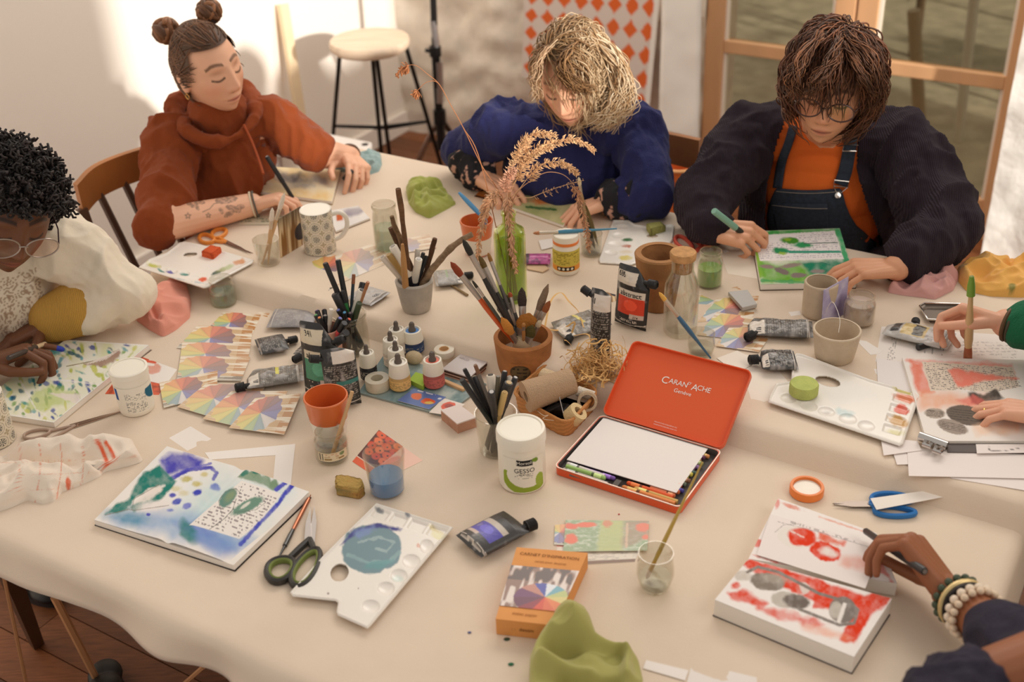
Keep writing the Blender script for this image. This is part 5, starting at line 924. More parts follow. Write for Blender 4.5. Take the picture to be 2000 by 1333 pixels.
B = [ # label, tip px, dy, fb, ff, hair, handle, r px, fw, flat
 ('orange-handled round brush with red brown hairs leaning far left in terracotta pot', 880, 512, -.01, .12, .22, (140, 60, 30), (214, 92, 36), 6.5, 1.15, 1),
 ('long black brush with dark pointed hairs, tallest left in terracotta pot', 904, 468, .0, .11, .18, (50, 46, 40), (36, 34, 34), 6.2, 1.1, 1),
 ('black flat brush with olive brown hairs in terracotta pot', 936, 500, .03, .10, .22, (104, 84, 44), (40, 38, 36), 6, 1.0, .6),
 ('slim grey brush with short golden hairs, tallest right in left cluster of terracotta pot', 953, 494, .04, .07, .2, (150, 106, 52), (84, 80, 76), 4.2, 1, 1),
 ('slim brush with pale golden hairs behind the black tall brush', 928, 508, .02, .10, .2, (190, 140, 70), (110, 102, 92), 4.2, 1.05, 1),
 ('thin dark green pointed paint brush at left in terracotta pot', 922, 548, -.02, .08, .1, (60, 56, 44), (66, 70, 62), 3.6, .9, 1),
 ('broad brush with black square hairs in middle of terracotta pot', 976, 584, .02, .17, .22, (46, 42, 34), (32, 32, 32), 13, 1.05, .35),
 ('slim dark brush standing upright in terracotta pot middle', 986, 574, .03, .12, .2, (70, 62, 44), (52, 52, 54), 4.2, 1.1, 1),
 ('slim dark brush with short rust red hairs in terracotta pot', 995, 571, .03, .06, .2, (160, 72, 36), (64, 62, 62), 4.6, 1.1, 1),
 ('brush with white ferrule and black salmon tipped hairs in terracotta pot', 1019, 562, .04, .22, .14, (60, 48, 40), (30, 30, 32), 8, 1.15, .6),
 ('round brush with long taupe pointed hairs at right in terracotta pot', 1071, 555, .02, .30, .16, (130, 106, 84), (150, 104, 60), 6.5, 1.25, 1),
 ('flat chestnut brush with pale ferrule, rightmost in terracotta pot', 1074, 588, .0, .16, .2, (150, 84, 44), (196, 164, 124), 6, 1.1, .6),
 ('fan of golden brown hairs, widest brush in terracotta pot', 1034, 612, -.01, .30, .14, (176, 112, 44), (210, 186, 150), 20, 1.1, .3),
 ('small blue-handled brush with golden hairs at terracotta pot front', 979, 620, -.03, .35, .2, (206, 138, 60), (60, 110, 140), 6.5, 1.5, .6),
 ('small flat brush with golden tip among handles of terracotta pot', 990, 634, -.02, .30, .25, (196, 140, 70), (70, 100, 120), 5, 1.2, .6),
 ('flat brush with dark olive hairs and wide steel ferrule, front of terracotta pot', 1040, 636, -.03, .28, .32, (92, 82, 40), (190, 150, 100), 11, 1.05, .35),
 ('blue-handled brush with pale ferrule at terracotta pot right rim', 1056, 626, -.015, .12, .35, (200, 180, 150), (56, 110, 150), 6, 1, 1),
 ('natural wood brush handle before the wide steel ferrule brush', 1023, 632, -.035, .06, .1, (176, 120, 66), (190, 134, 80), 4, 1, 1)]
for L, x, y, dy, fb, ff, hc, hh, rp, fw, fl in B:
    tip, end = inpot(BP, bh, x, y, dy, .9); brush(L, tip, end, fb, ff, hc, hh, rp*mpp(tip), fw, flat=fl)
# pens in the front glass tumbler
FG = [o for o in bpy.data.objects if o.name.startswith('pen_glass')][0]; FP = LOC[FG.name]; BK = (32, 32, 34)
for L, x, y, dy, r, cc, bc, cf, pl in (
 ('black fineliner at far left top in the front pen tumbler', 907, 721, .02, 4.5, BK, BK, .3, None), ('thick black pen leaning out lowest left of the front pen tumbler', 902, 742, -.02, 6, (40, 40, 42), (36, 44, 42), .4, None),
 ('grey brown wooden pencil pointing up from the front pen tumbler', 928, 713, .0, 4, (120, 84, 60), (112, 104, 96), .1, None), ('black pen behind the grey pencil in the front pen tumbler', 926, 736, .03, 6.5, BK, BK, .4, (120, 110, 96)),
 ('white capped marker, broadest pen of the front pen tumbler', 958, 733, .02, 9, (232, 220, 202), (40, 40, 42), .42, (60, 58, 56)), ('olive grey slim pen right of the white capped marker', 973, 735, .0, 4.5, (96, 88, 70), (90, 84, 70), .4, None),
 ('black clip pen standing tallest right in the front pen tumbler', 986, 726, .03, 6, BK, BK, .35, (196, 188, 180)), ('black pen with silver end at the front of pen tumbler', 960, 766, -.03, 7.5, (52, 50, 50), BK, .45, (206, 200, 196)),
 ('gold capped pen in the front pen tumbler', 986, 767, -.025, 6.5, (206, 172, 110), (180, 150, 96), .4, (176, 140, 80)), ('thick black marker with gold end, right of front pen tumbler', 994, 748, -.005, 9.5, (48, 44, 42), BK, .4, (190, 160, 110)),
 ('black pen with silver end, farthest right of front pen tumbler', 1007, 738, .01, 6, (44, 44, 46), BK, .4, (206, 202, 200)), ('white pen with grey end behind gold marker of front tumbler', 996, 736, .03, 5.5, (226, 214, 198), (206, 194, 178), .3, (186, 180, 174))):
    a, b = inpot(FP, .1, x, y, dy, 1.0, .006); pen(L, a, b, r*mpp(a), cc, bc, cf, pl)
# pens in the middle jar and the pink cup before it
PJ = [o for o in bpy.data.objects if o.name.startswith('pen_jar')][0]; JP = LOC[PJ.name]
CP, ch = cup('pen_cup', 'pinkish cup of felt pens hidden behind the paint pouch marked 341', 'cup', 647, 706, 640, 27, 24, mat('pink_plastic', (222, 168, 146), .5), .002)[1:3]
for L, x, y, dy, r, cc, bc, cf, pl in (
 ('long black marker standing tallest in the pen jar', 660, 508, .03, 5.5, BK, BK, .45, None), ('long black marker leaning left in the pen jar', 635, 514, .01, 5.5, BK, BK, .45, None), ('thick black marker cap leaning left in the pen jar', 655, 574, .0, 9, (46, 44, 44), BK, .4, (90, 86, 84)),
 ('dark pen with green ring in the pen jar', 669, 568, .0, 4.5, (44, 44, 46), (52, 130, 70), .2, None), ('white capped marker, broadest in the pen jar', 707, 567, .0, 8.5, (232, 222, 206), (40, 40, 42), .55, (70, 66, 62)), ('dark green glossy pen end before white capped marker', 702, 592, -.02, 6, (64, 78, 52), (52, 62, 48), .4, None),
 ('copper wooden pencil at right side of the pen jar', 719, 551, -.01, 3.6, (170, 110, 70), (176, 124, 86), .1, None), ('dark blue pencil with brown point in the pen jar', 691, 536, .03, 3.6, (140, 84, 54), (44, 60, 70), .12, None), ('short black marker cap behind pencils of the pen jar', 709, 552, .04, 6.5, BK, BK, .4, None),
 ('black pen with blue end in the pen jar', 661, 606, -.01, 5.5, BK, BK, .4, (110, 120, 196)), ('black pen with sky blue end in the pen jar', 673, 611, -.02, 5, BK, BK, .4, (96, 160, 200)), ('black pen with teal end in the pen jar', 675, 602, .01, 5, BK, BK, .4, (60, 140, 140)), ('black pen with dark end by the pen jar rim', 684, 612, -.02, 4.5, BK, BK, .4, (110, 96, 100))):
    a, b = inpot(JP, .1, x, y, dy, 1.0, .006); pen(L, a, b, r*mpp(a), cc, bc, cf, pl)
for L, x, y, dy, r, cc, bc, cf, pl in (
 ('felt pen with violet end in the pinkish cup', 619, 607, .02, 5, BK, BK, .4, (130, 96, 150)), ('felt pen with green end in the pinkish cup', 617, 616, .0, 5, BK, BK, .4, (90, 160, 96)), ('felt pen with orange end in the pinkish cup', 624, 621, -.01, 5, BK, BK, .4, (226, 140, 84)), ('felt pen with grey end in the pinkish cup', 635, 617, .0, 5, BK, BK, .4, (140, 132, 126)),
 ('felt pen with dark plum end in the pinkish cup', 633, 605, .03, 5, BK, BK, .4, (84, 60, 76)), ('white pen leaning between the pinkish cup and jar', 647, 604, .0, 5, (226, 214, 198), (216, 204, 190), .3, None), ('felt pen with indigo end in the pinkish cup', 664, 622, -.01, 5.5, BK, BK, .4, (100, 100, 190)), ('felt pen with red end in the pinkish cup', 682, 624, -.01, 5, BK, BK, .4, (226, 96, 72)), ('coral pink pen with dark cap in the pinkish cup', 673, 631, -.03, 6.5, (40, 38, 40), (226, 80, 84), .22, None), ('black marker with red ring leaning on the pinkish cup', 676, 650, -.045, 8, (40, 38, 40), (60, 40, 40), .4, None)):
    a, b = inpot(CP, .1, x, y, dy, 1.0, .006); pen(L, a, b, r*mpp(a), cc, bc, cf, pl)
# grey pot
for L, x, y, dy, r, cc, bc, cf, pl in (
 ('pale capped paint marker, leftmost in the grey pot', 747, 502, .0, 7, (226, 212, 194), (206, 190, 170), .4, (176, 168, 160)), ('gold capped paint marker in the grey pot', 759, 497, -.01, 6, (176, 140, 80), (36, 36, 40), .4, None), ('white capped paint marker, biggest in the grey pot', 767, 481, .0, 8.5, (236, 226, 210), (34, 34, 44), .5, (150, 144, 138)),
 ('white capped marker at right front of grey pot', 818, 506, -.01, 7.5, (236, 228, 212), (34, 34, 38), .5, (180, 172, 164)), ('small grey capped marker behind right white marker', 816, 487, .03, 5.5, (206, 196, 182), (70, 66, 64), .35, None), ('slim black pen right of the white marker in grey pot', 827, 494, .01, 4, BK, BK, .35, None), ('slim black pen second right in the grey pot', 833, 500, .02, 4, BK, BK, .35, None)):
    a, b = inpot(GP, .1, x, y, dy, 1.0, .008); pen(L, a, b, r*mpp(a), cc, bc, cf, pl, name='paint_marker')
br = (118, 84, 56)
def ptwig(label, pts, dys, r0, r1, c, seed): twig(label, [PY(x, y, GP[1]+d) for (x, y), d in zip(pts, dys)]+[GP+[.0, .004, .01]], r0, r1, c, 'twig', seed)
ptwig('longest straight twig rising from the grey pot', [(777, 369), (785, 420), (792, 480), (800, 540)], (.0, 0, 0, 0), .0052, .006, br, 1)
ptwig('short forked twig left of the longest twig', [(764, 422), (773, 448), (786, 480), (797, 545)], (.02, .02, .015, .01), .005, .006, (130, 100, 70), 2)
ptwig('dark twig crossing behind white markers in the grey pot', [(763, 445), (778, 478), (800, 515), (808, 550)], (.03, .03, .02, .01), .005, .006, (104, 74, 50), 3)
ptwig('dark bark twig at right of the grey pot', [(849, 466), (844, 490), (836, 520), (825, 555)], (.03, .03, .02, .01), .005, .006, (96, 64, 42), 4)
ptwig('curved grey driftwood stick leaning far right from grey pot', [(923, 457), (895, 472), (866, 500), (842, 530), (826, 558)], (.0, 0, 0, 0, 0), .0058, .0085, (150, 122, 94), 5)
ptwig('short dark bark piece inside the grey pot right side', [(835, 503), (834, 530), (822, 560)], (.03, .02, .01), .006, .007, (104, 70, 48), 6)
a, b = PY(786, 477, GP[1]-.028), PY(792, 560, GP[1]-.03); tag(MB().tube([a, along(a, b, .35), b, GP+[-.004, -.008, .012]], [.003, .0058, .0072, .006], 12).build('bamboo_pen', mat('bamboo', (196, 144, 88), .5, var=.2, vs=40, stretch=(1, 1, .2))), 'cut bamboo reed pen at the front of grey pot', 'pen')
# loose brushes and sticks
G1 = uvp = LOC[[o for o in bpy.data.objects if o.name == 'water_glass'][0].name]
for L, x, y, dy in (('pale brush with cream hairs leaning right in the small glass', 556, 377, .01), ('short pale brush with white hairs in the small glass', 532, 406, -.005)):
    a, b = inpot(G1, .06, x, y, dy, 1.0, .006); b = PZ(512 if x > 540 else 524, 516, ZB+.008); brush(L, a, b, .22, .15, (232, 216, 196), (206, 164, 116), 4.6*mpp(a), 1.1, (214, 200, 180))
PG = [o for o in bpy.data.objects if o.name.startswith('glue_pot')][0]; zt = LOC[PG.name][2]+h*0+ht(LOC[PG.name], 456)
brush('blue brush lying across the yellow-label glue pot lid', PZ(1041, 456, zt+.004), PZ(1205, 447, zt+.004), .08, .22, (190, 130, 90), (60, 130, 160), 4*mpp(LOC[PG.name]), .9, (214, 204, 190))
SG = T(1369, 690); brush('blue brush with yellow hairs leaning out of the small glass beside carafe', PY(1287, 571, SG[1]-.01), PZ(1388, 700, ZB+.008), .12, .24, (226, 170, 80), (56, 100, 132), 4.8*mpp(SG), .9, (206, 190, 170))
YG = T(1279, 1146); brush('long ochre yellow brush leaning in the front right glass', PZ(1262, 1132, ZF+.008), PY(1372, 903, YG[1]+.07), .08, .08, (196, 150, 110), (186, 152, 60), 4.6*mpp(YG), 1.1, (190, 150, 80))
GPt = LOC[gp.name]; a = PY(688, 765, GPt[1]+.035); tag(MB().tube([a, PZ(648, 893, ZF+.008)], [.0034, .0042], 10).build('wooden_stick', mat('stick_wood', (206, 166, 120), .7)), 'thin round wooden stick standing in the small printed pot', 'stick')
tag(MB().tube([T(848, 536, .004), T(913, 577, .004)], [.0022, .0030], 8).build('wooden_stick', mat('stick_olive', (140, 116, 80), .7)), 'thin olive stick lying right of the grey pot', 'stick')
kc = LOC[[o for o in bpy.data.objects if o.name.startswith('paper_cup')][1].name]
a, b = PY(896, 376, kc[1]+.03), PY(950, 432, kc[1]+.0); x = nz(np.cross(b-a, ray(915, 400))); kn = thing('palette_knife', 'sky blue plastic palette knife leaning in the orange-top cup', 'knife', kc+[0, 0, .01])
n = 9; ss = np.linspace(0, 1, n); wv = .0055*np.sin(np.clip(ss*1.0+.12, 0, 1)*PI*.86)**.6; mb = MB()
for sg in (-1, 1): pass
Pm = np.array([along(a, b, s) for s in ss]); G = np.stack([Pm-x*wv[:, None], Pm, Pm+x*wv[:, None]], 1); mb.grid(G); mb.build('blade', mat('blue_plastic', (92, 156, 204), .4), kn, solid=.0016)
MB().tube([b, kc+np.array([.012, 0, .012])], .0032, 8).build('handle', mat('blue_plastic'), kn)
FGp = T(1155, 496); brush('pale tipped brush in the glass behind the glue pot', PY(1130, 346, FGp[1]+.01), FGp+[0, 0, .006], .10, .12, (226, 206, 170), (170, 140, 100), 3.4*mpp(FGp), 1.1, (214, 200, 180))
for i, (x0, y0, x1, y1) in enumerate(((1127, 394, 1163, 488), (1140, 392, 1168, 480))):
    a, b = PY(x0, y0, FGp[1]+.005*i), PY(x1, y1, FGp[1]+.005*i); w = nz(np.cross(b-a, ray(1150, 440))); ss = np.linspace(0, 1, 9); wv = (.0075, .005)[i]*np.sin(ss*PI)**.7
    Pm = np.array([along(a, b, s) for s in ss])+np.array([0, .006, 0])*np.sin(ss*PI)[:, None]; G = np.stack([Pm-w*wv[:, None], Pm+np.array([0, .002, 0]), Pm+w*wv[:, None]], 1)
    tag(MB().grid(G).build('dried_leaf', mat(('dark_leaf', 'olive_leaf')[i], ((66, 60, 46), (120, 102, 62))[i], .8, bump=.3, bs=200), solid=.0008), ('dark grey-green dried leaf in the glass behind glue pot', 'olive brown dried leaf in the glass behind glue pot')[i], 'leaf')
# thin brush with black cap, next to open sketchbook
t = brush('fine brush with copper shaft and black cone cap beside green-grip scissors', T(607, 967, .004), T(545, 1089, .005), .08, .50, (150, 84, 50), (40, 36, 34), .0042, .4, (176, 112, 84))
# ------------------------------------------------------------------ scissors
def scissors(label, piv, tips, loops, hc, bc=(196, 186, 176), r=.0042, inner=None, h=.004, bw=.009):
    p = T(*piv, h); t = thing('scissors', label, 'scissors', p-[0, 0, h]); bm = mat('blade_%d' % bc[0], bc, .25, metal=.9); hm = mat('grip_%d_%d_%d' % hc, hc, .45)
    for k, tp in enumerate(tips):
        q = T(*tp, h); d = nz(q-p); s = nz(np.cross([0, 0, 1], d)); s = s*(1 if k else -1); L = np.linalg.norm(q-p)
        poly = [p-d*.012-s*bw*.3, p-d*.012+s*bw*.75, p+d*L*.5+s*bw*.62, q, p+d*L*.4-s*bw*.12]; MB().wprism([v+[0, 0, (.0018 if k else 0)-.002] for v in poly], .0016).build('blade', bm, t, smooth=False)
    for k, (cx, cy, a, b, rot) in enumerate(loops):
        cc, ss = math.cos(math.radians(rot)), math.sin(math.radians(rot)); pts = []
        for u in np.linspace(0, 2*PI, 28, endpoint=False):
            f = 1-.18*math.cos(u); x, y = a*math.cos(u), b*math.sin(u)*f; pts.append(T(cx+x*cc-y*ss, cy+x*ss+y*cc, h+.001))
        pts = np.array(pts); j = np.argmin(np.linalg.norm(pts-p, axis=1)); mb = MB().tube(pts, r, 8, closed=True, flat=1.25, up=(0, 0, 1)).tube([pts[j], along(pts[j], p, .55), p], [r*1.0, r*1.1, r*.9], 8)
        lp = mb.build('handle', hm, t)
        if inner: c = pts.mean(0); MB().tube(c+(pts-c)*(1-r*1.25/np.linalg.norm(pts-c, axis=1).mean()*.7), r*.62, 8, closed=True, flat=1.8, up=(0, 0, 1)).build('grip_lining', mat('lining_%d' % inner[0], inner, .6), lp)
    MB().lathe([(1e-5, -.003), (.0035, -.003), (.0035, .0022), (1e-5, .0026)], p, 14).build('screw', bm, t)
scissors('scissors with black and green padded handles at palette corner', (605, 1053), [(614, 988), (607, 992)], [(598, 1110, 42, 19, -57), (549, 1113, 29, 21, -28)], (52, 48, 44), (214, 206, 200), .0052, (116, 128, 62), .0065, .012)
scissors('orange-handled scissors behind the left paint palette', (443, 474), [(494, 494), (490, 496)], [(428, 456, 15, 8, -20), (404, 467, 15, 8, 10)], (226, 138, 56), (170, 150, 140), .0045)
scissors('all-metal scissors below the watercolour block at left', (150, 830), [(248, 798), (246, 802)], [(72, 848, 26, 7.5, -12), (74, 865, 24, 8, -10)], (176, 150, 132), (186, 164, 150), .0026, None, .004, .008)
scissors('blue-handled scissors lying under the white paper strip', (1698, 985), [(1626, 983), (1628, 987)], [(1742, 975, 40, 10, 2), (1748, 1000, 40, 9, 4)], (40, 116, 186), (120, 108, 100), .0042, None, .005, .012)
scissors('red-handled scissors behind the clay pot and carafe', (1352, 498), [(1338, 530), (1334, 528)], [(1336, 476, 20, 9, 35), (1376, 470, 18, 9, 20)], (204, 84, 66), (180, 170, 160), .0045)
# ------------------------------------------------------------------ paint pouches
def pouch(label, o, xd, yd, w, h, th, fn, cap=(.92, .80), capdir=(1, .35), chop=.30, crink=.0012, seed=0, capc=(34, 32, 32), texts=(), n=.0014, caplen=.024, capr=.0085):
    """front lower left corner o, xd across, yd up the pouch (unit vectors); front looks along xd x yd"""
    xd = nz(xd); yd = nz(yd-xd*(yd @ xd)); nd = np.cross(xd, yd); t = thing('paint_pouch', label, 'paint', o if nd[2] < .6 else o+xd*w/2+yd*h/2)
    nx = int(w/n)+2; ny = int(h/n)+2; s, v = np.meshgrid(np.linspace(0, 1, nx), np.linspace(0, 1, ny)); right = np.where(v > 1-chop, 1-(v-(1-chop))/chop*.42, 1.0); rnd = .04*np.clip((v-.955)/.045, 0, 1)**2
    sx = rnd+(right-2*rnd)*s; bul = (np.sin(PI*np.clip(s, 0, 1))**.55)*np.clip((1-v)/.22, 0, 1)**.6*np.clip(v/.07, .12, 1)
    bul = bul*np.where(v < .07, .35, 1); X = sx*w; Y = v*h
    wr = noise(np.stack([X*1.0, Y*.55], -1), .012, seed)*.6+noise(np.stack([X+Y*.7, Y-X*.5], -1), .007, seed+5)*.4; z = th*.5*bul+crink*wr*np.clip(bul*2+.25, 0, 1)
    Q = np.stack([sx, 1-v], -1); C = fn(Q, np.broadcast_to(lin((34, 32, 32)), Q.shape[:-1]+(3,)).copy(), wr)
    F = o+X[..., None]*xd+Y[..., None]*yd+z[..., None]*nd; Bk = o+X[..., None]*xd+Y[..., None]*yd-(th*.5*bul)[..., None]*nd
    mb = MB(); mb.grid(F, 0, C); mb.grid(Bk[:, ::-1], 0, C[:, ::-1]*.9)
    ring = lambda G: np.concatenate([G[0], G[1:, -1], G[-1, -2::-1], G[-2:0:-1, 0]]); a, b = ring(F), ring(Bk); m = len(a); mb.add(np.concatenate([a, b]), [(k, m+k, m+(k+1) % m, (k+1) % m) for k in range(m)], 0, (30, 28, 28))
    mb.build('sachet', mat('foil_print', vcol=True, rough=.38, spec=.6, bump=.12, bs=60), t, auto=60)
    if cap:
        c0 = o+xd*w*cap[0]+yd*h*cap[1]; cd = nz(xd*capdir[0]+yd*capdir[1]); ax0 = nz(np.cross(cd, nd)); ax = (ax0, np.cross(cd, ax0), cd)
        pr = [(capr*.55, -.006), (capr*.55, .004), (capr, .0045)]
        for i in range(6): q = .006+i*(caplen-.009)/6; pr += [(capr, q), (capr*.9, q+.0012), (capr, q+.0024)]
        pr += [(capr*.9, caplen-.002), (capr*.55, caplen), (capr*.5, caplen-.002), (1e-5, caplen-.002)]
        MB().lathe(pr, c0, 18, ax).build('cap', mat('pouch_cap_%d' % capc[0], capc, .45), t)
    if texts:
        mb = MB(); Fi = lambda a, b: F[int(np.clip((1-b)*(ny-1), 0, ny-1)), int(np.clip(a*(nx-1), 0, nx-1))]
        def warp(cx, cy): return lambda x, y: (lambda a, b: Fi(a, b)+nd*.0009)(cx+x/w, cy-y/h)
        for txt, size, cx, cy, col in texts: mb.text(txt, size*w, 0, 0, 0, 0, col, warp=warp(cx, cy))
        mb.build('lettering', VC(), t, smooth=False)
    return t
def front(lab, dark=(36, 34, 34), lcol=(228, 214, 196), foot=(216, 204, 190), toplabel=True):
    def fn(Q, C, wr):
        x, y = Q[..., 0], Q[..., 1]; C = np.broadcast_to(lin(dark), C.shape).copy()
        def rect(x0, y0, x1, y1, c): C[(x > x0) & (x < x1) & (y > y0) & (y < y1)] = lin(c)
        if toplabel: rect(.04, .08, .66, .27, lcol)
        rect(.14, .36, .93, .47, lcol); rect(.14, .47, .93, .76, lab); C[np.hypot((x-.55)/.2, (y-.60)/.09) < 1] = lin(np.clip(np.array(lab)*1.12+16, 0, 255)); rect(.55, .74, .93, .81, (214, 190, 176))
        for q in (.905, .93): C[np.abs(y-q-.02*np.sin(x*3)) < .006] = lin(foot)
        m = np.clip(wr*2.2-.75, 0, 1)[..., None]*.5; return C*(1-m)+lin((196, 188, 182))*m  # highlights on the crinkles painted into the colour
    return fn
def backside(strip, base=(46, 44, 42), silver=.5, label=True, ink=(200, 192, 180), lx=(.05, .03, .6, .22)):
    def fn(Q, C, wr):
        x, y = Q[..., 0], Q[..., 1]; ops = [('w', [(.05, .25), (.95, .25), (.95, .85), (.05, .85)], 0, .036, ink, .55)]
        C = paint(Q, base, ops); m = np.clip(wr*1.6+silver-.5, 0, 1)[..., None]; C = C*(1-m*.75)+lin((182, 176, 172))*m*.75  # silver foil tone with crinkle highlights painted in
        if strip: C[(y > .52) & (y < .58) & (x > .35)] = lin(strip)
        if label: C[(x > lx[0]) & (x < lx[2]) & (y > lx[1]) & (y < lx[3])] = lin((226, 214, 200)); C[(x > .1) & (x < .3) & (y > .12) & (y < .2) & (((x*60) % 1) < .5)] = lin((60, 56, 54))
        for q in (.90, .93): C[np.abs(y-q) < .007] = lin((220, 210, 198))
        return C
    return fn
def standing(label, bl, br_, topy, fn, th, lean=.12, **kw):
    a, b = T(*bl, .002), T(*br_, .002); xd = nz(b-a); h = ht(a, topy)*1.0; nd = np.cross(xd, [0, 0, 1]); yd = nz(np.array([0, 0, 1.0])-nd*lean)
    return pouch(label, a+nd*th*.1, xd, yd, np.linalg.norm(b-a), h/yd[2], th, fn, **kw)
standing('standing black paint pouch with red label marked 686', (1202, 626), (1263, 647), 517, front((222, 66, 36)), .03, .12, cap=(.90, .80), capdir=(1, .1), texts=[('686', .20, .28, .125, (36, 30, 28)), ('abstract', .20, .54, .415, (36, 30, 28)), ('SENNELIER', .11, .53, .855, (226, 214, 198)), ('120 ml', .08, .74, .775, (60, 40, 36))], seed=3, capr=.0095)
standing('standing black paint pouch seen from its back, left of red label pouch', (1154, 686), (1192, 696), 563, backside(None, (44, 42, 40), .34, lx=(.2, .06, .98, .30)), .026, .05, cap=(.0, .88), capdir=(-1, .5), chop=.08, seed=5)
standing('standing black paint pouch marked 341 with green label', (598, 764), (668, 776), 632, front((74, 142, 108), (40, 38, 36), (222, 206, 178)), .03, .10, cap=(.95, .78), capdir=(.8, .4), texts=[('341', .19, .40, .125, (34, 30, 28)), ('abstract', .20, .54, .415, (36, 30, 28)), ('4 nuit', .09, .33, .775, (214, 200, 180)), ('SENNELIER', .11, .53, .855, (226, 214, 198))], seed=7)
standing('standing black paint pouch with teal stripe on its back, front of 341', (640, 796), (706, 786), 688, backside((52, 122, 116), (40, 38, 36), .22, lx=(.30, .04, .96, .22)), .03, .08, cap=(.02, .84), capdir=(-1, .25), chop=.1, seed=9)
def lying(label, bl, br_, tl, fn, th, lift=0, tr=None, **kw):       # corners on the cloth: foot left, foot right, top left
    a, b, c = T(*bl, .003+lift+th*.5), T(*br_, .003+lift+th*.5), T(*tl, .003+lift+th*.5)
    z = min(a[2], b[2], c[2]) if abs(a[2]-c[2]) < .02 else None
    return pouch(label, a, b-a, c-a, np.linalg.norm(b-a), np.linalg.norm(c-a), th, fn, **kw)
lying('crumpled silver grey paint pouch with violet sheen behind other tubes', (520, 640), (537, 604), (590, 662), backside(None, (150, 144, 144), .7, False), .016, crink=.004, seed=11, cap=None, chop=.05)
lying('crumpled silver and black paint pouch with white stripes, flat end left', (508, 694), (497, 664), (566, 682), backside(None, (70, 66, 64), .6, False), .018, crink=.003, seed=12, cap=(.5, 1.0), capdir=(0, 1), chop=.05)
lying('grey paint pouch with orange label behind the pouch marked 341', (572, 692), (618, 700), (556, 644), front((236, 130, 76), (96, 90, 86), (120, 112, 106)), .018, .002, crink=.003, seed=13, cap=(.4, .0), capdir=(-.4, -1), chop=.05)
lying('crumpled grey paint pouch with yellow stripe and black cap at left', (594, 744), (590, 712), (486, 744), backside((226, 216, 96), (120, 112, 102), .62, True), .022, crink=.0035, seed=14, cap=(.18, 1.0), capdir=(-.1, 1), chop=.12, capr=.010)
lying('silver grey paint pouch lying behind the pen jar, lettered end', (725, 598), (763, 572), (700, 572), backside(None, (170, 164, 160), .7, False), .012, crink=.002, seed=15, cap=None, chop=.05, texts=[('960', .16, .5, .8, (90, 84, 84))])
lying('grey green paint tube lying behind the brushes, right of grey pot', (852, 560), (846, 530), (904, 548), backside((150, 170, 130), (140, 132, 122), .7, True), .014, crink=.0025, seed=16, cap=(.5, 1), capdir=(0, 1), chop=.08)
lying('crumpled grey paint pouch with yellow strip under the raffia strand', (1196, 634), (1156, 604), (1092, 646), backside((222, 206, 120), (116, 108, 98), .6, True), .016, crink=.003, seed=17, cap=(.08, .88), capdir=(-.7, .8), chop=.1)
lying('black and white barcode paint pouch squeezed flat beside larger beige cup', (1590, 660), (1586, 628), (1462, 662), backside(None, (96, 92, 88), .55, True, lx=(.04, .03, .7, .26)), .024, crink=.0035, seed=18, cap=(.06, .90), capdir=(-.7, .7), chop=.1, capr=.010)
lying('small black paint pouch with black cap above right palette corner', (1560, 722), (1550, 686), (1492, 730), backside(None, (64, 60, 58), .45, True), .024, crink=.003, seed=19, cap=(.55, .98), capdir=(-.1, 1), chop=.08, capr=.010)
lying('silver and gold paint pouch under the hand with green sleeve', (1850, 684), (1868, 652), (1732, 642), lambda Q, C, wr: paint(Q, (190, 184, 178), [('p', [(.15, .25), (.8, .25), (.8, .62), (.15, .62)], (206, 180, 120), 1, .01, 0), ('p', [(.2, .42), (.75, .42), (.75, .58), (.2, .58)], (40, 36, 34), .9, .01, .03), ('p', [(.2, .1), (.8, .1), (.8, .22), (.2, .22)], (50, 46, 44), .9, .02, .03), ('l', [(0, .9), (1, .9)], .02, (60, 56, 54), 1, 0), ('w', [(.1, .66), (.9, .66), (.9, .86), (.1, .86)], 0, .05, (120, 112, 110), .7), ('w', [(.1, .84), (.9, .84), (.9, .98), (.1, .98)], 0, .05, (120, 112, 110), .7)])*(1+.2*np.clip(wr, -.5, 1))[..., None], .02, seed=20, crink=.002, cap=(.9, .62), capdir=(1, .2), chop=.3)  # crinkle light and shade multiplied into the print
lying('paint pouch with violet blue label and black cap, nearest front', (940, 1090), (890, 1046), (1044, 1046), front((92, 84, 178), (58, 54, 52), (206, 192, 178), (226, 214, 200), False), .026, crink=.0032, seed=21, cap=(.20, .97), capdir=(-.15, 1), chop=.02, capr=.0105, texts=[('abstract', .20, .5, .415, (36, 30, 28)), ('316', .17, .66, .12, (50, 46, 44))])
t = lying('magenta pencil packet behind the green bottle', (1074, 516), (1076, 496), (1022, 516), lambda Q, C, wr: paint(Q, (196, 84, 150), [('n', .1, (90, 40, 80), .8), ('l', [(.5, 0), (.5, 1)], .12, (230, 150, 196), .8, .05), ('p', [(.0, .0), (1, 0), (1, .2), (0, .2)], (60, 44, 56), .9, .05, .05)]), .012, seed=22, crink=.001, cap=None, chop=.02)
t['category'] = 'packet'; t.name = 'pencil_packet'
pen('black marker lying beside the silver and gold pouch', T(1792, 679, .008), T(1850, 662, .008), .0065, BK, (44, 42, 42), .4, name='marker')
# grey dish right
t = thing('metal_dish', 'shallow grey metal dish beside the hand with green sleeve', 'dish', T(1840, 612)); pr = [T(x, y, .012) for x, y in ((1796, 598), (1806, 592), (1880, 594), (1886, 602), (1870, 628), (1812, 624))]
c = np.mean(pr, 0)-[0, 0, .010]; mb = MB(); R_ = [c+(p-c)*.8*np.array([1, 1, 0]) for p in pr]; m = len(pr); mb.add(pr+R_, [(k, (k+1) % m, m+(k+1) % m, m+k) for k in range(m)]+[tuple(m+k for k in range(m))]); mb.build('bowl', mat('pewter', (120, 108, 98), .4, metal=.6), t, solid=.0015)
MB().tube(pr, .0022, 8, closed=True).build('rim', stl, t)
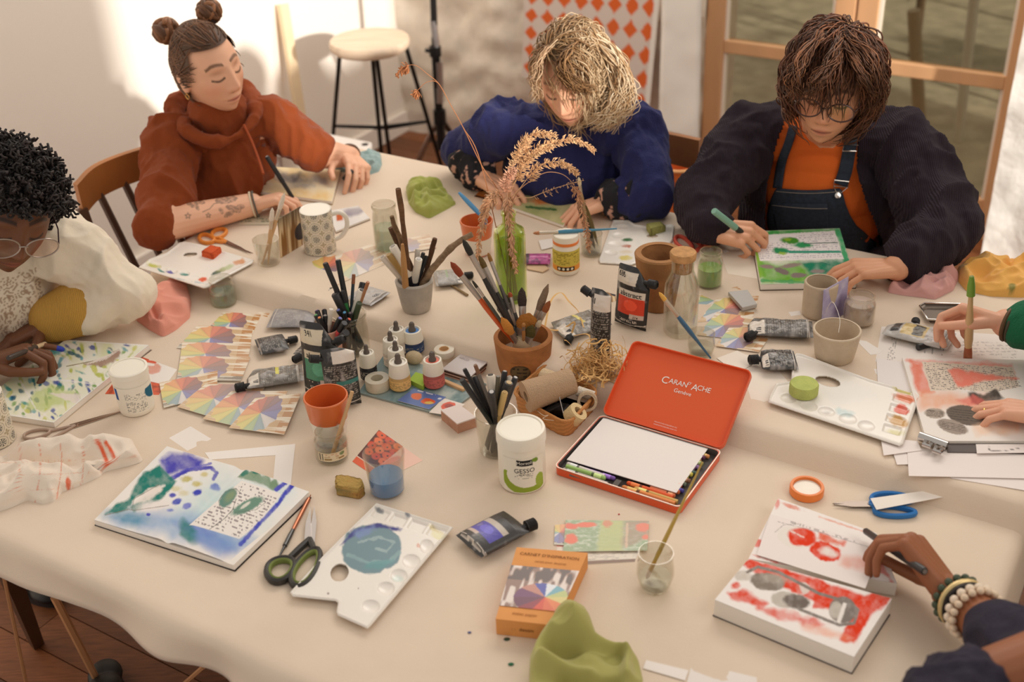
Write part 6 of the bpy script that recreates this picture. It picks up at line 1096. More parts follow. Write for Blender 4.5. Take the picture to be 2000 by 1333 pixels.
# ------------------------------------------------------------------ the orange crayon tin
hT = .018; c4 = [T(1078, 912, hT), T(1177, 812, hT), T(1412, 882, hT), T(1327, 990, hT)]; c4 = [p-np.array([0, 0, hT-.002]) for p in c4]
FL, BLc, BR_, FR_ = c4; ex = nz(BR_-BLc); ey = nz(BLc-FL); ey = nz(ey-ex*(ex @ ey)); ez = np.array([0, 0, 1.0]); O = (FL+(BLc-ey*((BLc-FL) @ ey)))/2; TW = float(np.mean([np.linalg.norm(BR_-BLc), np.linalg.norm(FR_-FL)])); TD = float(np.mean([(BLc-FL) @ ey, (BR_-FR_) @ ey]))
O = np.mean(c4, 0)-ex*TW/2-ey*TD/2
def rr(w, d, r, n=5):
    o = []
    for cx, cy, a0 in ((w-r, r, -PI/2), (w-r, d-r, 0), (r, d-r, PI/2), (r, r, PI)):
        for k in range(n+1): a = a0+PI/2*k/n; o.append((cx+r*math.cos(a), cy+r*math.sin(a)))
    return o
def traybox(o, x, y, z, w, d, h, r, th, mb, mi=0, mb2=1):    # open tray, floor at z=0
    out = rr(w, d, r); inn = [(th+(p[0])*(w-2*th)/w, th+p[1]*(d-2*th)/d) for p in out]; n = len(out); P = lambda p, q: o+x*p[0]+y*p[1]+z*q
    v = [P(p, 0) for p in out]+[P(p, h) for p in out]+[P(p, h) for p in inn]+[P(p, th) for p in inn]
    f = [tuple(range(n-1, -1, -1))]; m = [mi]
    for a, b, k in ((0, 1, mi), (1, 2, mi), (2, 3, mb2)):
        for i in range(n): j = (i+1) % n; f.append((a*n+i, a*n+j, b*n+j, b*n+i)); m.append(k)
    f.append(tuple(3*n+i for i in range(n))); m.append(mb2); b0 = mb.n; mb.add(v, f, mi); mb.m[-len(m):] = m; return mb
tin = thing('crayon_tin', 'open orange crayon tin with raised lid, paper and crayons inside', 'tin', O+ex*TW/2+ey*TD/2)
ot = mat('orange_tin', (226, 88, 40), .38, coat=.25); ol_ = mat('orange_tin_inner', (226, 92, 46), .5); gr = mat('tray_grey', (92, 84, 80), .7)
rim_ = mat('tin_rim', (206, 186, 170), .35, metal=.7)
traybox(O, ex, ey, ez, TW, TD, hT-.002, .010, .0022, MB(), 0, 1).build('tray', [ot, gr], tin, auto=30)
MB().tube([O+ex*p[0]+ey*p[1]+ez*(hT-.002) for p in rr(TW, TD, .010)], .0011, 6, closed=True).build('rim', rim_, tin)
# lid: find the opening angle whose far corners meet their places in the photograph
hin = O+ey*(TD+.002)+ez*(hT+.001); best = None
for Lh in np.linspace(TD*.85, TD*1.1, 26):
    for an in np.linspace(.5, 1.6, 61):
        up = ey*math.cos(an)+ez*math.sin(an); e = np.hypot(*(proj(hin+up*Lh)-np.array([1236, 664])))+np.hypot(*(proj(hin+ex*TW+up*Lh)-np.array([1490, 730])))
        if best is None or e < best[0]: best = (e, an, Lh)
_, an, LD = best; up = ey*math.cos(an)+ez*math.sin(an); nin = np.cross(ex, up); LO = hin-nin*.010
traybox(LO, ex, up, nin, TW, LD, .010, .012, .0018, MB(), 0, 1).build('lid', [ot, ol_], tin, auto=30)
lp = lambda u, v: LO+ex*TW*u+up*LD*v+nin*.0024
mb = MB(); wt = (240, 232, 224)
def onlid(x, y): d = ray(x, y); return CAM+d*(((LO+nin*.0024-CAM) @ nin)/(d @ nin))
for txt, sz, x, y in (('C', .0205, 1299, 743), ('ARAN', .0142, 1325, 749), ('D\'', .008, 1347, 750), ('A', .0185, 1357, 758), ('CHE', .0142, 1375, 761)): mb.text(txt, sz, onlid(x, y), ex, up, 0, wt, spacing=.95)
mb.build('lettering', VC(), tin, smooth=False); mb = MB(); mb.text('Genève', .0112, onlid(1333, 767), ex, up, 0, wt); mb.text('MANUFACTURE SUISSE DEPUIS 1915', .0028, onlid(1300, 830), ex, up, 0, wt); mb.text('MADE IN SWITZERLAND SINCE 1915', .0028, onlid(1299, 835), ex, up, 0, wt)
mb.build('lettering', VC(), tin, smooth=False)
it = lambda x, y, z: O+ex*x+ey*y+ez*z
MB().box(it(TW*.475, .014, .006), (.010, .024, .009), (ex, ey, ez)).build('divider', gr, tin, smooth=False)
q_ = [T(1107, 899, .0145), T(1180, 816, .0145), T(1386, 873, .0145), T(1321, 964, .0145)]
P = np.array([p for p in q_]); mb = MB(); mb.wprism(P, .0012, 0, (238, 230, 224)); tag(mb.build('paper_sheet', VC(), smooth=False), 'white paper pad resting on crayons inside the orange tin', 'paper')
def crayon(label, a, b, c, group, r=.0042):
    a, b = V3(a), V3(b); L = np.linalg.norm(b-a); s = [0, .03, .10, .101, .28, .281, .34, .341, .9, 1]; rr_ = [r*.55, r*.95, r*.95, r, r, r, r, r, r, r]; c = np.array(c, float); dk_ = c*.55; pts = [along(a, b, q) for q in s]
    mb = MB(); n = 10; mb.tube(pts, rr_, n); cc = np.ones((mb.n, 4)); ring = np.arange(mb.n)//n
    for i in range(len(s)): cc[ring == i, :3] = lin(c if i < 3 or i > 7 else (np.clip(c*1.25+30, 0, 255) if i in (3, 4) else (dk_ if i in (5, 6) else c)))
    mb.c = [cc]; return tag(mb.build('crayon', mat('wax_crayon', vcol=True, rough=.5)), label, 'crayon', group)
GC1 = 'crayons lying along the tin front left'; GC2 = 'crayons lying along the tin front right'; GC3 = 'crayon ends along the tin right side'
for i, (nm, c, y, x0, x1) in enumerate((('violet', (128, 90, 170), .026, .020, .105), ('white', (226, 218, 210), .0205, .013, .088), ('lime green', (160, 196, 110), .0145, .016, .092), ('pale grey', (206, 196, 190), .008, .012, .100), ('dark grey', (110, 104, 100), .0035, .030, .108))):
    crayon('%s crayon in the front left row of orange tin' % nm, it(x1 if i % 2 == 0 else x0, y+.002, .008+(.004 if i in (1, 2) else 0)), it(x0 if i % 2 == 0 else x1, y, .008+(.004 if i in (1, 2) else 0)), c, GC1)
for i, (nm, c, y, x0, x1) in enumerate((('red orange', (230, 92, 40), .027, .128, .214), ('orange', (236, 142, 74), .013, .126, .224), ('ochre', (214, 172, 96), .0195, .146, .226), ('brown', (150, 84, 60), .006, .130, .216))):
    crayon('%s crayon in the front right row of orange tin' % nm, it(x0, y, .009), it(x1, y, .009), c, GC2)
cols = [('orange', (230, 150, 90)), ('plum', (110, 60, 90)), ('peach', (226, 170, 120)), ('sage', (140, 150, 100)), ('lilac', (170, 130, 180)), ('mauve', (150, 96, 140)), ('dark green', (60, 84, 74)), ('yellow', (222, 206, 90)), ('olive yellow', (200, 190, 80)), ('brown', (140, 96, 70)), ('grey green', (120, 130, 110)), ('red', (220, 84, 50)), ('blue violet', (80, 70, 150)), ('terracotta', (206, 110, 66)), ('salmon', (226, 130, 90))]
for i, (nm, c) in enumerate(cols):
    y = TD-.016-i*(TD-.050)/(len(cols)-1); crayon('%s crayon end poking out along right side of orange tin' % nm, it(TW-.016-.004*(i % 3), y, .0075+.0025*(i % 2)), it(TW-.070, y, .0075), c, GC3)
# ------------------------------------------------------------------ basket, twine, raffia
bz = thing('woven_basket', 'low woven straw basket full of twine and tape rolls', 'basket', T(1085, 800)); P = [T(x, y, .002) for x, y in ((1004, 800), (1108, 858), (1166, 794), (1072, 742))]
hb = .036; c = np.mean(P, 0); ring = []
for i in range(4):
    a, b = P[i], P[(i+1) % 4]
    for s in np.linspace(0, 1, 16, endpoint=False):
        q = along(a, b, s); e = min(s, 1-s); k = .90+.10*min(1, e/.14) if e < .14 else 1.0; ring.append(c+(q-c)*k)
ring = np.array(ring); m = len(ring); zs = np.linspace(0, hb, 9); mb = MB(); flare = lambda q, z: c+(q-c)*(1+.06*z/hb)+[0, 0, z]
rings = [np.array([flare(q, z)+nz(q-c)*.0012*((i+j) % 2) for i, q in enumerate(ring)]) for j, z in enumerate(zs)]; inn = [np.array([flare(c+(q-c)*(1-.004/np.linalg.norm(q-c)), z) for q in ring]) for z in reversed(zs)]
allr = rings+inn; v = np.concatenate(allr); f = [(j*m+i, j*m+(i+1) % m, (j+1)*m+(i+1) % m, (j+1)*m+i) for j in range(len(allr)-1) for i in range(m)]+[tuple(range(m-1, -1, -1)), tuple((len(allr)-1)*m+i for i in range(m))]
cc = np.array([lin((196, 136, 78))*(1.12 if (i//2+j) % 2 else .82) for j in range(len(allr)) for i in range(m)]); mb.add(v, f, 0, cc); mb.build('woven_side', mat('straw', vcol=True, rough=.75, bump=.3, bs=150), bz, auto=0)
MB().tube([flare(q, hb) for q in ring], .0032, 8, closed=True).build('rim', mat('straw_rim', (190, 128, 70), .7, bump=.5, bs=120), bz)
def spool(label, a, b, r0, r1, col, name, thread=True, hole=.35, cat='twine'):
    d = nz(b-a); L = np.linalg.norm(b-a); x = nz(np.cross(d, [0, 0, 1])); ax = (x, np.cross(d, x), d); pr = []; n = 60 if thread else 4
    for i in range(n): s = i/(n-1); pr.append(((r0+(r1-r0)*s)*(1-.02*(i % 2)), L*s))
    pr = [(r0*hole, .001)]+pr+[(r1*hole, L), (r1*hole, L*.6)]; return tag(MB().lathe(pr, a, 32, ax, close=True).build(name, mat(name+'_%d' % col[0], col, .9, bump=.5, bs=350)), label, cat)
k = mpp(T(1070, 770)); bzp = c[2]
a, b = PZ(1026, 776, bzp+.052), PZ(1118, 744, bzp+.062); spool('big cone of beige twine lying on the straw basket', a, b, 31*k, 25*k, (190, 158, 126), 'twine_cone')
spool('small pale spool behind big twine cone next to terracotta pot', PZ(1058, 733, bzp+.045), PZ(1092, 748, bzp+.04), 15*k, 17*k, (222, 196, 160), 'cord_spool')
a = PZ(1147, 784, bzp+.034); vd = nz(CAM-a)*np.array([1, 1, .6]); spool('clear tape roll standing on edge in straw basket', a-nz(vd)*.008, a+nz(vd)*.008, 19*k, 19*k, (200, 176, 146), 'clear_tape', False, .72, 'tape')
a = PZ(1124, 812, bzp+.026); spool('cream masking tape roll at the front of straw basket', a-np.array([.008, .002, .004]), a+np.array([.006, -.006, .014]), 19*k, 19*k, (226, 200, 150), 'masking_tape', False, .5, 'tape')
a = PZ(1128, 764, bzp+.040); spool('white card tube behind the clear tape roll', a, a+np.array([.03, -.012, -.006]), 10*k, 10*k, (232, 220, 204), 'card_tube', False, .7, 'tube')
t = thing('black_clip', 'black plastic clip lying in the straw basket under twine', 'clip', PZ(1082, 806, bzp+.01)); ax = (nz([.8, -.5, .2]), nz([.5, .8, .1]), nz(np.cross([.8, -.5, .2], [.5, .8, .1])))
MB().box(PZ(1092, 800, bzp+.024), (.040, .022, .016), ax).build('jaw', mat('black_plastic', (30, 28, 28), .35), t, smooth=False, bevel=.003); MB().tube([PZ(1062, 806, bzp+.022), PZ(1100, 790, bzp+.034)], .005, 8).build('lever', mat('black_plastic'), t)
tag(MB().tube([PZ(1092, 774, bzp+.052), PZ(1104, 824, bzp+.024)], .0011, 6).build('needle', stl), 'steel needle leaning on the black clip in straw basket', 'needle')
tag(MB().tube(smooth([PZ(1046, 800, bzp+.032), PZ(1062, 812, bzp+.036), PZ(1076, 810, bzp+.036), PZ(1060, 818, bzp+.03), PZ(1082, 822, bzp+.03)], 6), .0007, 5).build('loose_thread', mat('thread_pale', (226, 206, 180), .9)), 'pale loose thread ends in front of twine cone', 'thread')
rg = random.Random(11); mb = MB()
for i in range(150):
    q = T(1120+95*rg.random(), 690+70*rg.random(), .006+.03*rg.random()); pts = [q]; d = np.array([rg.gauss(0, 1), rg.gauss(0, 1), rg.gauss(0, .35)]); d = nz(d)
    for s in range(7):
        d = nz(d+np.array([rg.gauss(0, .55), rg.gauss(0, .55), rg.gauss(0, .3)])); q = q+d*.014; q[2] = max(q[2], T(1150, 730)[2]-.03 if 0 else PZ(0, 0, 0)[2]+.0); zz = (ZB if uv_of(q)[1] > VS else ZF)+.004; q[2] = min(max(q[2], zz), zz+.055)
        cpx = proj(q); ctr = T(1165, 728); q[:2] = q[:2]+(ctr[:2]-q[:2])*.10; pts.append(q.copy())
    mb.tube(smooth(pts, 3), .0009+.0008*rg.random(), 4, flat=.25, col=np.array((222, 176, 112))*(.85+.25*rg.random()))
for pts in ([(1160, 700), (1150, 655), (1118, 655), (1122, 630), (1095, 645), (1062, 643)], [(1062, 650), (1075, 590), (1095, 572), (1112, 590), (1130, 610), (1140, 640)], [(1150, 690), (1170, 660), (1160, 640)], [(1180, 760), (1178, 700), (1165, 660), (1148, 690)]):
    mb.tube(smooth([T(x, y, .012+.02*(i % 2)) for i, (x, y) in enumerate(pts)], 6), .0022, 5, flat=.3, col=(218, 172, 106))
rf = tag(mb.build('raffia', mat('raffia_straw', vcol=True, rough=.7)), 'tangle of loose golden raffia between straw basket and tin lid', 'raffia'); rf['kind'] = 'stuff'
# ------------------------------------------------------------------ dried grasses in the bottle
VP, vh, vR, vrn = VASE; Y0 = VP[1]; GG = 'dried grass stems in the green bottle'; gm = mat('dry_straw', vcol=True, rough=.8)
def grass(label, pts, dys, plume, dens, sl=.012, sw=.0015, col=(222, 178, 132)):
    P = [PY(x, y, Y0+d) for (x, y), d in zip(pts, dys)]; P = [VP+[rg.uniform(-.012, .012), rg.uniform(-.012, .012), .012]]+P; S = smooth(P, 7); t = thing('dried_grass', label, 'grass', P[0], GG)
    MB().tube(S, np.linspace(.0011, .0005, len(S)), 5, col=np.array(col)*.92).build('stem', gm, t)
    mb = MB(); n = len(S); i0 = int(n*(1-plume)); dens = int(dens*1.5)
    for i in range(dens):
        s = i0+(n-1-i0)*rg.random(); j = int(s); p = along(S[j], S[min(j+1, n-1)], s-j); d = nz(S[min(j+1, n-1)]-S[max(j-1, 0)]); out = nz(np.cross(d, [rg.gauss(0, 1), rg.gauss(0, 1), rg.gauss(0, 1)])); k = 1-.5*(s-i0)/(n-i0)
        o = p+out*.010*rg.random()*k+np.array([0, 0, -.004*rg.random()]); e = o+nz(d*1.0+out*.75+np.array([0, 0, -.35]))*sl*(.6+.7*rg.random())*k; w = nz(np.cross(e-o, [.3, 1, .2]))*sw*(.6+.6*rg.random()); u = nz(np.cross(w, e-o))*sw*.5; m_ = along(o, e, .45); c_ = np.array(col)*(.8+.35*rg.random())
        mb.add([p, m_+w, e, m_-w, m_+u, m_-u], [(0, 4, 1), (1, 4, 2), (2, 4, 3), (3, 4, 0), (0, 1, 5), (1, 2, 5), (2, 3, 5), (3, 0, 5)], 0, c_)
    mb.build('seed_head', gm, t, smooth=False)
grass('dried grass plume curling up and over, topmost in green bottle', [(990, 415), (1004, 350), (1020, 290), (1045, 260), (1085, 262)], (0, 0, 0, 0, 0), .52, 190)
grass('dried grass plume reaching farthest right in green bottle', [(990, 415), (1008, 350), (1040, 298), (1090, 276), (1125, 272), (1160, 292)], (0, .01, .02, .02, .02, .02), .6, 230)
grass('dried grass plume bending right below the topmost ones', [(992, 415), (1018, 365), (1058, 322), (1100, 318), (1128, 338)], (0, 0, 0, 0, 0), .55, 200)
grass('dried grass plume in the centre of bunch above green bottle', [(992, 415), (1012, 345), (1042, 300), (1078, 285)], (0, -.01, -.02, -.02), .55, 190)
grass('dried grass plume rising steeply at left of bunch', [(988, 415), (996, 350), (1008, 300), (1030, 268)], (0, -.01, -.01, -.01), .5, 150)
grass('dried grass plume hanging left over the orange-top cup', [(985, 412), (976, 386), (956, 396), (944, 430), (936, 470), (932, 505)], (0, -.01, -.02, -.02, -.02, -.02), .62, 210, col=(216, 168, 128))
grass('dried grass plume arching left, pale, above orange-top cup', [(986, 412), (972, 380), (950, 392), (940, 425)], (0, 0, -.01, -.01), .55, 150, col=(226, 186, 150))
grass('dried grass plume hanging down the front of green bottle', [(992, 408), (990, 375), (994, 420), (1000, 480), (1008, 530)], (0, -.025, -.04, -.042, -.042), .55, 190, col=(214, 166, 130))
grass('thick pinkish dried grass plume right at green bottle mouth', [(990, 415), (985, 375), (992, 345), (1005, 330)], (0, -.01, -.02, -.02), .5, 170, .012, .0018, (222, 172, 142))
grass('long arched dried grass stem drooping before the floral cuff', [(998, 405), (1050, 345), (1090, 338), (1118, 358), (1134, 400), (1146, 450), (1150, 488)], (0, .0, .0, -.01, -.02, -.03, -.03), .42, 150, .010, .0016, (190, 140, 104))
grass('thin dried grass stem pointing right toward the floral cuff at right', [(1000, 405), (1040, 385), (1090, 366), (1140, 352)], (0, .02, .03, .04), .5, 34, .007, .001)
grass('very long thin dried grass stem reaching up left to tripod', [(985, 405), (940, 322), (905, 250), (880, 205), (858, 165), (835, 145), (812, 128), (792, 130), (774, 146)], (0, .02, .04, .05, .06, .06, .06, .06, .06), .16, 70, .008, .0016, (186, 120, 76))
grass('dried grass sprig branching below the tip of long stem', [(940, 322), (905, 250), (880, 205), (856, 163), (835, 160), (820, 172), (808, 186)], (.02, .04, .05, .06, .06, .06, .06), .12, 46, .008, .0016, (186, 120, 76))
# ------------------------------------------------------------------ crumpled cloths, sponges
def rag(label, pts, h, col, seed=0, name='cloth_rag', ops=(), fold=.06, cat='cloth', folds=(), edge=.35, basez=None):
    P = np.array([T(x, y, 0) for x, y in pts]); z0 = basez if basez is not None else P[:, 2].min()+.001
    P = np.array([PZ(x, y, z0) for x, y in pts]); c = P.mean(0); na, nr = 150, 46; A = np.linspace(0, 2*PI, na, endpoint=False); Rb = np.zeros(na)
    for i, a in enumerate(A):
        d = np.array([math.cos(a), math.sin(a)]); best = 0
        for p, q in zip(P, np.roll(P, -1, 0)):
            e = (q-p)[:2]; m = d[0]*(-e[1])+d[1]*e[0]
            if abs(m) < 1e-12: continue
            w = (p-c)[:2]; t = (w[0]*(-e[1])+w[1]*e[0])/m; s = (d[0]*w[1]-d[1]*w[0])/m
            if t > 0 and -.001 <= s <= 1.001: best = max(best, t)
        Rb[i] = best
    Rb = (np.roll(Rb, 1)+2*Rb+np.roll(Rb, -1))/4; s = np.linspace(0, 1, nr)[:, None]; X = c[0]+Rb[None]*s*np.cos(A)[None]; Y = c[1]+Rb[None]*s*np.sin(A)[None]; Q = np.stack([X, Y], -1)
    n1 = 1-np.abs(noise(Q+noise(Q, fold*1.3, seed+31)[..., None]*fold*.4, fold, seed))*1.7; n2 = 1-np.abs(noise(np.stack([X+.6*Y, Y-.4*X], -1), fold*.45, seed+3))*1.8
    prof = (1-s**5)**edge; Z = h*prof*(.42+.40*n1+.16*n2)
    for (ax, ay, bx, by, w, d) in folds:
        a, b = PZ(ax, ay, z0), PZ(bx, by, z0); Z = Z+d*np.exp(-(segd(X, Y, a[0], a[1], b[0], b[1])/w)**2)*np.minimum(1, prof*1.6)
    Z = np.maximum(Z, .0005+.003*prof); Z[-1] = .0003; G = np.stack([X, Y, z0+Z], -1); Qp = proj(G); C = paint(Qp, col, list(ops), seed+1)
    G2 = G.transpose(1, 0, 2); mb = MB(); V = G.reshape(-1, 3); f = [(j*na+i, (j+1)*na+i, (j+1)*na+(i+1) % na, j*na+(i+1) % na) for j in range(nr-1) for i in range(na)]; f = [tuple(reversed(q)) for q in f]; f.append(tuple((nr-1)*na+(na-1-i) for i in range(na))); mb.add(V, f, 0, C.reshape(-1, 3))
    return tag(mb.build(name, mat('cloth_weave', vcol=True, rough=.95, bump=.12, bs=500, sheen=.2, spec=.1), auto=0), label, cat)
rag('folded salmon pink cloth beside the left painter cream sleeve', [(262, 612), (266, 603), (274, 586), (292, 588), (302, 592), (330, 566), (350, 551), (368, 566), (374, 592), (371, 622), (345, 645), (318, 660), (290, 644), (268, 628)], .040, (224, 150, 130), 2, fold=.08, folds=[(272, 592, 318, 652, .006, .010), (300, 600, 360, 560, .02, .018), (285, 606, 315, 645, .005, -.012)])
rag('crumpled olive green cloth lying on the table behind the grey pot', [(793, 374), (800, 362), (830, 357), (858, 366), (876, 384), (891, 399), (876, 408), (838, 428), (812, 416), (798, 398)], .045, (160, 164, 84), 4, fold=.05, folds=[(800, 395, 850, 385, .008, -.014), (842, 400, 870, 392, .006, -.010)])
rag('large olive green cloth draped at photo bottom beside orange card box', [(1034, 1310), (1052, 1262), (1086, 1214), (1104, 1204), (1140, 1216), (1164, 1262), (1216, 1270), (1246, 1288), (1256, 1330), (1246, 1400), (1130, 1460), (1032, 1430)], .060, (172, 166, 98), 6, fold=.085, folds=[(1110, 1225, 1150, 1300, .025, .02), (1080, 1300, 1200, 1290, .014, -.03), (1060, 1330, 1150, 1340, .012, .02), (1225, 1280, 1225, 1340, .008, .016), (1100, 1350, 1200, 1355, .01, -.03)])
rag('dusty pink cloth by the navy cardigan cuff', [(1732, 572), (1744, 556), (1772, 540), (1792, 522), (1826, 518), (1858, 528), (1872, 546), (1862, 568), (1826, 586), (1800, 582), (1764, 578)], .036, (214, 160, 154), 8, fold=.05, folds=[(1760, 566, 1830, 545, .006, -.012), (1800, 535, 1850, 545, .01, .01)])
rag('mustard orange cloth with green paint stain at right edge', [(1868, 530), (1884, 516), (1912, 512), (1948, 520), (1972, 514), (1996, 508), (2050, 530), (2060, 580), (1990, 582), (1936, 580), (1888, 570), (1872, 552)], .045, (228, 172, 92), 10, fold=.06, ops=[('e', 1976, 560, 8, 8, 0, (84, 110, 60), .8, 3, 5)], folds=[(1960, 540, 1985, 515, .006, -.012), (1950, 560, 2000, 545, .008, .008)])
rag('pale blue grey cloth under the rust hoodie person left hand', [(632, 324), (658, 320), (706, 304), (730, 296), (744, 304), (746, 322), (740, 336), (716, 344), (684, 338), (645, 334)], .024, (150, 172, 170), 12, fold=.035)
lines = [('l', [(190, 862), (204, 888), (212, 918)], 8, (228, 104, 68), 1, 0), ('l', [(206, 864), (220, 885), (230, 916)], 7, (228, 104, 68), 1, 0), ('l', [(198, 862), (212, 886), (221, 917)], 1.5, (236, 220, 202), 1, 0)]+[('l', [(x, 866), (x+4, 890), (x+2, 925), (x-8, 985)], 1.4, (226, 140, 110), .8, .8) for x in (36, 76, 117, 160)]+[('l', [(-20, y), (120, y-4), (280, y-14)], 1.0, (226, 170, 140), .6, 1) for y in (905, 930, 960)]+[('e', 133, 945, 5, 14, 0, (222, 100, 60), .9, 2, 2)]
rag('white dish towel with red stripes rumpled at left table edge', [(-40, 905), (0, 898), (40, 892), (90, 882), (150, 870), (220, 866), (262, 868), (282, 905), (240, 914), (204, 922), (196, 932), (150, 952), (122, 962), (108, 980), (84, 986), (52, 978), (30, 990), (-5, 1002), (-50, 1006)], .040, (236, 220, 202), 14, fold=.06, ops=lines, name='dish_towel', cat='towel', folds=[(10, 905, 150, 925, .012, -.03), (40, 890, 250, 888, .02, .010), (150, 928, 200, 922, .006, -.010), (20, 960, 110, 950, .02, .014)])
# sponges
def sponge(name, label, tops, h, col, seed, hbase=0, rough=.004):
    P = [T(x, y, hbase+h) for x, y in tops]; P = [p-np.array([0, 0, h]) for p in P]; bm = bmesh.new(); n = len(P); vs_ = [bm.verts.new(p) for p in P]+[bm.verts.new(p+np.array([0, 0, h])) for p in P]
    bm.faces.new(vs_[:n][::-1]); bm.faces.new(vs_[n:]); [bm.faces.new((vs_[k], vs_[(k+1) % n], vs_[n+(k+1) % n], vs_[n+k])) for k in range(n)]
    bmesh.ops.bevel(bm, geom=list(bm.edges), offset=.002, segments=2, affect='EDGES'); bmesh.ops.triangulate(bm, faces=bm.faces[:]); bmesh.ops.subdivide_edges(bm, edges=bm.edges[:], cuts=5, use_grid_fill=True)
    V = np.array([v.co[:] for v in bm.verts]); bm.normal_update(); N = np.array([v.normal[:] for v in bm.verts]); f = [tuple(v.index for v in q.verts) for q in bm.faces]; bm.verts.index_update(); f = [tuple(v.index for v in q.verts) for q in bm.faces]; bm.free()
    d = fbm(V, .014, seed)*rough-np.clip(noise(V, .004, seed+5)-.3, 0, 1)*rough*.6; z0 = V[:, 2].min(); d = np.where(V[:, 2] < z0+.002, 0, d); V = V+N*d[:, None]; V[:, 2] = np.maximum(V[:, 2], z0); C = lin(col)[None]*np.ones((len(V), 3)); m = np.clip(fbm(V, .02, seed+9), 0, 1)[:, None]
    if seed == 1: C = C*(1-m)+lin((196, 110, 60))*m; m2 = np.clip(fbm(V, .025, 77)*1.5, 0, 1)[:, None]*(V[:, 2] < z0+h*.8)[:, None]; C = C*(1-m2)+lin((74, 96, 74))*m2
    return tag(MB().add(V, f, 0, C).build(name, mat('sponge_foam', vcol=True, rough=.95, bump=.8, bs=260), loc=None, auto=0), label, 'sponge')
sponge('sponge', 'torn ochre sponge stained green beside blue water tumbler', [(654, 927), (668, 925), (706, 932), (712, 948), (700, 958), (655, 950)], .022, (200, 164, 92), 1)
sponge('sponge', 'red orange rectangular sponge on left paint palette', [(392, 490), (412, 478), (432, 482), (414, 497)], .022, (226, 96, 48), 2, .0, .0012)
sponge('sponge', 'olive green rectangular sponge on the palette behind clay pot', [(1262, 436), (1290, 432), (1301, 440), (1270, 448)], .021, (170, 166, 96), 3, .0, .0012)
P = PZ(1569, 768, ZB+.012); k = mpp(P); R = 28*k; hS = .022; tag(MB().lathe([(R*.95, 0), (R, .002), (R, hS-.003), (R*.93, hS), (1e-5, hS+.0005)], P, 44).build('sponge', mat('round_sponge', (188, 196, 110), .9, bump=.25, bs=300, var=.18, vs=40)), 'round pale green sponge on the right paint palette', 'sponge')
# dried paint crumbs on the cloth
rg = random.Random(21)
for L, x, y, r, c in (('dark green paint fleck near the olive cloth corner', 998, 1298, .0045, (24, 100, 64)), ('blue grey paint fleck left of the orange card box', 917, 1236, .003, (90, 96, 140)), ('red paint fleck below the orange tin front edge', 1209, 1005, .0016, (200, 40, 60)), ('dark green fleck at the orange card box foot', 990, 1249, .005, (50, 66, 44))):
    P = T(x, y, .002); tag(MB().ell(P, (r, r*.7, .0012), None, 10, 6).build('paint_fleck', mat('fleck_%d' % c[0], c, .6)), L, 'fleck')
# ------------------------------------------------------------------ people
def remesh(mb, vox, it=2):
    V = np.concatenate(mb.v); me = bpy.data.meshes.new('tmp'); me.from_pydata(V.tolist(), [], mb.f); o = bpy.data.objects.new('tmp', me); COL.objects.link(o)
    m = o.modifiers.new('r', 'REMESH'); m.mode = 'VOXEL'; m.voxel_size = vox; s = o.modifiers.new('s', 'SMOOTH'); s.iterations = it; s.factor = .5
    e = o.evaluated_get(bpy.context.evaluated_depsgraph_get()); m2 = e.to_mesh(); n = len(m2.vertices); v = np.empty(n*3); m2.vertices.foreach_get('co', v); f = np.array([tuple(p.vertices) for p in m2.polygons if len(p.vertices) == 4]); tri = [tuple(p.vertices) for p in m2.polygons if len(p.vertices) != 4]
    e.to_mesh_clear(); bpy.data.objects.remove(o); bpy.data.meshes.remove(me); return v.reshape(-1, 3), [tuple(q) for q in f]+tri
def normals(V, F):
    N = np.zeros_like(V); f = np.array([q[:3] for q in F]); n = np.cross(V[f[:, 1]]-V[f[:, 0]], V[f[:, 2]]-V[f[:, 0]])
    for k in range(3): np.add.at(N, f[:, k], n)
    return N/(np.linalg.norm(N, axis=1)[:, None]+1e-12)
def headframe(P, yaw, nod, roll):
    t = nz(CAM-P); r = nz(RC[0]-t*(RC[0] @ t)); u = np.cross(t, r); y, n, o = map(math.radians, (yaw, nod, roll))
    Ry = np.array([[math.cos(y), math.sin(y), 0], [-math.sin(y), math.cos(y), 0], [0, 0, 1]])
    Rn = np.array([[1, 0, 0], [0, math.cos(n), math.sin(n)], [0, -math.sin(n), math.cos(n)]])
    Ro = np.array([[math.cos(o), 0, math.sin(o)], [0, 1, 0], [-math.sin(o), 0, math.cos(o)]])
    return np.stack([r, t, u], 1) @ Ro @ Rn @ Ry       # columns: image right, face, up -> world
GA = lambda x, c, s: np.exp(-((x-c)/s)**2)
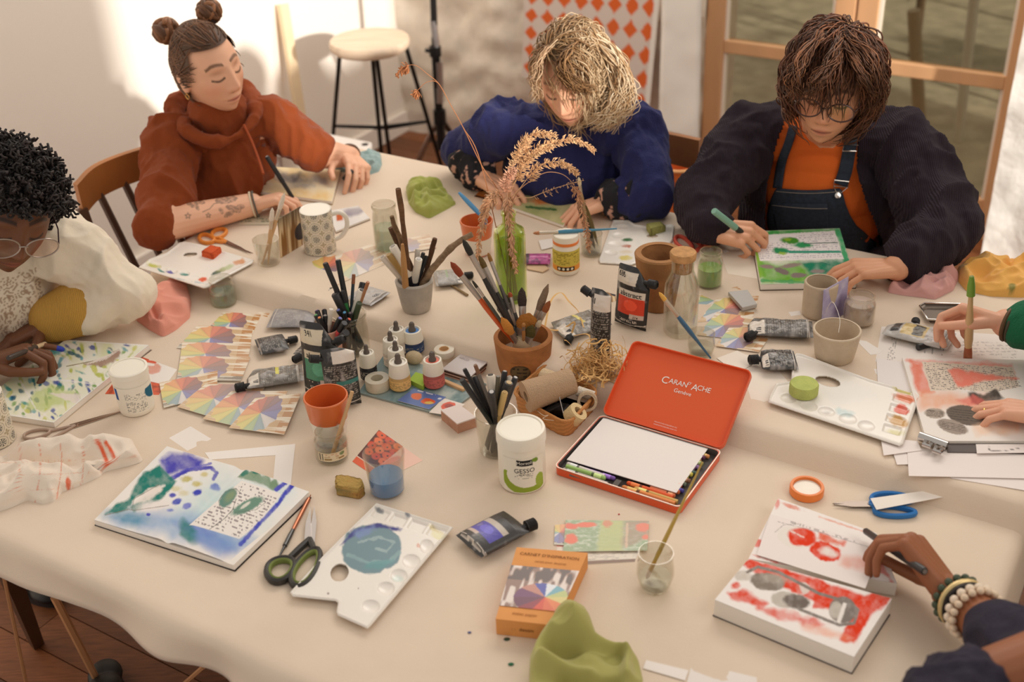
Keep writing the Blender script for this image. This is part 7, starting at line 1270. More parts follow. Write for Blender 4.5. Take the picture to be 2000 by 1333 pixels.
def headmesh(s=1):
    mb = MB(); mb.ell((0, 0, 0), (.074, .094, .116), None, 110, 90); V = mb.v[0]; x, y, z = V[:, 0].copy(), V[:, 1].copy(), V[:, 2].copy(); fr = np.clip(y/.05, 0, 1)
    t = np.clip(-z/.116, 0, 1); V[:, 0] = x*(1-.30*t**1.6+.03*GA(z, .04, .05)); V[:, 1] = np.where(y > 0, y*(1-.06*t), y*(1-.42*t**1.2))+.012*t*fr
    ax = np.abs(V[:, 0]); d = 0
    d += .024*GA(x, 0, .0095+.004*t)*np.interp(z, [-.045, -.038, -.028, .0, .022, .035], [0, .75, 1, .5, .18, 0]); d += .007*GA(ax, .013, .008)*GA(z, -.034, .009)
    d -= .0075*GA(ax, .031, .016)*GA(z, .008, .014); d += .0050*GA(ax, .031, .013)*GA(z, .004, .009); d += .0045*GA(ax, .03, .024)*GA(z, .032, .009)
    d += .007*GA(x, 0, .022)*GA(z, -.060, .007)+.0065*GA(x, 0, .018)*GA(z, -.073, .007)-.005*GA(x, 0, .026)*GA(z, -.0665, .0022); d += .010*GA(x, 0, .02)*GA(z, -.102, .016); d += .004*GA(ax, .048, .018)*GA(z, -.018, .02)
    V[:, 1] += d*fr; V *= s
    for k in (-1, 1):
        mb.ell((k*.076*s, -.012*s, -.008*s), (.007*s, .018*s, .031*s), None, 14, 12); mb.ell((k*.079*s, -.016*s, .004*s), (.007*s, .014*s, .019*s), None, 12, 10)
    return mb
def facecolor(L, C, lip, brow, lash, cheek, browh=.034, s=1):
    L = L/s; x, y, z = L[:, 0], L[:, 1], L[:, 2]; ax = np.abs(x); f = np.clip((y-.03)/.02, 0, 1)
    def mix(m, c, a=1):
        m = np.clip(m, 0, 1)*a*f; C[:] = C*(1-m[:, None])+lin(c)*m[:, None]
    mix(GA(ax, .045, .02)*GA(z, -.025, .02), cheek, .4); mix(GA(x, 0, .012)*GA(z, -.03, .012), cheek, .35)
    mix(1.6*(1-np.hypot(x/.024, (z+.0665-.0015*np.cos(x*80))/.0105)), lip, .85); mix(GA(z, -.0665, .0018)*(ax < .022), tuple(np.array(lip)*.55), .7)
    bz = browh+.004*np.sin((ax-.012)/.036*PI)-.004*np.clip((ax-.04)/.01, 0, 1); mix(1.6*GA(z, bz, .0034)*((ax > .011) & (ax < .052)), brow, .85)
    lz = .001-.005*np.sin(np.clip((ax-.017)/.029, 0, 1)*PI); mix(1.5*GA(z, lz, .0024)*((ax > .016) & (ax < .047)), lash, .9); mix(GA(ax, .031, .015)*GA(z, .016, .006), tuple(np.array(cheek)*.72), .45)
    mix(1.3*GA(ax, .008, .004)*GA(z, -.042, .003), tuple(np.array(cheek)*.5), .7)
def hand(mb, Wr, K, N, side, curls, thumb=(.75, .62, -.35), s=1, spread=.05):
    y = nz(K-Wr); z = nz(N-y*(N @ y)); x = np.cross(y, z)*side; L = np.linalg.norm(K-Wr); tips = []
    for i, (ox, dy, l, r) in enumerate(((.027, -.004, (.041, .025, .021), .0088), (.008, 0, (.045, .028, .022), .009), (-.011, -.004, (.041, .026, .021), .0085), (-.029, -.013, (.032, .020, .018), .0074))):
        p = Wr+y*(L+dy)+x*ox*s; mb.cap(Wr+y*.012+x*ox*.55*s-z*.002, p, .0155*s, .0108*s, 10); a = 0; d0 = nz(y+x*spread*(1.5-i)*.9)
        for k in range(3):
            a += math.radians(curls[i][k]); d = nz(d0*math.cos(a)-z*math.sin(a)); q = p+d*l[k]*s; mb.cap(p, q, r*s*(1-.07*k), r*s*(.93-.09*k), 10); p = q
        tips.append(p)
    p = Wr+y*L*.22+x*.018*s-z*.006; mb.cap(Wr+y*.01, p, .017*s, .0145*s, 10)
    d = nz(y*thumb[1]+x*thumb[0]+z*thumb[2])
    for k, (l, r) in enumerate(((.042, .0125), (.031, .0105), (.024, .0092))):
        q = p+d*l*s; mb.cap(p, q, r*s, r*.88*s, 10); p = q; d = nz(d*.75+y*.55-x*.34-z*.12)
    tips.append(p); return tips
GRIP = [(42, 48, 22), (48, 55, 28), (55, 62, 30), (58, 64, 30)]; REST = [(14, 26, 14), (16, 28, 14), (20, 30, 14), (24, 32, 14)]; PINCH = [(30, 40, 18), (38, 48, 22), (44, 52, 24), (48, 52, 24)]
def skinmat(n, c): return mat('skin_'+n, c, .5, vcol=True, spec=.35, bump=.05, bs=600)
def body(name, label, mb, skin, head=None, faceargs=None, vox=.0021, post=None, base=None, it=2):
    """one continuous skin surface; head = (P, R, s)"""
    if head:
        P, R, s = head; hm = headmesh(s)
        for v, n in zip(hm.v, (0, 0, 0, 0, 0)): pass
        V = np.concatenate(hm.v) @ R.T+P; mb.add(V, hm.f)
    V, F = remesh(mb, vox, it); C = np.broadcast_to(lin(skin), V.shape).copy(); C = C*(1+.05*fbm(V, .03, 5))[:, None]
    if head:
        L = (V-P) @ R; m = np.linalg.norm(L, axis=1) < .16*s; c = C[m]; facecolor(L[m], c, s=s, **faceargs); C[m] = c
    if post: C = post(V, C)
    m2 = MB().add(V, F, 0, C); o = m2.build('person', skinmat(name, skin), loc=base, auto=0); return tag(o, label, 'person')
def garment(name, mb, parent, m, vox=.0045, it=3, wr=.006, scl=.07, cut=None, C0=None, colfn=None, solid=0, stretchdir=None, label=None):
    V, F = remesh(mb, vox, it); N = normals(V, F); Q = V+.35*noise(V, .12, 3)[:, None]*.06
    stretchdir = (.15, 0, 1) if stretchdir is None else stretchdir; Q2 = Q-np.outer(Q @ nz(stretchdir), nz(stretchdir))*.55
    d = wr*(.8-1.9*np.abs(noise(Q2, scl, 11))**.8)+wr*.55*(.5-np.abs(noise(Q2, scl*.45, 12))*1.3)+wr*.12*noise(V, .012, 13); V = V+N*d[:, None]
    if cut: k = cut(V, N); F = [f for f in F if not k[list(f)].any()]
    C = None
    if colfn: C = colfn(V, N)
    used = np.unique(np.concatenate([np.array(f) for f in F])); ix = -np.ones(len(V), int); ix[used] = np.arange(len(used)); F = [tuple(ix[i] for i in f) for f in F]
    o = MB().add(V[used], F, 0, None if C is None else C[used]).build(name, m, parent, auto=0, solid=solid); 
    if label: o['label'] = label
    return o, V[used], F
def torso(mb, SL, SR, hips, k=1.0, depth=.105, fwd=None):
    N = (SL+SR)/2; x = nz(SR-SL); zz = nz(N-hips); y = np.cross(zz, x); ax = (x, y, nz(zz)); w = np.linalg.norm(SR-SL)/2
    for t, fw, fd, rz in ((.10, .80, .72, .06), (.26, .98, 1.0, .12), (.42, .98, 1.04, .12), (.66, .92, 1.05, .12), (.95, .98, 1.1, .12)):
        mb.ell(N+(hips-N)*t, (w*fw*k, depth*fd*k, rz), ax, 28, 18)
    mb.cap(SL+(SR-SL)*.08, SR+(SL-SR)*.08, .058*k, .058*k)
def arm(mb, S, E, Wr, r=(.060, .050, .038)): mb.cap(S, E, r[0], r[1], 18); mb.cap(E, Wr, r[1], r[2], 18)
# ---- hair: strands that leave the crown, lie on the scalp and then hang
def hair(parent, P, R, s, n, length, colfn, crown=(0, -.35, .94), grav=.35, curl=(.004, 60), r=.0022, seed=1, allow=None, off=.010, lift=0, name='hair', steps=14, m=None, stick=False):
    rg = np.random.RandomState(seed); down = R.T @ np.array([0, 0, -1.0]); rad = np.array([.080, .101, .116])*s; cen = np.array([0, -.006, .006])*s; mb = MB(); c0 = nz(crown); k = 0
    hairline = lambda u: (u[1] > .12) & (u[2] < .50+.25*(u[1] < .5)*0) | (u[2] < -.55) | ((u[1] > -.15) & (u[2] < -.05))
    ok = allow or (lambda u: not hairline(u))
    while k < n:
        u = nz(rg.normal(size=3))
        if not ok(u): continue
        k += 1; p = cen+u*(rad+.001); L = length*(.7+.6*rg.rand()); d = nz(u-c0*(u @ c0)+.15*rg.normal(size=3)); lay = off*(.25+.9*rg.rand())*s; ph = rg.rand()*6.28; a = curl[0]*(.5+rg.rand()); pts = []; b0 = nz(rg.normal(size=3))
        for j in range(steps):
            t = j/(steps-1); q = (p-cen)/(rad+lay); nn = nz((p-cen)/(rad+lay)**2); ins = np.linalg.norm(q)
            if ins < 1 or stick: p = cen+q/ins*(rad+lay)
            b = nz(np.cross(d, b0)); c = np.cross(d, b); w = a*min(1, t*2.5); ang = ph+curl[1]*t*L
            pts.append(p+w*(b*math.cos(ang)+c*math.sin(ang))+nn*lift*math.sin(PI*min(1, t*1.5)))
            g = down*grav*(.4+1.6*t); dd = d+g; tn = dd-nz(nn)*(dd @ nz(nn)) if ins < 1.06 or stick else dd; d = nz(tn); p = p+d*L/(steps-1)
        W_ = np.array(pts) @ R.T+P; mb.tube(W_, r*(.7+.6*rg.rand())*np.interp(np.linspace(0, 1, steps), [0, .2, .75, 1], [.8, 1, .9, .25]), 4, col=colfn(u, rg))
    cap = MB(); cap.ell(cen, (rad+.003), None, 60, 44); U = (cap.v[0]-cen)/(rad+.003); keep = np.array([bool(ok(q)) for q in U]); f = [q for q in cap.f if keep[list(q)].any()]
    mb.add(cap.v[0] @ R.T+P, f, 0, np.array(colfn(np.array([0, 0, 1.0]), rg))*.7)
    return mb.build(name, m or mat('hair_strands', vcol=True, rough=.5, spec=.35), parent, auto=0)
def glasses(parent, P, R, s, m, w=.027, h=.020, y0=.104, z0=-.004, r=.0016, gap=.034, tm=None):
    g = lambda x, y, z: R @ (np.array([x, y, z])*s)+P; fr = None
    for k in (-1, 1):
        pts = [g(k*gap+w*math.cos(a), y0-.004*abs(math.cos(a))*(1 if k*math.cos(a) > 0 else 0), z0+h*math.sin(a)) for a in np.linspace(0, 2*PI, 30, endpoint=False)]
        mb = MB().tube(pts, r, 8, closed=True)
        if fr is None: mb.tube([g(-.008, y0+.001, z0+.004), g(0, y0+.004, z0+.007), g(.008, y0+.001, z0+.004)], r, 6); fr = mb.build('glasses', m, parent)
        else: mb.build('rim', m, fr)
        MB().add(pts, [tuple(range(30))]).build('lens', glassmat('lens', (246, 240, 234), .4, .05), fr)
        MB().tube([g(k*(gap+w), y0-.006, z0+.006), g(k*.076, y0-.045, z0+.012), g(k*.081, -.005, z0+.012), g(k*.080, -.03, z0-.006)], r*.9, 6).build('temple', tm or m, fr)
def ring(parent, name, c, ax, r, t, m, n=26): x = nz(np.cross(ax, [.3, .2, .9])); y = np.cross(nz(ax), x); return MB().tube([c+r*(x*math.cos(a)+y*math.sin(a)) for a in np.linspace(0, 2*PI, n, endpoint=False)], t, 8, closed=True).build(name, m, parent)
def beads(parent, name, c, ax, r, t, m, n):
    x = nz(np.cross(ax, [.3, .2, .9])); y = np.cross(nz(ax), x); mb = MB()
    for a in np.linspace(0, 2*PI, n, endpoint=False): mb.ell(c+r*(x*math.cos(a)+y*math.sin(a)), t, None, 10, 7)
    return mb.build(name, m, parent)
knit = lambda n, c, bs=220, b=.25, **k: mat(n, c, .95, bump=b, bs=bs, sheen=.08, spec=.1, **k)
gold = mat('gold', (216, 168, 96), .25, metal=.9)
def patch(V, F, rows, off, n=.004, h=None):           # cloth piece lying on a garment: rows of sight lines
    bv = BVHTree.FromPolygons([tuple(v) for v in V], F, all_triangles=False); G = []
    for row in rows:
        line = []
        for x, y in row:
            d = ray(x, y); hit = bv.ray_cast(Vector(CAM), Vector(d/np.linalg.norm(d))); line.append(np.array(hit[0])-nz(d)*off if hit[0] else None)
        G.append(line)
    G = [q for q in G if any(p is not None for p in q)]
    for line in G:                                     # fill misses from neighbours
        for i in range(len(line)):
            if line[i] is None:
                j = min((k for k in range(len(line)) if line[k] is not None), key=lambda k: abs(k-i), default=None); line[i] = line[j] if j is not None else G[0][0]
    return np.array(G)
def strip(pts, w, n=24):                               # rows across a photograph polyline
    S = smooth(np.array([(x, y, 0) for x, y in pts]), 8)[:, :2]; t = np.gradient(S, axis=0); t /= np.linalg.norm(t, axis=1)[:, None]; o = np.stack([-t[:, 1], t[:, 0]], 1); return [[tuple(S[i]+o[i]*w*k) for k in np.linspace(-.5, .5, 5)] for i in range(len(S))]
# ==== 1: rust hoodie, two buns, tattooed forearm
HP = PZ(408, 134, 1.135); R = headframe(HP, 30, 22, -15); s = .95; hl = lambda x, y, z: R @ (np.array([x, y, z])*s)+HP
SL, SR = PZ(338, 272, .955), PZ(522, 232, .965); hips = (SL+SR)/2+np.array([-.05, .10, -.46]); EL, WL = PZ(325, 438, .835), PZ(492, 400, .825); ER, WR_ = PZ(628, 300, .86), PZ(683, 306, .835); NB = (SL+SR)/2+np.array([.0, -.01, .03])
mb = MB(); mb.cap(NB, hl(0, -.03, -.06), .054, .050); mb.cap(SL, SR, .05, .05); mb.cap(NB, hips, .07, .08); arm(mb, SL, EL, WL, (.045, .043, .029)); arm(mb, SR, ER, WR_, (.045, .041, .028))
K1 = PZ(548, 386, .835); t1 = hand(mb, WL, K1, np.array([.1, .25, 1]), -1, PINCH, (.6, .8, -.3)); K2 = PZ(700, 326, .838); t2 = hand(mb, WR_, K2, np.array([.35, .3, .9]), 1, [(30, 35, 15), (38, 42, 18), (42, 46, 20), (44, 46, 20)], (.9, .5, -.5))
def ink(V, C):
    Q = proj(V); near = segd(Q[:, 0], Q[:, 1], 340, 430, 490, 400) < 40; dk = lin((84, 72, 64)); m = np.zeros(len(V)); x, y = Q[:, 0], Q[:, 1]
    def ln(p, w):
        for a, b in zip(p[:-1], p[1:]): m[:] = np.maximum(m, np.clip(1.2-segd(x, y, *a, *b)/w, 0, 1))
    for cx, cy, r in ((367, 422, 6), (407, 421, 5)): pts = [(cx+r*(1 if i % 2 == 0 else .45)*math.sin(i*PI/5), cy-r*(1 if i % 2 == 0 else .45)*math.cos(i*PI/5)) for i in range(11)]; ln(pts, 1.3)
    for c, rx, ry, rot in (((384, 401), 11, 4, 70), ((372, 400), 10, 4, 30), ((392, 395), 9, 4, 10), ((442, 390), 22, 8, -8), ((456, 408), 16, 6, 20), ((432, 412), 7, 4, 60), ((448, 418), 12, 5, -30), ((470, 404), 8, 5, 0)):
        a = math.radians(rot); X = ((x-c[0])*math.cos(a)+(y-c[1])*math.sin(a))/rx; Y = (-(x-c[0])*math.sin(a)+(y-c[1])*math.cos(a))/ry; d = np.hypot(X, Y); m[:] = np.maximum(m, np.where(d < 1, .45+.4*(noise(Q, 3.0, 4) > 0), 0))
    ln([(396, 414), (410, 408), (418, 398), (430, 396)], 1.2); m *= near & (V[:, 2] < .92); return C*(1-.75*m[:, None])+dk*.75*m[:, None]
p1 = body('fair', 'person in rust orange hoodie drawing with a black pen, back left', mb, (232, 178, 146), (HP, R, s), dict(lip=(206, 124, 108), brow=(104, 72, 50), lash=(70, 50, 40), cheek=(226, 150, 122)), post=ink)
rust = knit('rust_knit', (136, 66, 34), 320, .22); mb = MB(); torso(mb, SL, SR, hips, 1.06, .12); mb.cap(SL, along(SL, EL, .55), .068, .064, 18); mb.cap(along(SL, EL, .55), EL+(SL-EL)*.06-(WL-EL)*.10, .064, .060, 18); mb.cap(SR, along(SR, ER, .80), .068, .056, 18); mb.cap(NB+np.array([0, .03, -.03]), NB+np.array([0, .02, -.01]), .078, .066)
garment('hoodie', mb, p1, rust, .0042, 3, .015, .07)
u = nz(SR-SL); fw = nz(np.cross(u, [0, 0, 1.0])); fw = fw if fw[1] < 0 else -fw; mb = MB()
pts = [(-.088, .06, .006, .018), (-.098, -.02, .03, .022), (-.078, -.08, .035, .032), (0, -.105, .035, .038), (.078, -.08, .035, .032), (.095, -.02, .025, .022), (.085, .06, .01, .017), (.045, .10, -.008, .014), (0, .112, -.018, .013), (-.05, .10, -.012, .014)]
pp = smooth([NB+u*a+fw*b+np.array([0, 0, c]) for a, b, c, d in pts+pts[:1]], 5); rp = np.interp(np.linspace(0, 10, len(pp)), range(11), [d for a, b, c, d in pts+pts[:1]])
for k in range(len(pp)-1): mb.cap(pp[k], pp[k+1], rp[k], rp[k+1], 10)
mb.cap(NB+np.array([0, .03, -.04]), NB+fw*.01+np.array([0, 0, .018]), .098, .074); garment('hood', mb, p1, rust, .004, 3, .007, .05)
MB().tube(smooth([PZ(470, 235, 1.0), PZ(486, 268, .965), PZ(500, 305, .93), PZ(508, 330, .91)], 6)+fw*.035, .0032, 8).build('drawstring', mat('rust_cord', (160, 72, 32), .8), p1)
hb1 = lambda u_, rg: np.array((96, 66, 46))*(.75+.6*rg.rand()); h1 = hair(p1, HP, R, s, 900, .07, hb1, (0, .96, .28), 0, (.0004, 30), .0017, 5, stick=True, allow=lambda q: not ((q[1] > .30) & (q[2] < .62)) and not ((q[1] > -.12) & (q[2] < .25)) and not ((q[1] > -.5) & (q[2] < -.2)) and q[2] > -.6, off=.004)
bun = []
for bx_, by_, rr_ in ((324, 60, .031), (408, 22, .029)):
    c = PY(bx_, by_, HP[1]+.05); mb = MB(); mb.ell(c, rr_*.8, None, 20, 14, col=(110, 72, 48)); rg = random.Random(bx_)
    for k in range(9):
        ax_ = nz([rg.gauss(0, 1), rg.gauss(0, 1), rg.gauss(0, 1)]); x_ = nz(np.cross(ax_, [.2, .5, .8])); y_ = np.cross(ax_, x_); mb.tube([c+(x_*math.cos(a)+y_*math.sin(a))*rr_*.86+ax_*rr_*.3*math.sin(a*2) for a in np.linspace(0, 6.0, 18)], rr_*.24, 7, col=np.array((132, 88, 58))*(.7+.5*rg.random()))
    mb.build('hair_bun', mat('hair_strands'), h1, auto=0); e = nz(HP-c); ring(h1, 'hair_tie', c+e*rr_*.8, e, .014, .005, mat('hair_tie', (60, 44, 38), .7))
    for k in range(30):
        pass
ring(p1, 'wristband', WL+(K1-WL)*.02, K1-WL, .031, .0025, mat('beige_band', (222, 204, 176), .7)); ring(p1, 'wristband', WL+(K1-WL)*.12, K1-WL, .0315, .0022, mat('grey_band', (96, 92, 84), .7)); ring(p1, 'bracelet', WR_-nz(K2-WR_)*.012, K2-WR_, .029, .004, mat('dark_beads', (96, 64, 44), .5))
ring(p1, 'earring', hl(-.078, -.012, -.046), R[:, 0], .007, .0012, gold)
pen('black fineliner held by the rust hoodie person', PZ(521, 306, .93), (t1[0]+t1[4])/2+np.array([.012, -.004, -.018]), .0058, BK, BK, .42, (190, 186, 182))
pen('black pen held in the hoodie person left hand at sketchbook edge', PZ(688, 334, .84), PZ(670, 350, .815), .006, BK, BK, .4)
# ==== 2: blue jumper, curly fair hair
HP = PZ(1118, 152, 1.12); R = headframe(HP, -20, 33, -10); s = .95; hl = lambda x, y, z: R @ (np.array([x, y, z])*s)+HP
SL, SR = PZ(985, 250, .955), PZ(1240, 262, .955); hips = (SL+SR)/2+np.array([.05, .16, -.44]); EL, WL = PZ(910, 300, .86), PZ(940, 345, .835); ER, WR_ = PZ(1278, 378, .85), PZ(1185, 392, .83); NB = (SL+SR)/2+np.array([0, .02, .03])
mb = MB(); mb.cap(NB, hl(0, -.03, -.06), .056, .052); mb.cap(SL, SR, .05, .05); mb.cap(NB, hips, .07, .08); arm(mb, SL, EL, WL, (.045, .040, .029)); arm(mb, SR, ER, WR_, (.045, .04, .030))
K1 = PZ(990, 372, .83); t1 = hand(mb, WL, K1, np.array([-.1, .2, 1]), -1, PINCH, (.6, .8, -.3)); K2 = PZ(1128, 412, .822); t2 = hand(mb, WR_, K2, np.array([.0, .2, 1]), 1, [(28, 30, 14), (30, 32, 14), (34, 34, 14), (36, 34, 14)], (.7, .7, -.3))
p2 = body('fair', 'person in cobalt blue jumper bent over a sketchbook behind dried grasses', mb, (232, 176, 142), (HP, R, s), dict(lip=(200, 116, 100), brow=(140, 100, 70), lash=(90, 64, 50), cheek=(230, 140, 110)))
blue = knit('cobalt_knit', (44, 46, 88), 260, .3); mb = MB(); torso(mb, SL, SR, hips, 1.1, .13); mb.cap(SL, EL, .070, .062, 18); mb.cap(EL, EL+(WL-EL)*.45, .062, .054, 18); mb.cap(SR, ER, .070, .064, 18); mb.cap(ER, ER+(WR_-ER)*.42, .064, .054, 18); mb.cap(NB+np.array([0, .02, -.03]), NB+np.array([0, .01, -.01]), .078, .062)
garment('jumper', mb, p2, blue, .0042, 3, .014, .07)
flor = mat('floral_cuff', (36, 32, 36), .9, vcol=True)
def fcol(V, N): C = np.broadcast_to(lin((34, 32, 36)), V.shape).copy(); m = fbm(V, .012, 3, 2) > .28; C[m] = lin((206, 160, 140)); return C
for E_, W__ in ((EL, WL), (ER, WR_)):
    mb = MB(); mb.cap(E_+(W__-E_)*.40, E_+(W__-E_)*.80, .056, .047, 18); garment('shirt_cuff', mb, p2, flor, .0035, 2, .009, .03, colfn=fcol, label='black floral shirt cuff')
def fair(u_, rg): k = rg.rand()*.55+(.45 if u_[0] > .25 else .0); return np.array((132, 96, 60))*(1-k)+np.array((232, 208, 172))*k  # strands on the right paler: backlight put into the hair colour
hair(p2, HP, R, s, 1500, .13, fair, (-.5, .45, .74), .30, (.006, 80), .0013, 6, lambda q: not ((q[1] > .36) & (q[2] < .72)) and not ((q[1] > .15) & (q[2] < .45) & (q[0] < .3)) and q[2] > -.62 and not ((q[1] > .1) & (q[2] < .25)), .016, .006)
hr = last('hair')
def lock(px, dys, n, spread, col0, col1, amp, seed):
    mb = MB(); rg = random.Random(seed)
    for i in range(n):
        P_ = [PY(x+rg.gauss(0, spread*(.4+.6*j/len(px))), y+rg.gauss(0, spread*.5), HP[1]+d+rg.gauss(0, .012)) for j, ((x, y), d) in enumerate(zip(px, dys))]; S = smooth(P_, 6); ph = rg.random()*6; f = 2+rg.random()*2; t = np.linspace(0, 1, len(S)); S = S+np.stack([np.cos(ph+f*6*t)*amp*t, 0*t, np.sin(ph+f*5*t)*amp*t], 1); k = rg.random(); mb.tube(S, np.interp(t, [0, .3, 1], [.0013, .0015, .0005]), 4, col=np.array(col0)*(1-k)+np.array(col1)*k)
    return mb
lock([(1150, 70), (1195, 110), (1215, 160), (1210, 205), (1180, 240)], (-.02, -.05, -.07, -.08, -.08), 420, 16, (170, 130, 88), (242, 224, 194), .008, 1).build('hair_lock', mat('hair_strands'), hr, auto=0)  # right lock painted paler for the sun behind it
lock([(1090, 75), (1058, 110), (1046, 150), (1048, 190)], (-.02, -.06, -.07, -.07), 80, 7, (150, 110, 76), (226, 196, 160), .006, 2).build('hair_lock', mat('hair_strands'), hr, auto=0)
lock([(1130, 85), (1105, 110), (1100, 140), (1120, 165), (1150, 175)], (-.05, -.09, -.11, -.115, -.11), 150, 10, (90, 62, 36), (170, 128, 84), .007, 3).build('hair_lock', mat('hair_strands'), hr, auto=0)  # front lock painted darker for the shade there
# ==== 3: navy cardigan over denim bib and orange T-shirt, round glasses
HP = PZ(1624, 172, 1.155); R = headframe(HP, -3, 24, 8); s = 1.0; hl = lambda x, y, z: R @ (np.array([x, y, z])*s)+HP
SL, SR = PZ(1468, 268, .965), PZ(1765, 285, .965); hips = (SL+SR)/2+np.array([.04, .10, -.46]); EL, WL = PZ(1372, 405, .86), PZ(1392, 448, .845); ER, WR_ = PZ(1852, 440, .865), PZ(1752, 522, .835); NB = (SL+SR)/2+np.array([0, .01, .035])
mb = MB(); mb.cap(NB, hl(0, -.035, -.06), .06, .055); mb.cap(SL, SR, .05, .05); mb.cap(NB, hips, .07, .08); arm(mb, SL, EL, WL, (.045, .041, .029)); arm(mb, SR, ER, WR_, (.045, .041, .030))
K1 = PZ(1418, 452, .845); K1 = WL+nz(K1-WL)*.085; t1 = hand(mb, WL, K1, np.array([-.55, -.2, .9]), -1, GRIP, (.6, .8, -.45)); K2 = PZ(1693, 524, .835); t2 = hand(mb, WR_, WR_+nz(K2-WR_)*.088, np.array([.05, .0, 1]), 1, [(24, 28, 14), (28, 30, 14), (32, 34, 16), (34, 34, 16)], (.7, .7, -.4))
p3 = body('fair', 'person in dark navy cardigan, denim bib and orange T-shirt, round glasses, drawing', mb, (226, 166, 130), (HP, R, s), dict(lip=(190, 110, 92), brow=(84, 56, 40), lash=(60, 42, 34), cheek=(216, 132, 100), browh=.030))
mb = MB(); torso(mb, SL, SR, hips, .92, .115); mb.cap(NB+np.array([0, .015, -.04]), NB+np.array([0, .0, -.01]), .068, .060)
ts, TVv, TF = garment('t_shirt', mb, p3, mat('orange_jersey', (226, 106, 36), .9, bump=.1, bs=300), .0035, 4, .003, .09, label='bright orange T-shirt')
den = mat('denim', (50, 58, 72), .85, bump=.3, bs=420, var=.3, vs=120); pale = mat('stitching', (150, 140, 130), .8)
rows = [[(x0+(x1-x0)*t, y+4*math.sin(t*PI)) for t in np.linspace(0, 1, 40)] for y, x0, x1 in [(368, 1518, 1640), (372, 1514, 1644), (385, 1508, 1648), (400, 1503, 1652), (420, 1499, 1660), (440, 1500, 1672), (455, 1505, 1690), (475, 1510, 1710), (500, 1515, 1730)]]
bib = MB().grid(patch(TVv, TF, rows, .007)).build('denim_bib', den, p3, solid=.004)
MB().grid(patch(TVv, TF, [[(x, y) for x in np.linspace(x0, x1, 30)] for y, x0, x1 in ((398, 1508, 1616), (410, 1508, 1617), (440, 1515, 1618), (465, 1520, 1618))], .011)).build('bib_pocket', den, bib, solid=.002)
MB().tube(patch(TVv, TF, [[(x, 401+7*math.sin(t*PI*.6)) for t, x in zip(np.linspace(0, 1, 30), np.linspace(1508, 1616, 30))]], .0135)[0], .0009, 5).build('pocket_seam', pale, bib); MB().tube(patch(TVv, TF, [[(x, 374+4*math.sin(t*PI)) for t, x in zip(np.linspace(0, 1, 30), np.linspace(1516, 1642, 30))]], .0105)[0], .0009, 5).build('top_seam', pale, bib)
for pts in ([(1666, 248), (1660, 285), (1652, 330), (1642, 362)], [(1550, 246), (1540, 280), (1526, 320), (1518, 368)]): MB().grid(patch(TVv, TF, strip(pts, 26 if pts[0][0] > 1600 else 17), .008)).build('bib_strap', den, bib, solid=.003)
bk = patch(TVv, TF, [[(1630, 352), (1658, 355), (1656, 366), (1628, 363)], [(1650, 282), (1676, 284), (1673, 296), (1645, 295)]], .013)
for q in bk: MB().tube(list(q), .0016, 6, closed=True).build('buckle', stl, bib)
b = patch(TVv, TF, [[(1636, 382), (1637, 383)]], .012)[0][0]; MB().lathe([(1e-5, .003), (.007, .002), (.0075, 0), (1e-5, -.002)], b, 18, (RC[0], RC[1], -RC[2])).build('bib_button', stl, bib); MB().tube([bk[0][2], b, bk[0][3]], .0013, 6).build('button_loop', stl, bib)
navy = mat('navy_rib', (50, 40, 48), .95, bump=.55, bs=75, tex='WAVE', sheen=.04, spec=.1)
mb = MB(); torso(mb, SL, SR, hips, 1.12, .135); mb.cap(SL, EL, .078, .070, 18); mb.cap(EL, EL+(WL-EL)*.75, .070, .046, 18); mb.cap(SR, ER, .078, .076, 18); mb.cap(ER, ER+(WR_-ER)*.80, .074, .047, 18); mb.cap(NB+np.array([0, .035, -.03]), NB+np.array([0, .03, -.01]), .085, .066); mb.cap(NB+np.array([0, .02, -.03]), SR, .078, .076); mb.cap(NB+np.array([0, .02, -.03]), SL, .078, .076)
op = [(1545, 150), (1535, 235), (1512, 300), (1496, 372), (1494, 440), (1500, 540), (1745, 540), (1722, 470), (1690, 395), (1672, 330), (1672, 250), (1660, 150)]
fwd = nz(np.array([-.42, -.9, 0]))
garment('cardigan', mb, p3, navy, .0042, 3, .014, .075, cut=lambda V, N: (pip(proj(V), op) < 0) & (((V-(SL+SR)/2) @ fwd) > .0), solid=.005)
tag(MB().tube(smooth([PZ(1754, 424, .90), PZ(1763, 440, .885), PZ(1767, 458, .87)], 4)-RC[2]*.03, .0018, 6).build('white_cord', mat('thread_pale'), ), 'white cord end hanging at the navy cardigan sleeve', 'cord') if 0 else None
def brn(u_, rg): return np.array((92, 56, 36))*(.6+.75*rg.rand())
hair(p3, HP, R, s, 1400, .118, brn, (.15, -.1, .97), .28, (.006, 60), .0016, 9, lambda q: not ((q[1] > .30) & (q[2] < .70)) and q[2] > -.55 and not ((q[1] > .25) & (q[2] < .15)), .022, .010)
h3 = last('hair')
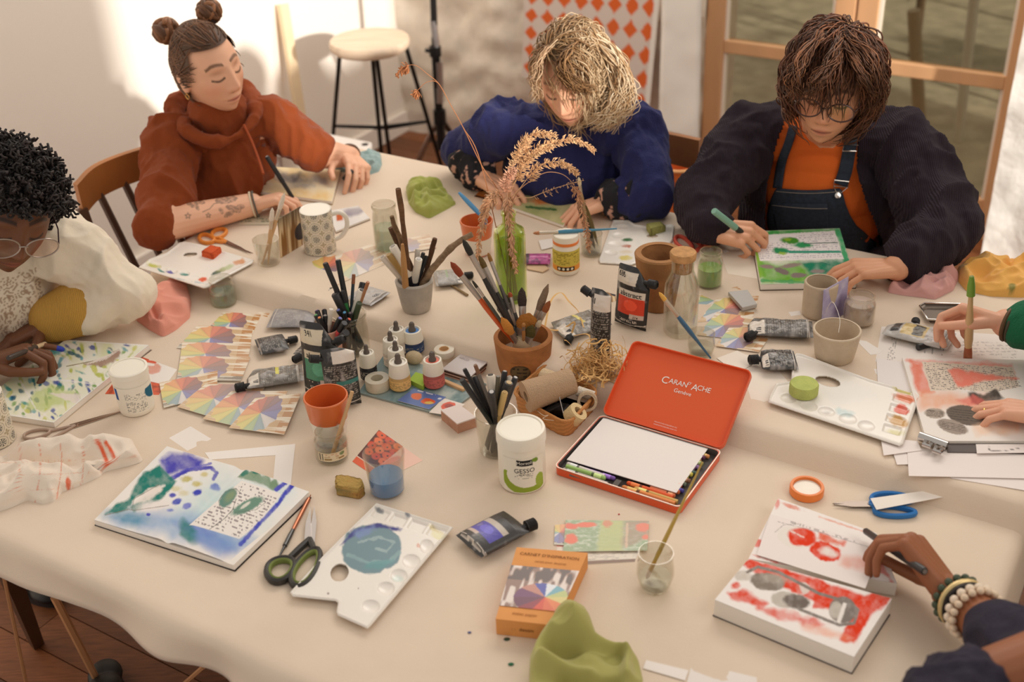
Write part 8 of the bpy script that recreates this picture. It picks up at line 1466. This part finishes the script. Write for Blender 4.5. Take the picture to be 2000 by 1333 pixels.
lock([(1600, 70), (1570, 110), (1550, 150), (1552, 188)], (-.06, -.10, -.11, -.10), 150, 11, (70, 44, 30), (130, 84, 54), .006, 4).build('hair_lock', mat('hair_strands'), h3, auto=0); lock([(1660, 75), (1700, 120), (1712, 170), (1700, 215)], (-.05, -.09, -.09, -.07), 230, 16, (70, 44, 30), (126, 82, 54), .006, 5).build('hair_lock', mat('hair_strands'), h3, auto=0); lock([(1640, 80), (1628, 115), (1602, 150), (1584, 180)], (-.07, -.115, -.13, -.125), 130, 11, (66, 42, 28), (120, 76, 48), .005, 6).build('hair_lock', mat('hair_strands'), h3, auto=0); lock([(1650, 90), (1672, 125), (1692, 160), (1704, 190)], (-.07, -.11, -.12, -.10), 100, 9, (66, 42, 28), (120, 76, 48), .005, 7).build('hair_lock', mat('hair_strands'), h3, auto=0)
glasses(p3, HP, R, s, mat('tortoise', (72, 40, 32), .3, coat=.4), .027, .0195, .108, -.004, .0017)
for k in (-1, 1): ring(p3, 'earring', hl(k*.083, -.004, -.052), R[:, 1]*.9+R[:, 0]*.3, .014, .0018, gold)
b = t1[0]; pen('teal green pen held by the person in navy cardigan', PZ(1394, 412, .925), PZ(1474, 474, ZB+.022), .0075, (130, 176, 156), (30, 44, 40), .52, None)
# ==== 4: cream embroidered jumper, black curls, wire glasses, left
HP = PZ(14, 412, 1.075); R = headframe(HP, 20, 34, 12); s = 1.03; hl = lambda x, y, z: R @ (np.array([x, y, z])*s)+HP
SR, SL = PZ(120, 480, .94), PZ(-215, 520, .93); hips = (SL+SR)/2+np.array([-.16, .05, -.42]); ER, WR_ = PZ(240, 568, .842), PZ(92, 628, .80); EL, WL = PZ(-190, 720, .83), PZ(-32, 712, .80); NB = (SL+SR)/2+np.array([0, 0, .03])
sk_ = (112, 70, 46); mb = MB(); mb.cap(NB, hl(0, -.035, -.06), .058, .055); mb.cap(SL, SR, .05, .05); mb.cap(NB, hips, .07, .08); arm(mb, SR, ER, WR_, (.045, .042, .030)); arm(mb, SL, EL, WL, (.045, .042, .031))
K1 = PZ(44, 652, .79); t1 = hand(mb, WR_, WR_+nz(K1-WR_)*.085, np.array([-.1, .25, 1]), -1, REST, (.7, .6, -.4)); K2 = PZ(48, 684, .815); K2 = WL+nz(K2-WL)*.09; cu = [(52, 58, 26), (46, 56, 26), (38, 50, 24), (12, 16, 8)]; t2 = hand(mb, WL, K2, np.array([-.25, .3, .95]), 1, cu, (.6, .75, -.5), 1.05, .06)
def bluetip(V, C): m = np.linalg.norm(V-t2[3], axis=1) < .012; C[m] = lin((40, 60, 170)); return C
p0 = body('dark', 'person in cream embroidered jumper with mustard cuffs and wire glasses, left', mb, sk_, (HP, R, s), dict(lip=(150, 84, 70), brow=(40, 28, 22), lash=(30, 22, 18), cheek=(136, 78, 50)), post=bluetip)
mb = MB(); torso(mb, SL, SR, hips, 1.08, .13); mb.cap(SR, ER, .076, .060, 18); mb.cap(ER, ER+(WR_-ER)*.50, .060, .054, 18); mb.cap(SL, EL, .076, .064, 18); mb.cap(EL, EL+(WL-EL)*.6, .072, .058, 18); mb.cap(NB+np.array([0, .02, -.02]), NB+np.array([.01, 0, .015]), .085, .068)
def emb(V, N):
    C = np.broadcast_to(lin((232, 218, 196)), V.shape).copy(); Q = proj(V); m = (pip(Q, [(-40, 560), (20, 540), (70, 520), (92, 600), (96, 660), (-40, 700)]) < 0) & (V[:, 2] < .99); X = Q[:, 0]/34; Y = Q[:, 1]/30+(np.floor(X) % 2)*.5; d = np.hypot(X % 1-.5, Y % 1-.5); a = np.arctan2(Y % 1-.5, X % 1-.5); pt = ((d < .30) & (d > .22)) | ((d < .19) & (np.cos(a*6) > -.1)) | (np.abs(d-.46) < .03); C[m & pt] = lin((172, 146, 122)); return C
garment('jumper', mb, p0, mat('cream_fleece', vcol=True, rough=.95, sheen=.3, spec=.1, bump=.08, bs=200), .0042, 3, .013, .08, colfn=emb)
mb = MB(); a, b = ER+(WR_-ER)*.62, ER+(WR_-ER)*.90; mb.cap(a, b, .061, .052, 20); garment('cuff', mb, p0, mat('mustard_rib', (206, 158, 74), .95, bump=.5, bs=90, tex='WAVE'), .004, 4, .0012, .05, label='mustard ribbed cuff')
beads(p0, 'bracelet', WR_+(K1-WR_)*.10, K1-WR_, .032, .0048, mat('turquoise', (120, 168, 160), .4), 20)
rgn = t2[2]; mid = K2+(rgn-K2)*.5; y_ = nz(K2-WL); ring(p0, 'finger_ring', WL+y_*(.09+.012)+np.cross(y_, nz(np.array([-.25, .3, .95])-y_*(np.array([-.25, .3, .95]) @ y_)))*(-.011)-np.array([0, 0, .006]), y_, .0098, .0014, stl)
rgc = np.random.RandomState(4); mb = MB(); rad = np.array([.084, .106, .118])*s; n = 0
while n < 1500:
    u_ = nz(rgc.normal(size=3))
    if ((u_[1] > .40) and (u_[2] < .46)) or u_[2] < -.35 or ((u_[1] > .0) and (u_[2] < .10)): continue
    n += 1; L_ = .012+.034*rgc.rand()*(1 if u_[2] > .1 else .4); c = u_*rad; tt = nz(np.cross(u_, rgc.normal(size=3))); bb = np.cross(u_, tt); q = np.linspace(0, 1, 9); f = 5+6*rgc.rand(); a_ = .0055
    S = c[None]+u_[None]*(L_*q)[:, None]+(tt[None]*np.cos(f*q*1.6)[:, None]+bb[None]*np.sin(f*q*1.6)[:, None])*a_; mb.tube(S @ R.T+HP, .0026, 4, col=np.array((40, 32, 30))*(.5+.9*rgc.rand()))
cap = MB(); cap.ell((0, 0, 0), rad*1.08, None, 48, 34); U_ = cap.v[0]/(rad*1.08); kp = ~(((U_[:, 1] > .40) & (U_[:, 2] < .48)) | (U_[:, 2] < -.35) | ((U_[:, 1] > .0) & (U_[:, 2] < .12))); mb.add(cap.v[0] @ R.T+HP, [f for f in cap.f if kp[list(f)].all()], 0, (26, 20, 20)); mb.build('hair', mat('black_curls', vcol=True, rough=.6), p0, auto=0)
glasses(p0, HP, R, s, mat('wire_frame', (176, 160, 150), .3, metal=.7), .031, .022, .112, -.006, .0015, .036, mat('dark_temple', (50, 30, 40), .4))
pen('pen with gold point held above the watercolour block', PZ(16, 700, .85), PZ(90, 671, .80), .0052, (60, 50, 44), (212, 186, 150), .72, None)
# ==== 5: green sleeve at right, painting; 6: dark hand with bracelets at right front
W1, E1, S1 = PZ(1966, 632, .872), PZ(2150, 640, .90), PZ(2300, 540, 1.05); W2, E2, S2 = PZ(2062, 812, .835), PZ(2200, 800, .86), PZ(2440, 700, 1.03)
HP = (S1+S2)/2+np.array([-.06, .03, .20]); R = np.stack([nz(S1-S2), nz(np.array([-.75, .35, -.55])), np.cross(nz(S1-S2), nz(np.array([-.75, .35, -.55])))], 1); R[:, 1] = np.cross(R[:, 2], R[:, 0]); NB = (S1+S2)/2+[0, 0, .03]; hips = NB+np.array([.12, -.06, -.5])
mb = MB(); mb.cap(NB, HP+R @ np.array([0, -.03, -.06]), .056, .052); mb.cap(S1, S2, .05, .05); mb.cap(NB, hips, .07, .08); arm(mb, S1, E1, W1, (.045, .04, .028)); arm(mb, S2, E2, W2, (.045, .04, .029))
K1 = W1+nz(PZ(1886, 606, .872)-W1)*.082; t1 = hand(mb, W1, K1, np.array([-.1, .75, .7]), -1, GRIP, (.55, .8, -.5)); K2 = W2+nz(PZ(1975, 800, .825)-W2)*.085; t2 = hand(mb, W2, K2, np.array([0, .25, 1]), 1, REST, (.6, .7, -.4))
p4 = body('fair', 'person with green sleeve at right edge holding a green-topped brush upright', mb, (230, 172, 142), (HP, R, 1), dict(lip=(200, 120, 100), brow=(104, 72, 50), lash=(70, 50, 40), cheek=(226, 150, 122)), vox=.0024)
mb = MB(); torso(mb, S2, S1, hips, 1.08, .125); mb.cap(S1, E1, .078, .07, 18); mb.cap(E1, E1+(W1-E1)*.80, .066, .046, 18); mb.cap(S2, E2, .078, .068, 18); mb.cap(E2, E2+(W2-E2)*.85, .064, .044, 18); garment('green_jumper', mb, p4, knit('green_knit', (36, 104, 72), 200, .3), .005, 3, .007, .07)
hair(p4, HP, R, 1, 240, .22, brn, (0, -.2, .97), .4, (.004, 40), .004, 21)
for k in range(3): ring(p4, 'bracelet', W1+nz(W1-K1)*(.004+.009*k), K1-W1, .031, .0042, mat('bracelet_%d' % k, ((96, 70, 44), (70, 62, 44), (176, 120, 96))[k], .6))
y_ = nz(K2-W2); ring(p4, 'finger_ring', along(K2, t2[1], .34)+[0, 0, .002], t2[1]-K2, .0105, .002, gold)
a, b = PZ(1889, 722, ZF+.024), PZ(1898, 540, .975); brush('wide brush with green painted end held upright over coral painting', a, b, .12, .13, (150, 120, 84), (206, 170, 120), .0085, 1.0, (176, 160, 140), flat=.7); br5 = bpy.data.objects[[o.name for o in bpy.data.objects if o.name.startswith('paint_brush')][-1]]
MB().tube([along(a, b, .80), along(a, b, .9), b], [.0078, .0072, .004], 10).build('painted_end', mat('lime_paint_end', (120, 156, 60), .4), br5)
W1, E1, S1 = PZ(1856, 1160, .805), PZ(2050, 1320, .86), PZ(2420, 1300, 1.04); HP = S1+np.array([.10, -.22, .20]); S2 = S1+np.array([-.02, -.36, 0]); NB = (S1+S2)/2+[0, 0, .03]; hips = NB+np.array([.18, .06, -.5]); E2, W2 = PZ(2140, 1262, .93), PZ(1905, 1345, .90)
fy = nz(np.array([-.75, .45, -.45])); fx = nz(np.cross(fy, [0, 0, 1])); R = np.stack([fx, fy, np.cross(fx, fy)], 1); HP = NB+np.array([-.05, .03, .19])
mb = MB(); mb.cap(NB, HP+R @ np.array([0, -.03, -.06]), .056, .052); mb.cap(S1, S2, .05, .05); mb.cap(NB, hips, .07, .08); arm(mb, S1, E1, W1, (.045, .042, .027)); arm(mb, S2, E2, W2, (.045, .046, .040))
K1 = W1+nz(PZ(1782, 1062, .835)-W1)*.098; t1 = hand(mb, W1, K1, np.array([.45, .35, .9]), 1, [(50, 42, 20), (54, 46, 22), (58, 52, 24), (60, 54, 24)], (.35, .85, -.75), 1.08)
p5 = body('brown', 'person with bead bracelets and navy sleeve writing at right front', mb, (150, 92, 60), (HP, R, 1), dict(lip=(150, 84, 70), brow=(40, 28, 22), lash=(30, 22, 18), cheek=(150, 88, 58)), vox=.0024)
nv = mat('navy_denim', (44, 38, 54), .9, bump=.3, bs=300, var=.2, vs=60); mb = MB(); torso(mb, S1, S2, hips, 1.05, .12); mb.cap(S1, E1, .07, .062, 18); mb.cap(E1, E1+(W1-E1)*.48, .056, .045, 18); mb.cap(S2, E2+(S2-E2)*.4, .07, .062, 18); garment('navy_shirt', mb, p5, nv, .0045, 3, .006, .05)
mb = MB(); mb.cap(PZ(1890, 1352, .90), PZ(1830, 1400, .90), .054, .056, 18); garment('rolled_cuff', mb, p5, nv, .004, 3, .006, .04)
hair(p5, HP, R, 1, 260, .12, lambda u_, rg: np.array((36, 28, 26))*(.6+.8*rg.rand()), (0, -.2, .97), .3, (.006, 80), .004, 22)
ad = nz(E1-W1)
for nm, q, rr_, tt, c, n in (('green_bracelet', .018, .034, .0062, (66, 78, 58), 16), ('gold_bracelet', .030, .034, .0045, (222, 196, 140), 0), ('black_bracelet', .040, .034, .0042, (40, 34, 32), 0), ('pearl_bracelet', .054, .037, .0066, (236, 218, 196), 17), ('pearl_bracelet', .066, .038, .0056, (230, 206, 178), 19)):
    c0 = W1+ad*q
    if n: beads(p5, nm, c0, ad, rr_, tt, mat('beads_%d' % c[0], c, .35), n)
    else: ring(p5, nm, c0, ad, rr_, tt, mat('band_%d' % c[0], c, .35, metal=.5))
pen('black pen held by the braceleted hand over red painting', PZ(1806, 1117, .845), PZ(1688, 1036, .795), .0062, (44, 40, 40), (60, 48, 46), .62, (120, 110, 104))
# ------------------------------------------------------------------ chairs and things under the table
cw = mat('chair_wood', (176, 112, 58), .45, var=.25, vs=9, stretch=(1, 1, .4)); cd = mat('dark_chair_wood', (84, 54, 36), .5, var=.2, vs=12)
def chair(label, rail, zr, hh, seat, feet, m, spind=(), posts=2):
    """rail: back rail line (photograph places at height zr); seat: four floor-plan corners"""
    P = [PZ(x, y, zr) for x, y in rail]; S = smooth(P, 8); sc_ = np.mean(seat, 0); t = thing('wooden_chair', label, 'chair', np.append(sc_[:2], 0)); mb = MB()
    o = nz(np.cross(S[-1]-S[0], [0, 0, 1])); o = o if (sc_-S[0])[:2] @ o[:2] > 0 else -o; G = np.stack([S+[0, 0, hh/2], S+[0, 0, hh/2]-o*.018, S-[0, 0, hh/2]-o*.018, S-[0, 0, hh/2]], 1); G = np.concatenate([G, G[:, :1]], 1); mb.grid(G); n = len(S); mb.add(np.concatenate([G[0, :4], G[-1, :4]]), [(0, 1, 2, 3), (7, 6, 5, 4)]); mb.build('back_rail', m, t, auto=40)
    zs = .46
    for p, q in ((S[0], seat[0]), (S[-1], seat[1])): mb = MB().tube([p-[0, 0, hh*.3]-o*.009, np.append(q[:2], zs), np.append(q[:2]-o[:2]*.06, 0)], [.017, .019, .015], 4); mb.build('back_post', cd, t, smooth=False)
    for k in spind: p = S[int(k*(n-1))]; MB().tube([p-[0, 0, hh*.4]-o*.009, np.append(along(seat[0], seat[1], k)[:2], zs)], .010, 6).build('spindle', cd, t)
    MB().wprism([np.append(q[:2], zs-.025) for q in (seat[0], seat[1], seat[3], seat[2])], .025).build('seat', m, t, smooth=False, bevel=.006)
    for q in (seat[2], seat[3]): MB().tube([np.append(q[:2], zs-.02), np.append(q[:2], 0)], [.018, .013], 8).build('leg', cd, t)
a, b = PZ(172, 395, .86), PZ(420, 300, .86); o = nz(np.cross(b-a, [0, 0, 1])); o = o if o[1] < 0 else -o
chair('wooden chair with curved back rail behind the rust hoodie', [(158, 392), (200, 352), (290, 318), (400, 296)], .86, .082, [a+o*.03, b+o*.03, a+o*.42, b+o*.42], None, cw, (.3, .5, .7))
a, b = PZ(1180, 268, .80), PZ(1366, 296, .80); o = nz(np.cross(b-a, [0, 0, 1])); o = o if o[1] < 0 else -o
chair('brown wooden chair behind the cobalt blue jumper', [(1180, 278), (1230, 280), (1290, 288), (1364, 304)], .80, .085, [a+o*.03, b+o*.03, a+o*.42, b+o*.42], None, mat('walnut', (142, 92, 54), .5, var=.3, vs=10), ())
c = np.append(PZ(1322, 400, .33)[:2], 0); hk = ht(c, 322); k = mpp(c+[0, 0, hk]); t = thing('orange_bucket', 'orange bucket with pale rim between blue jumper and navy cardigan', 'bucket', c)
MB().lathe(shell([(29*k, 0), (30*k, .01), (34*k, hk-.01), (35*k, hk)], .004), c, 30, close=True).build('bucket_body', mat('orange_canvas', (222, 116, 52), .6), t); MB().tube([c+[35*k*math.cos(a), 35*k*math.sin(a), hk] for a in np.linspace(0, 6.28, 30, endpoint=False)], .006, 8, closed=True).build('rim', mat('pale_orange_rim', (236, 176, 116), .6), t)
# cane-seated chair at the right edge
t = thing('cane_chair', 'chair with woven cane back at the right photo edge', 'chair', uvw(1.98, .72)); G = quad([uvw(1.72, 1.00, .80), uvw(1.70, .52, .80), uvw(1.74, .52, .46), uvw(1.76, 1.0, .46)], .004); q = uvq(G)*np.array([120, 84])
C = np.where((((q[..., 0]+q[..., 1]) % 3 < 1.4) & ((q[..., 0]-q[..., 1]) % 3 < 1.4))[..., None], lin((40, 28, 22)), lin((196, 160, 120))); MB().grid(G, 0, C).build('cane_back', VC(), t, solid=.006)
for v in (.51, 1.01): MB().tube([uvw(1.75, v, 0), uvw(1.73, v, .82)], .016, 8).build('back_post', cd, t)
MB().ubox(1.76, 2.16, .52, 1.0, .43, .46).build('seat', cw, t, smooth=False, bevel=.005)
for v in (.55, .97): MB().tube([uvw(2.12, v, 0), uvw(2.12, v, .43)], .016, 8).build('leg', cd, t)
# floor under the near table edge
t = thing('wooden_stool', 'dark wooden stool whose tapered leg shows under left table edge', 'stool', PZ(60, 1240, 0)); a = PZ(4, 1090, .42)
MB().tube([a, PZ(72, 1258, .004)], [.026, .018], 4).build('leg', cd, t, smooth=False); MB().tube([a+[-.02, .22, 0], PZ(72, 1258, .004)+[-.06, .3, 0]], [.026, .018], 4).build('leg', cd, t, smooth=False); MB().box(a+[-.05, .12, .02], (.3, .3, .03), UAX).build('seat', cd, t, smooth=False, bevel=.004)
pr_ = mat('pine_rod', (206, 150, 104), .5)
for L_, p, q, r_ in (('light pine rod leaning under the near table edge', PZ(106, 1166, .45), PZ(190, 1330, .02), .008), ('thin pale rod leaning at the left below table', PZ(2, 1100, .45), PZ(52, 1340, .02), .004), ('thin pale rod under the table at the photo bottom', PZ(398, 1303, .30), PZ(350, 1345, .02), .005)): tag(MB().tube([p, q], r_, 6).build('wooden_rod', pr_), L_, 'rod')
def shoe(label, x, y, d):
    p = PZ(x, y, .0); t = thing('shoe', label, 'shoe', p); d = nz(np.append(d, 0)); s_ = np.cross([0, 0, 1], d); mb = MB()
    for f, w, h_ in ((-.09, .036, .075), (-.03, .036, .07), (.03, .042, .05), (.09, .04, .035)): mb.ell(p+d*f+[0, 0, h_*.55+.008], (.05, w, h_*.55), (d, s_, [0, 0, 1]), 16, 10)
    V, F = remesh(mb, .005, 3); MB().add(V, F).build('upper', mat('black_leather', (30, 26, 26), .5), t, auto=0); MB().prism([(.13*math.cos(a), .044*math.sin(a)) for a in np.linspace(0, 6.28, 24, endpoint=False)], 0, .014, p, (d, s_, [0, 0, 1])).build('sole', mat('dark_sole', (44, 36, 34), .7), t)
shoe('black shoe on the floor under the left end of table', 58, 1142, (.6, -.5)); shoe('dark shoe cut off by the photo bottom under table', 215, 1392, (-.3, .9))
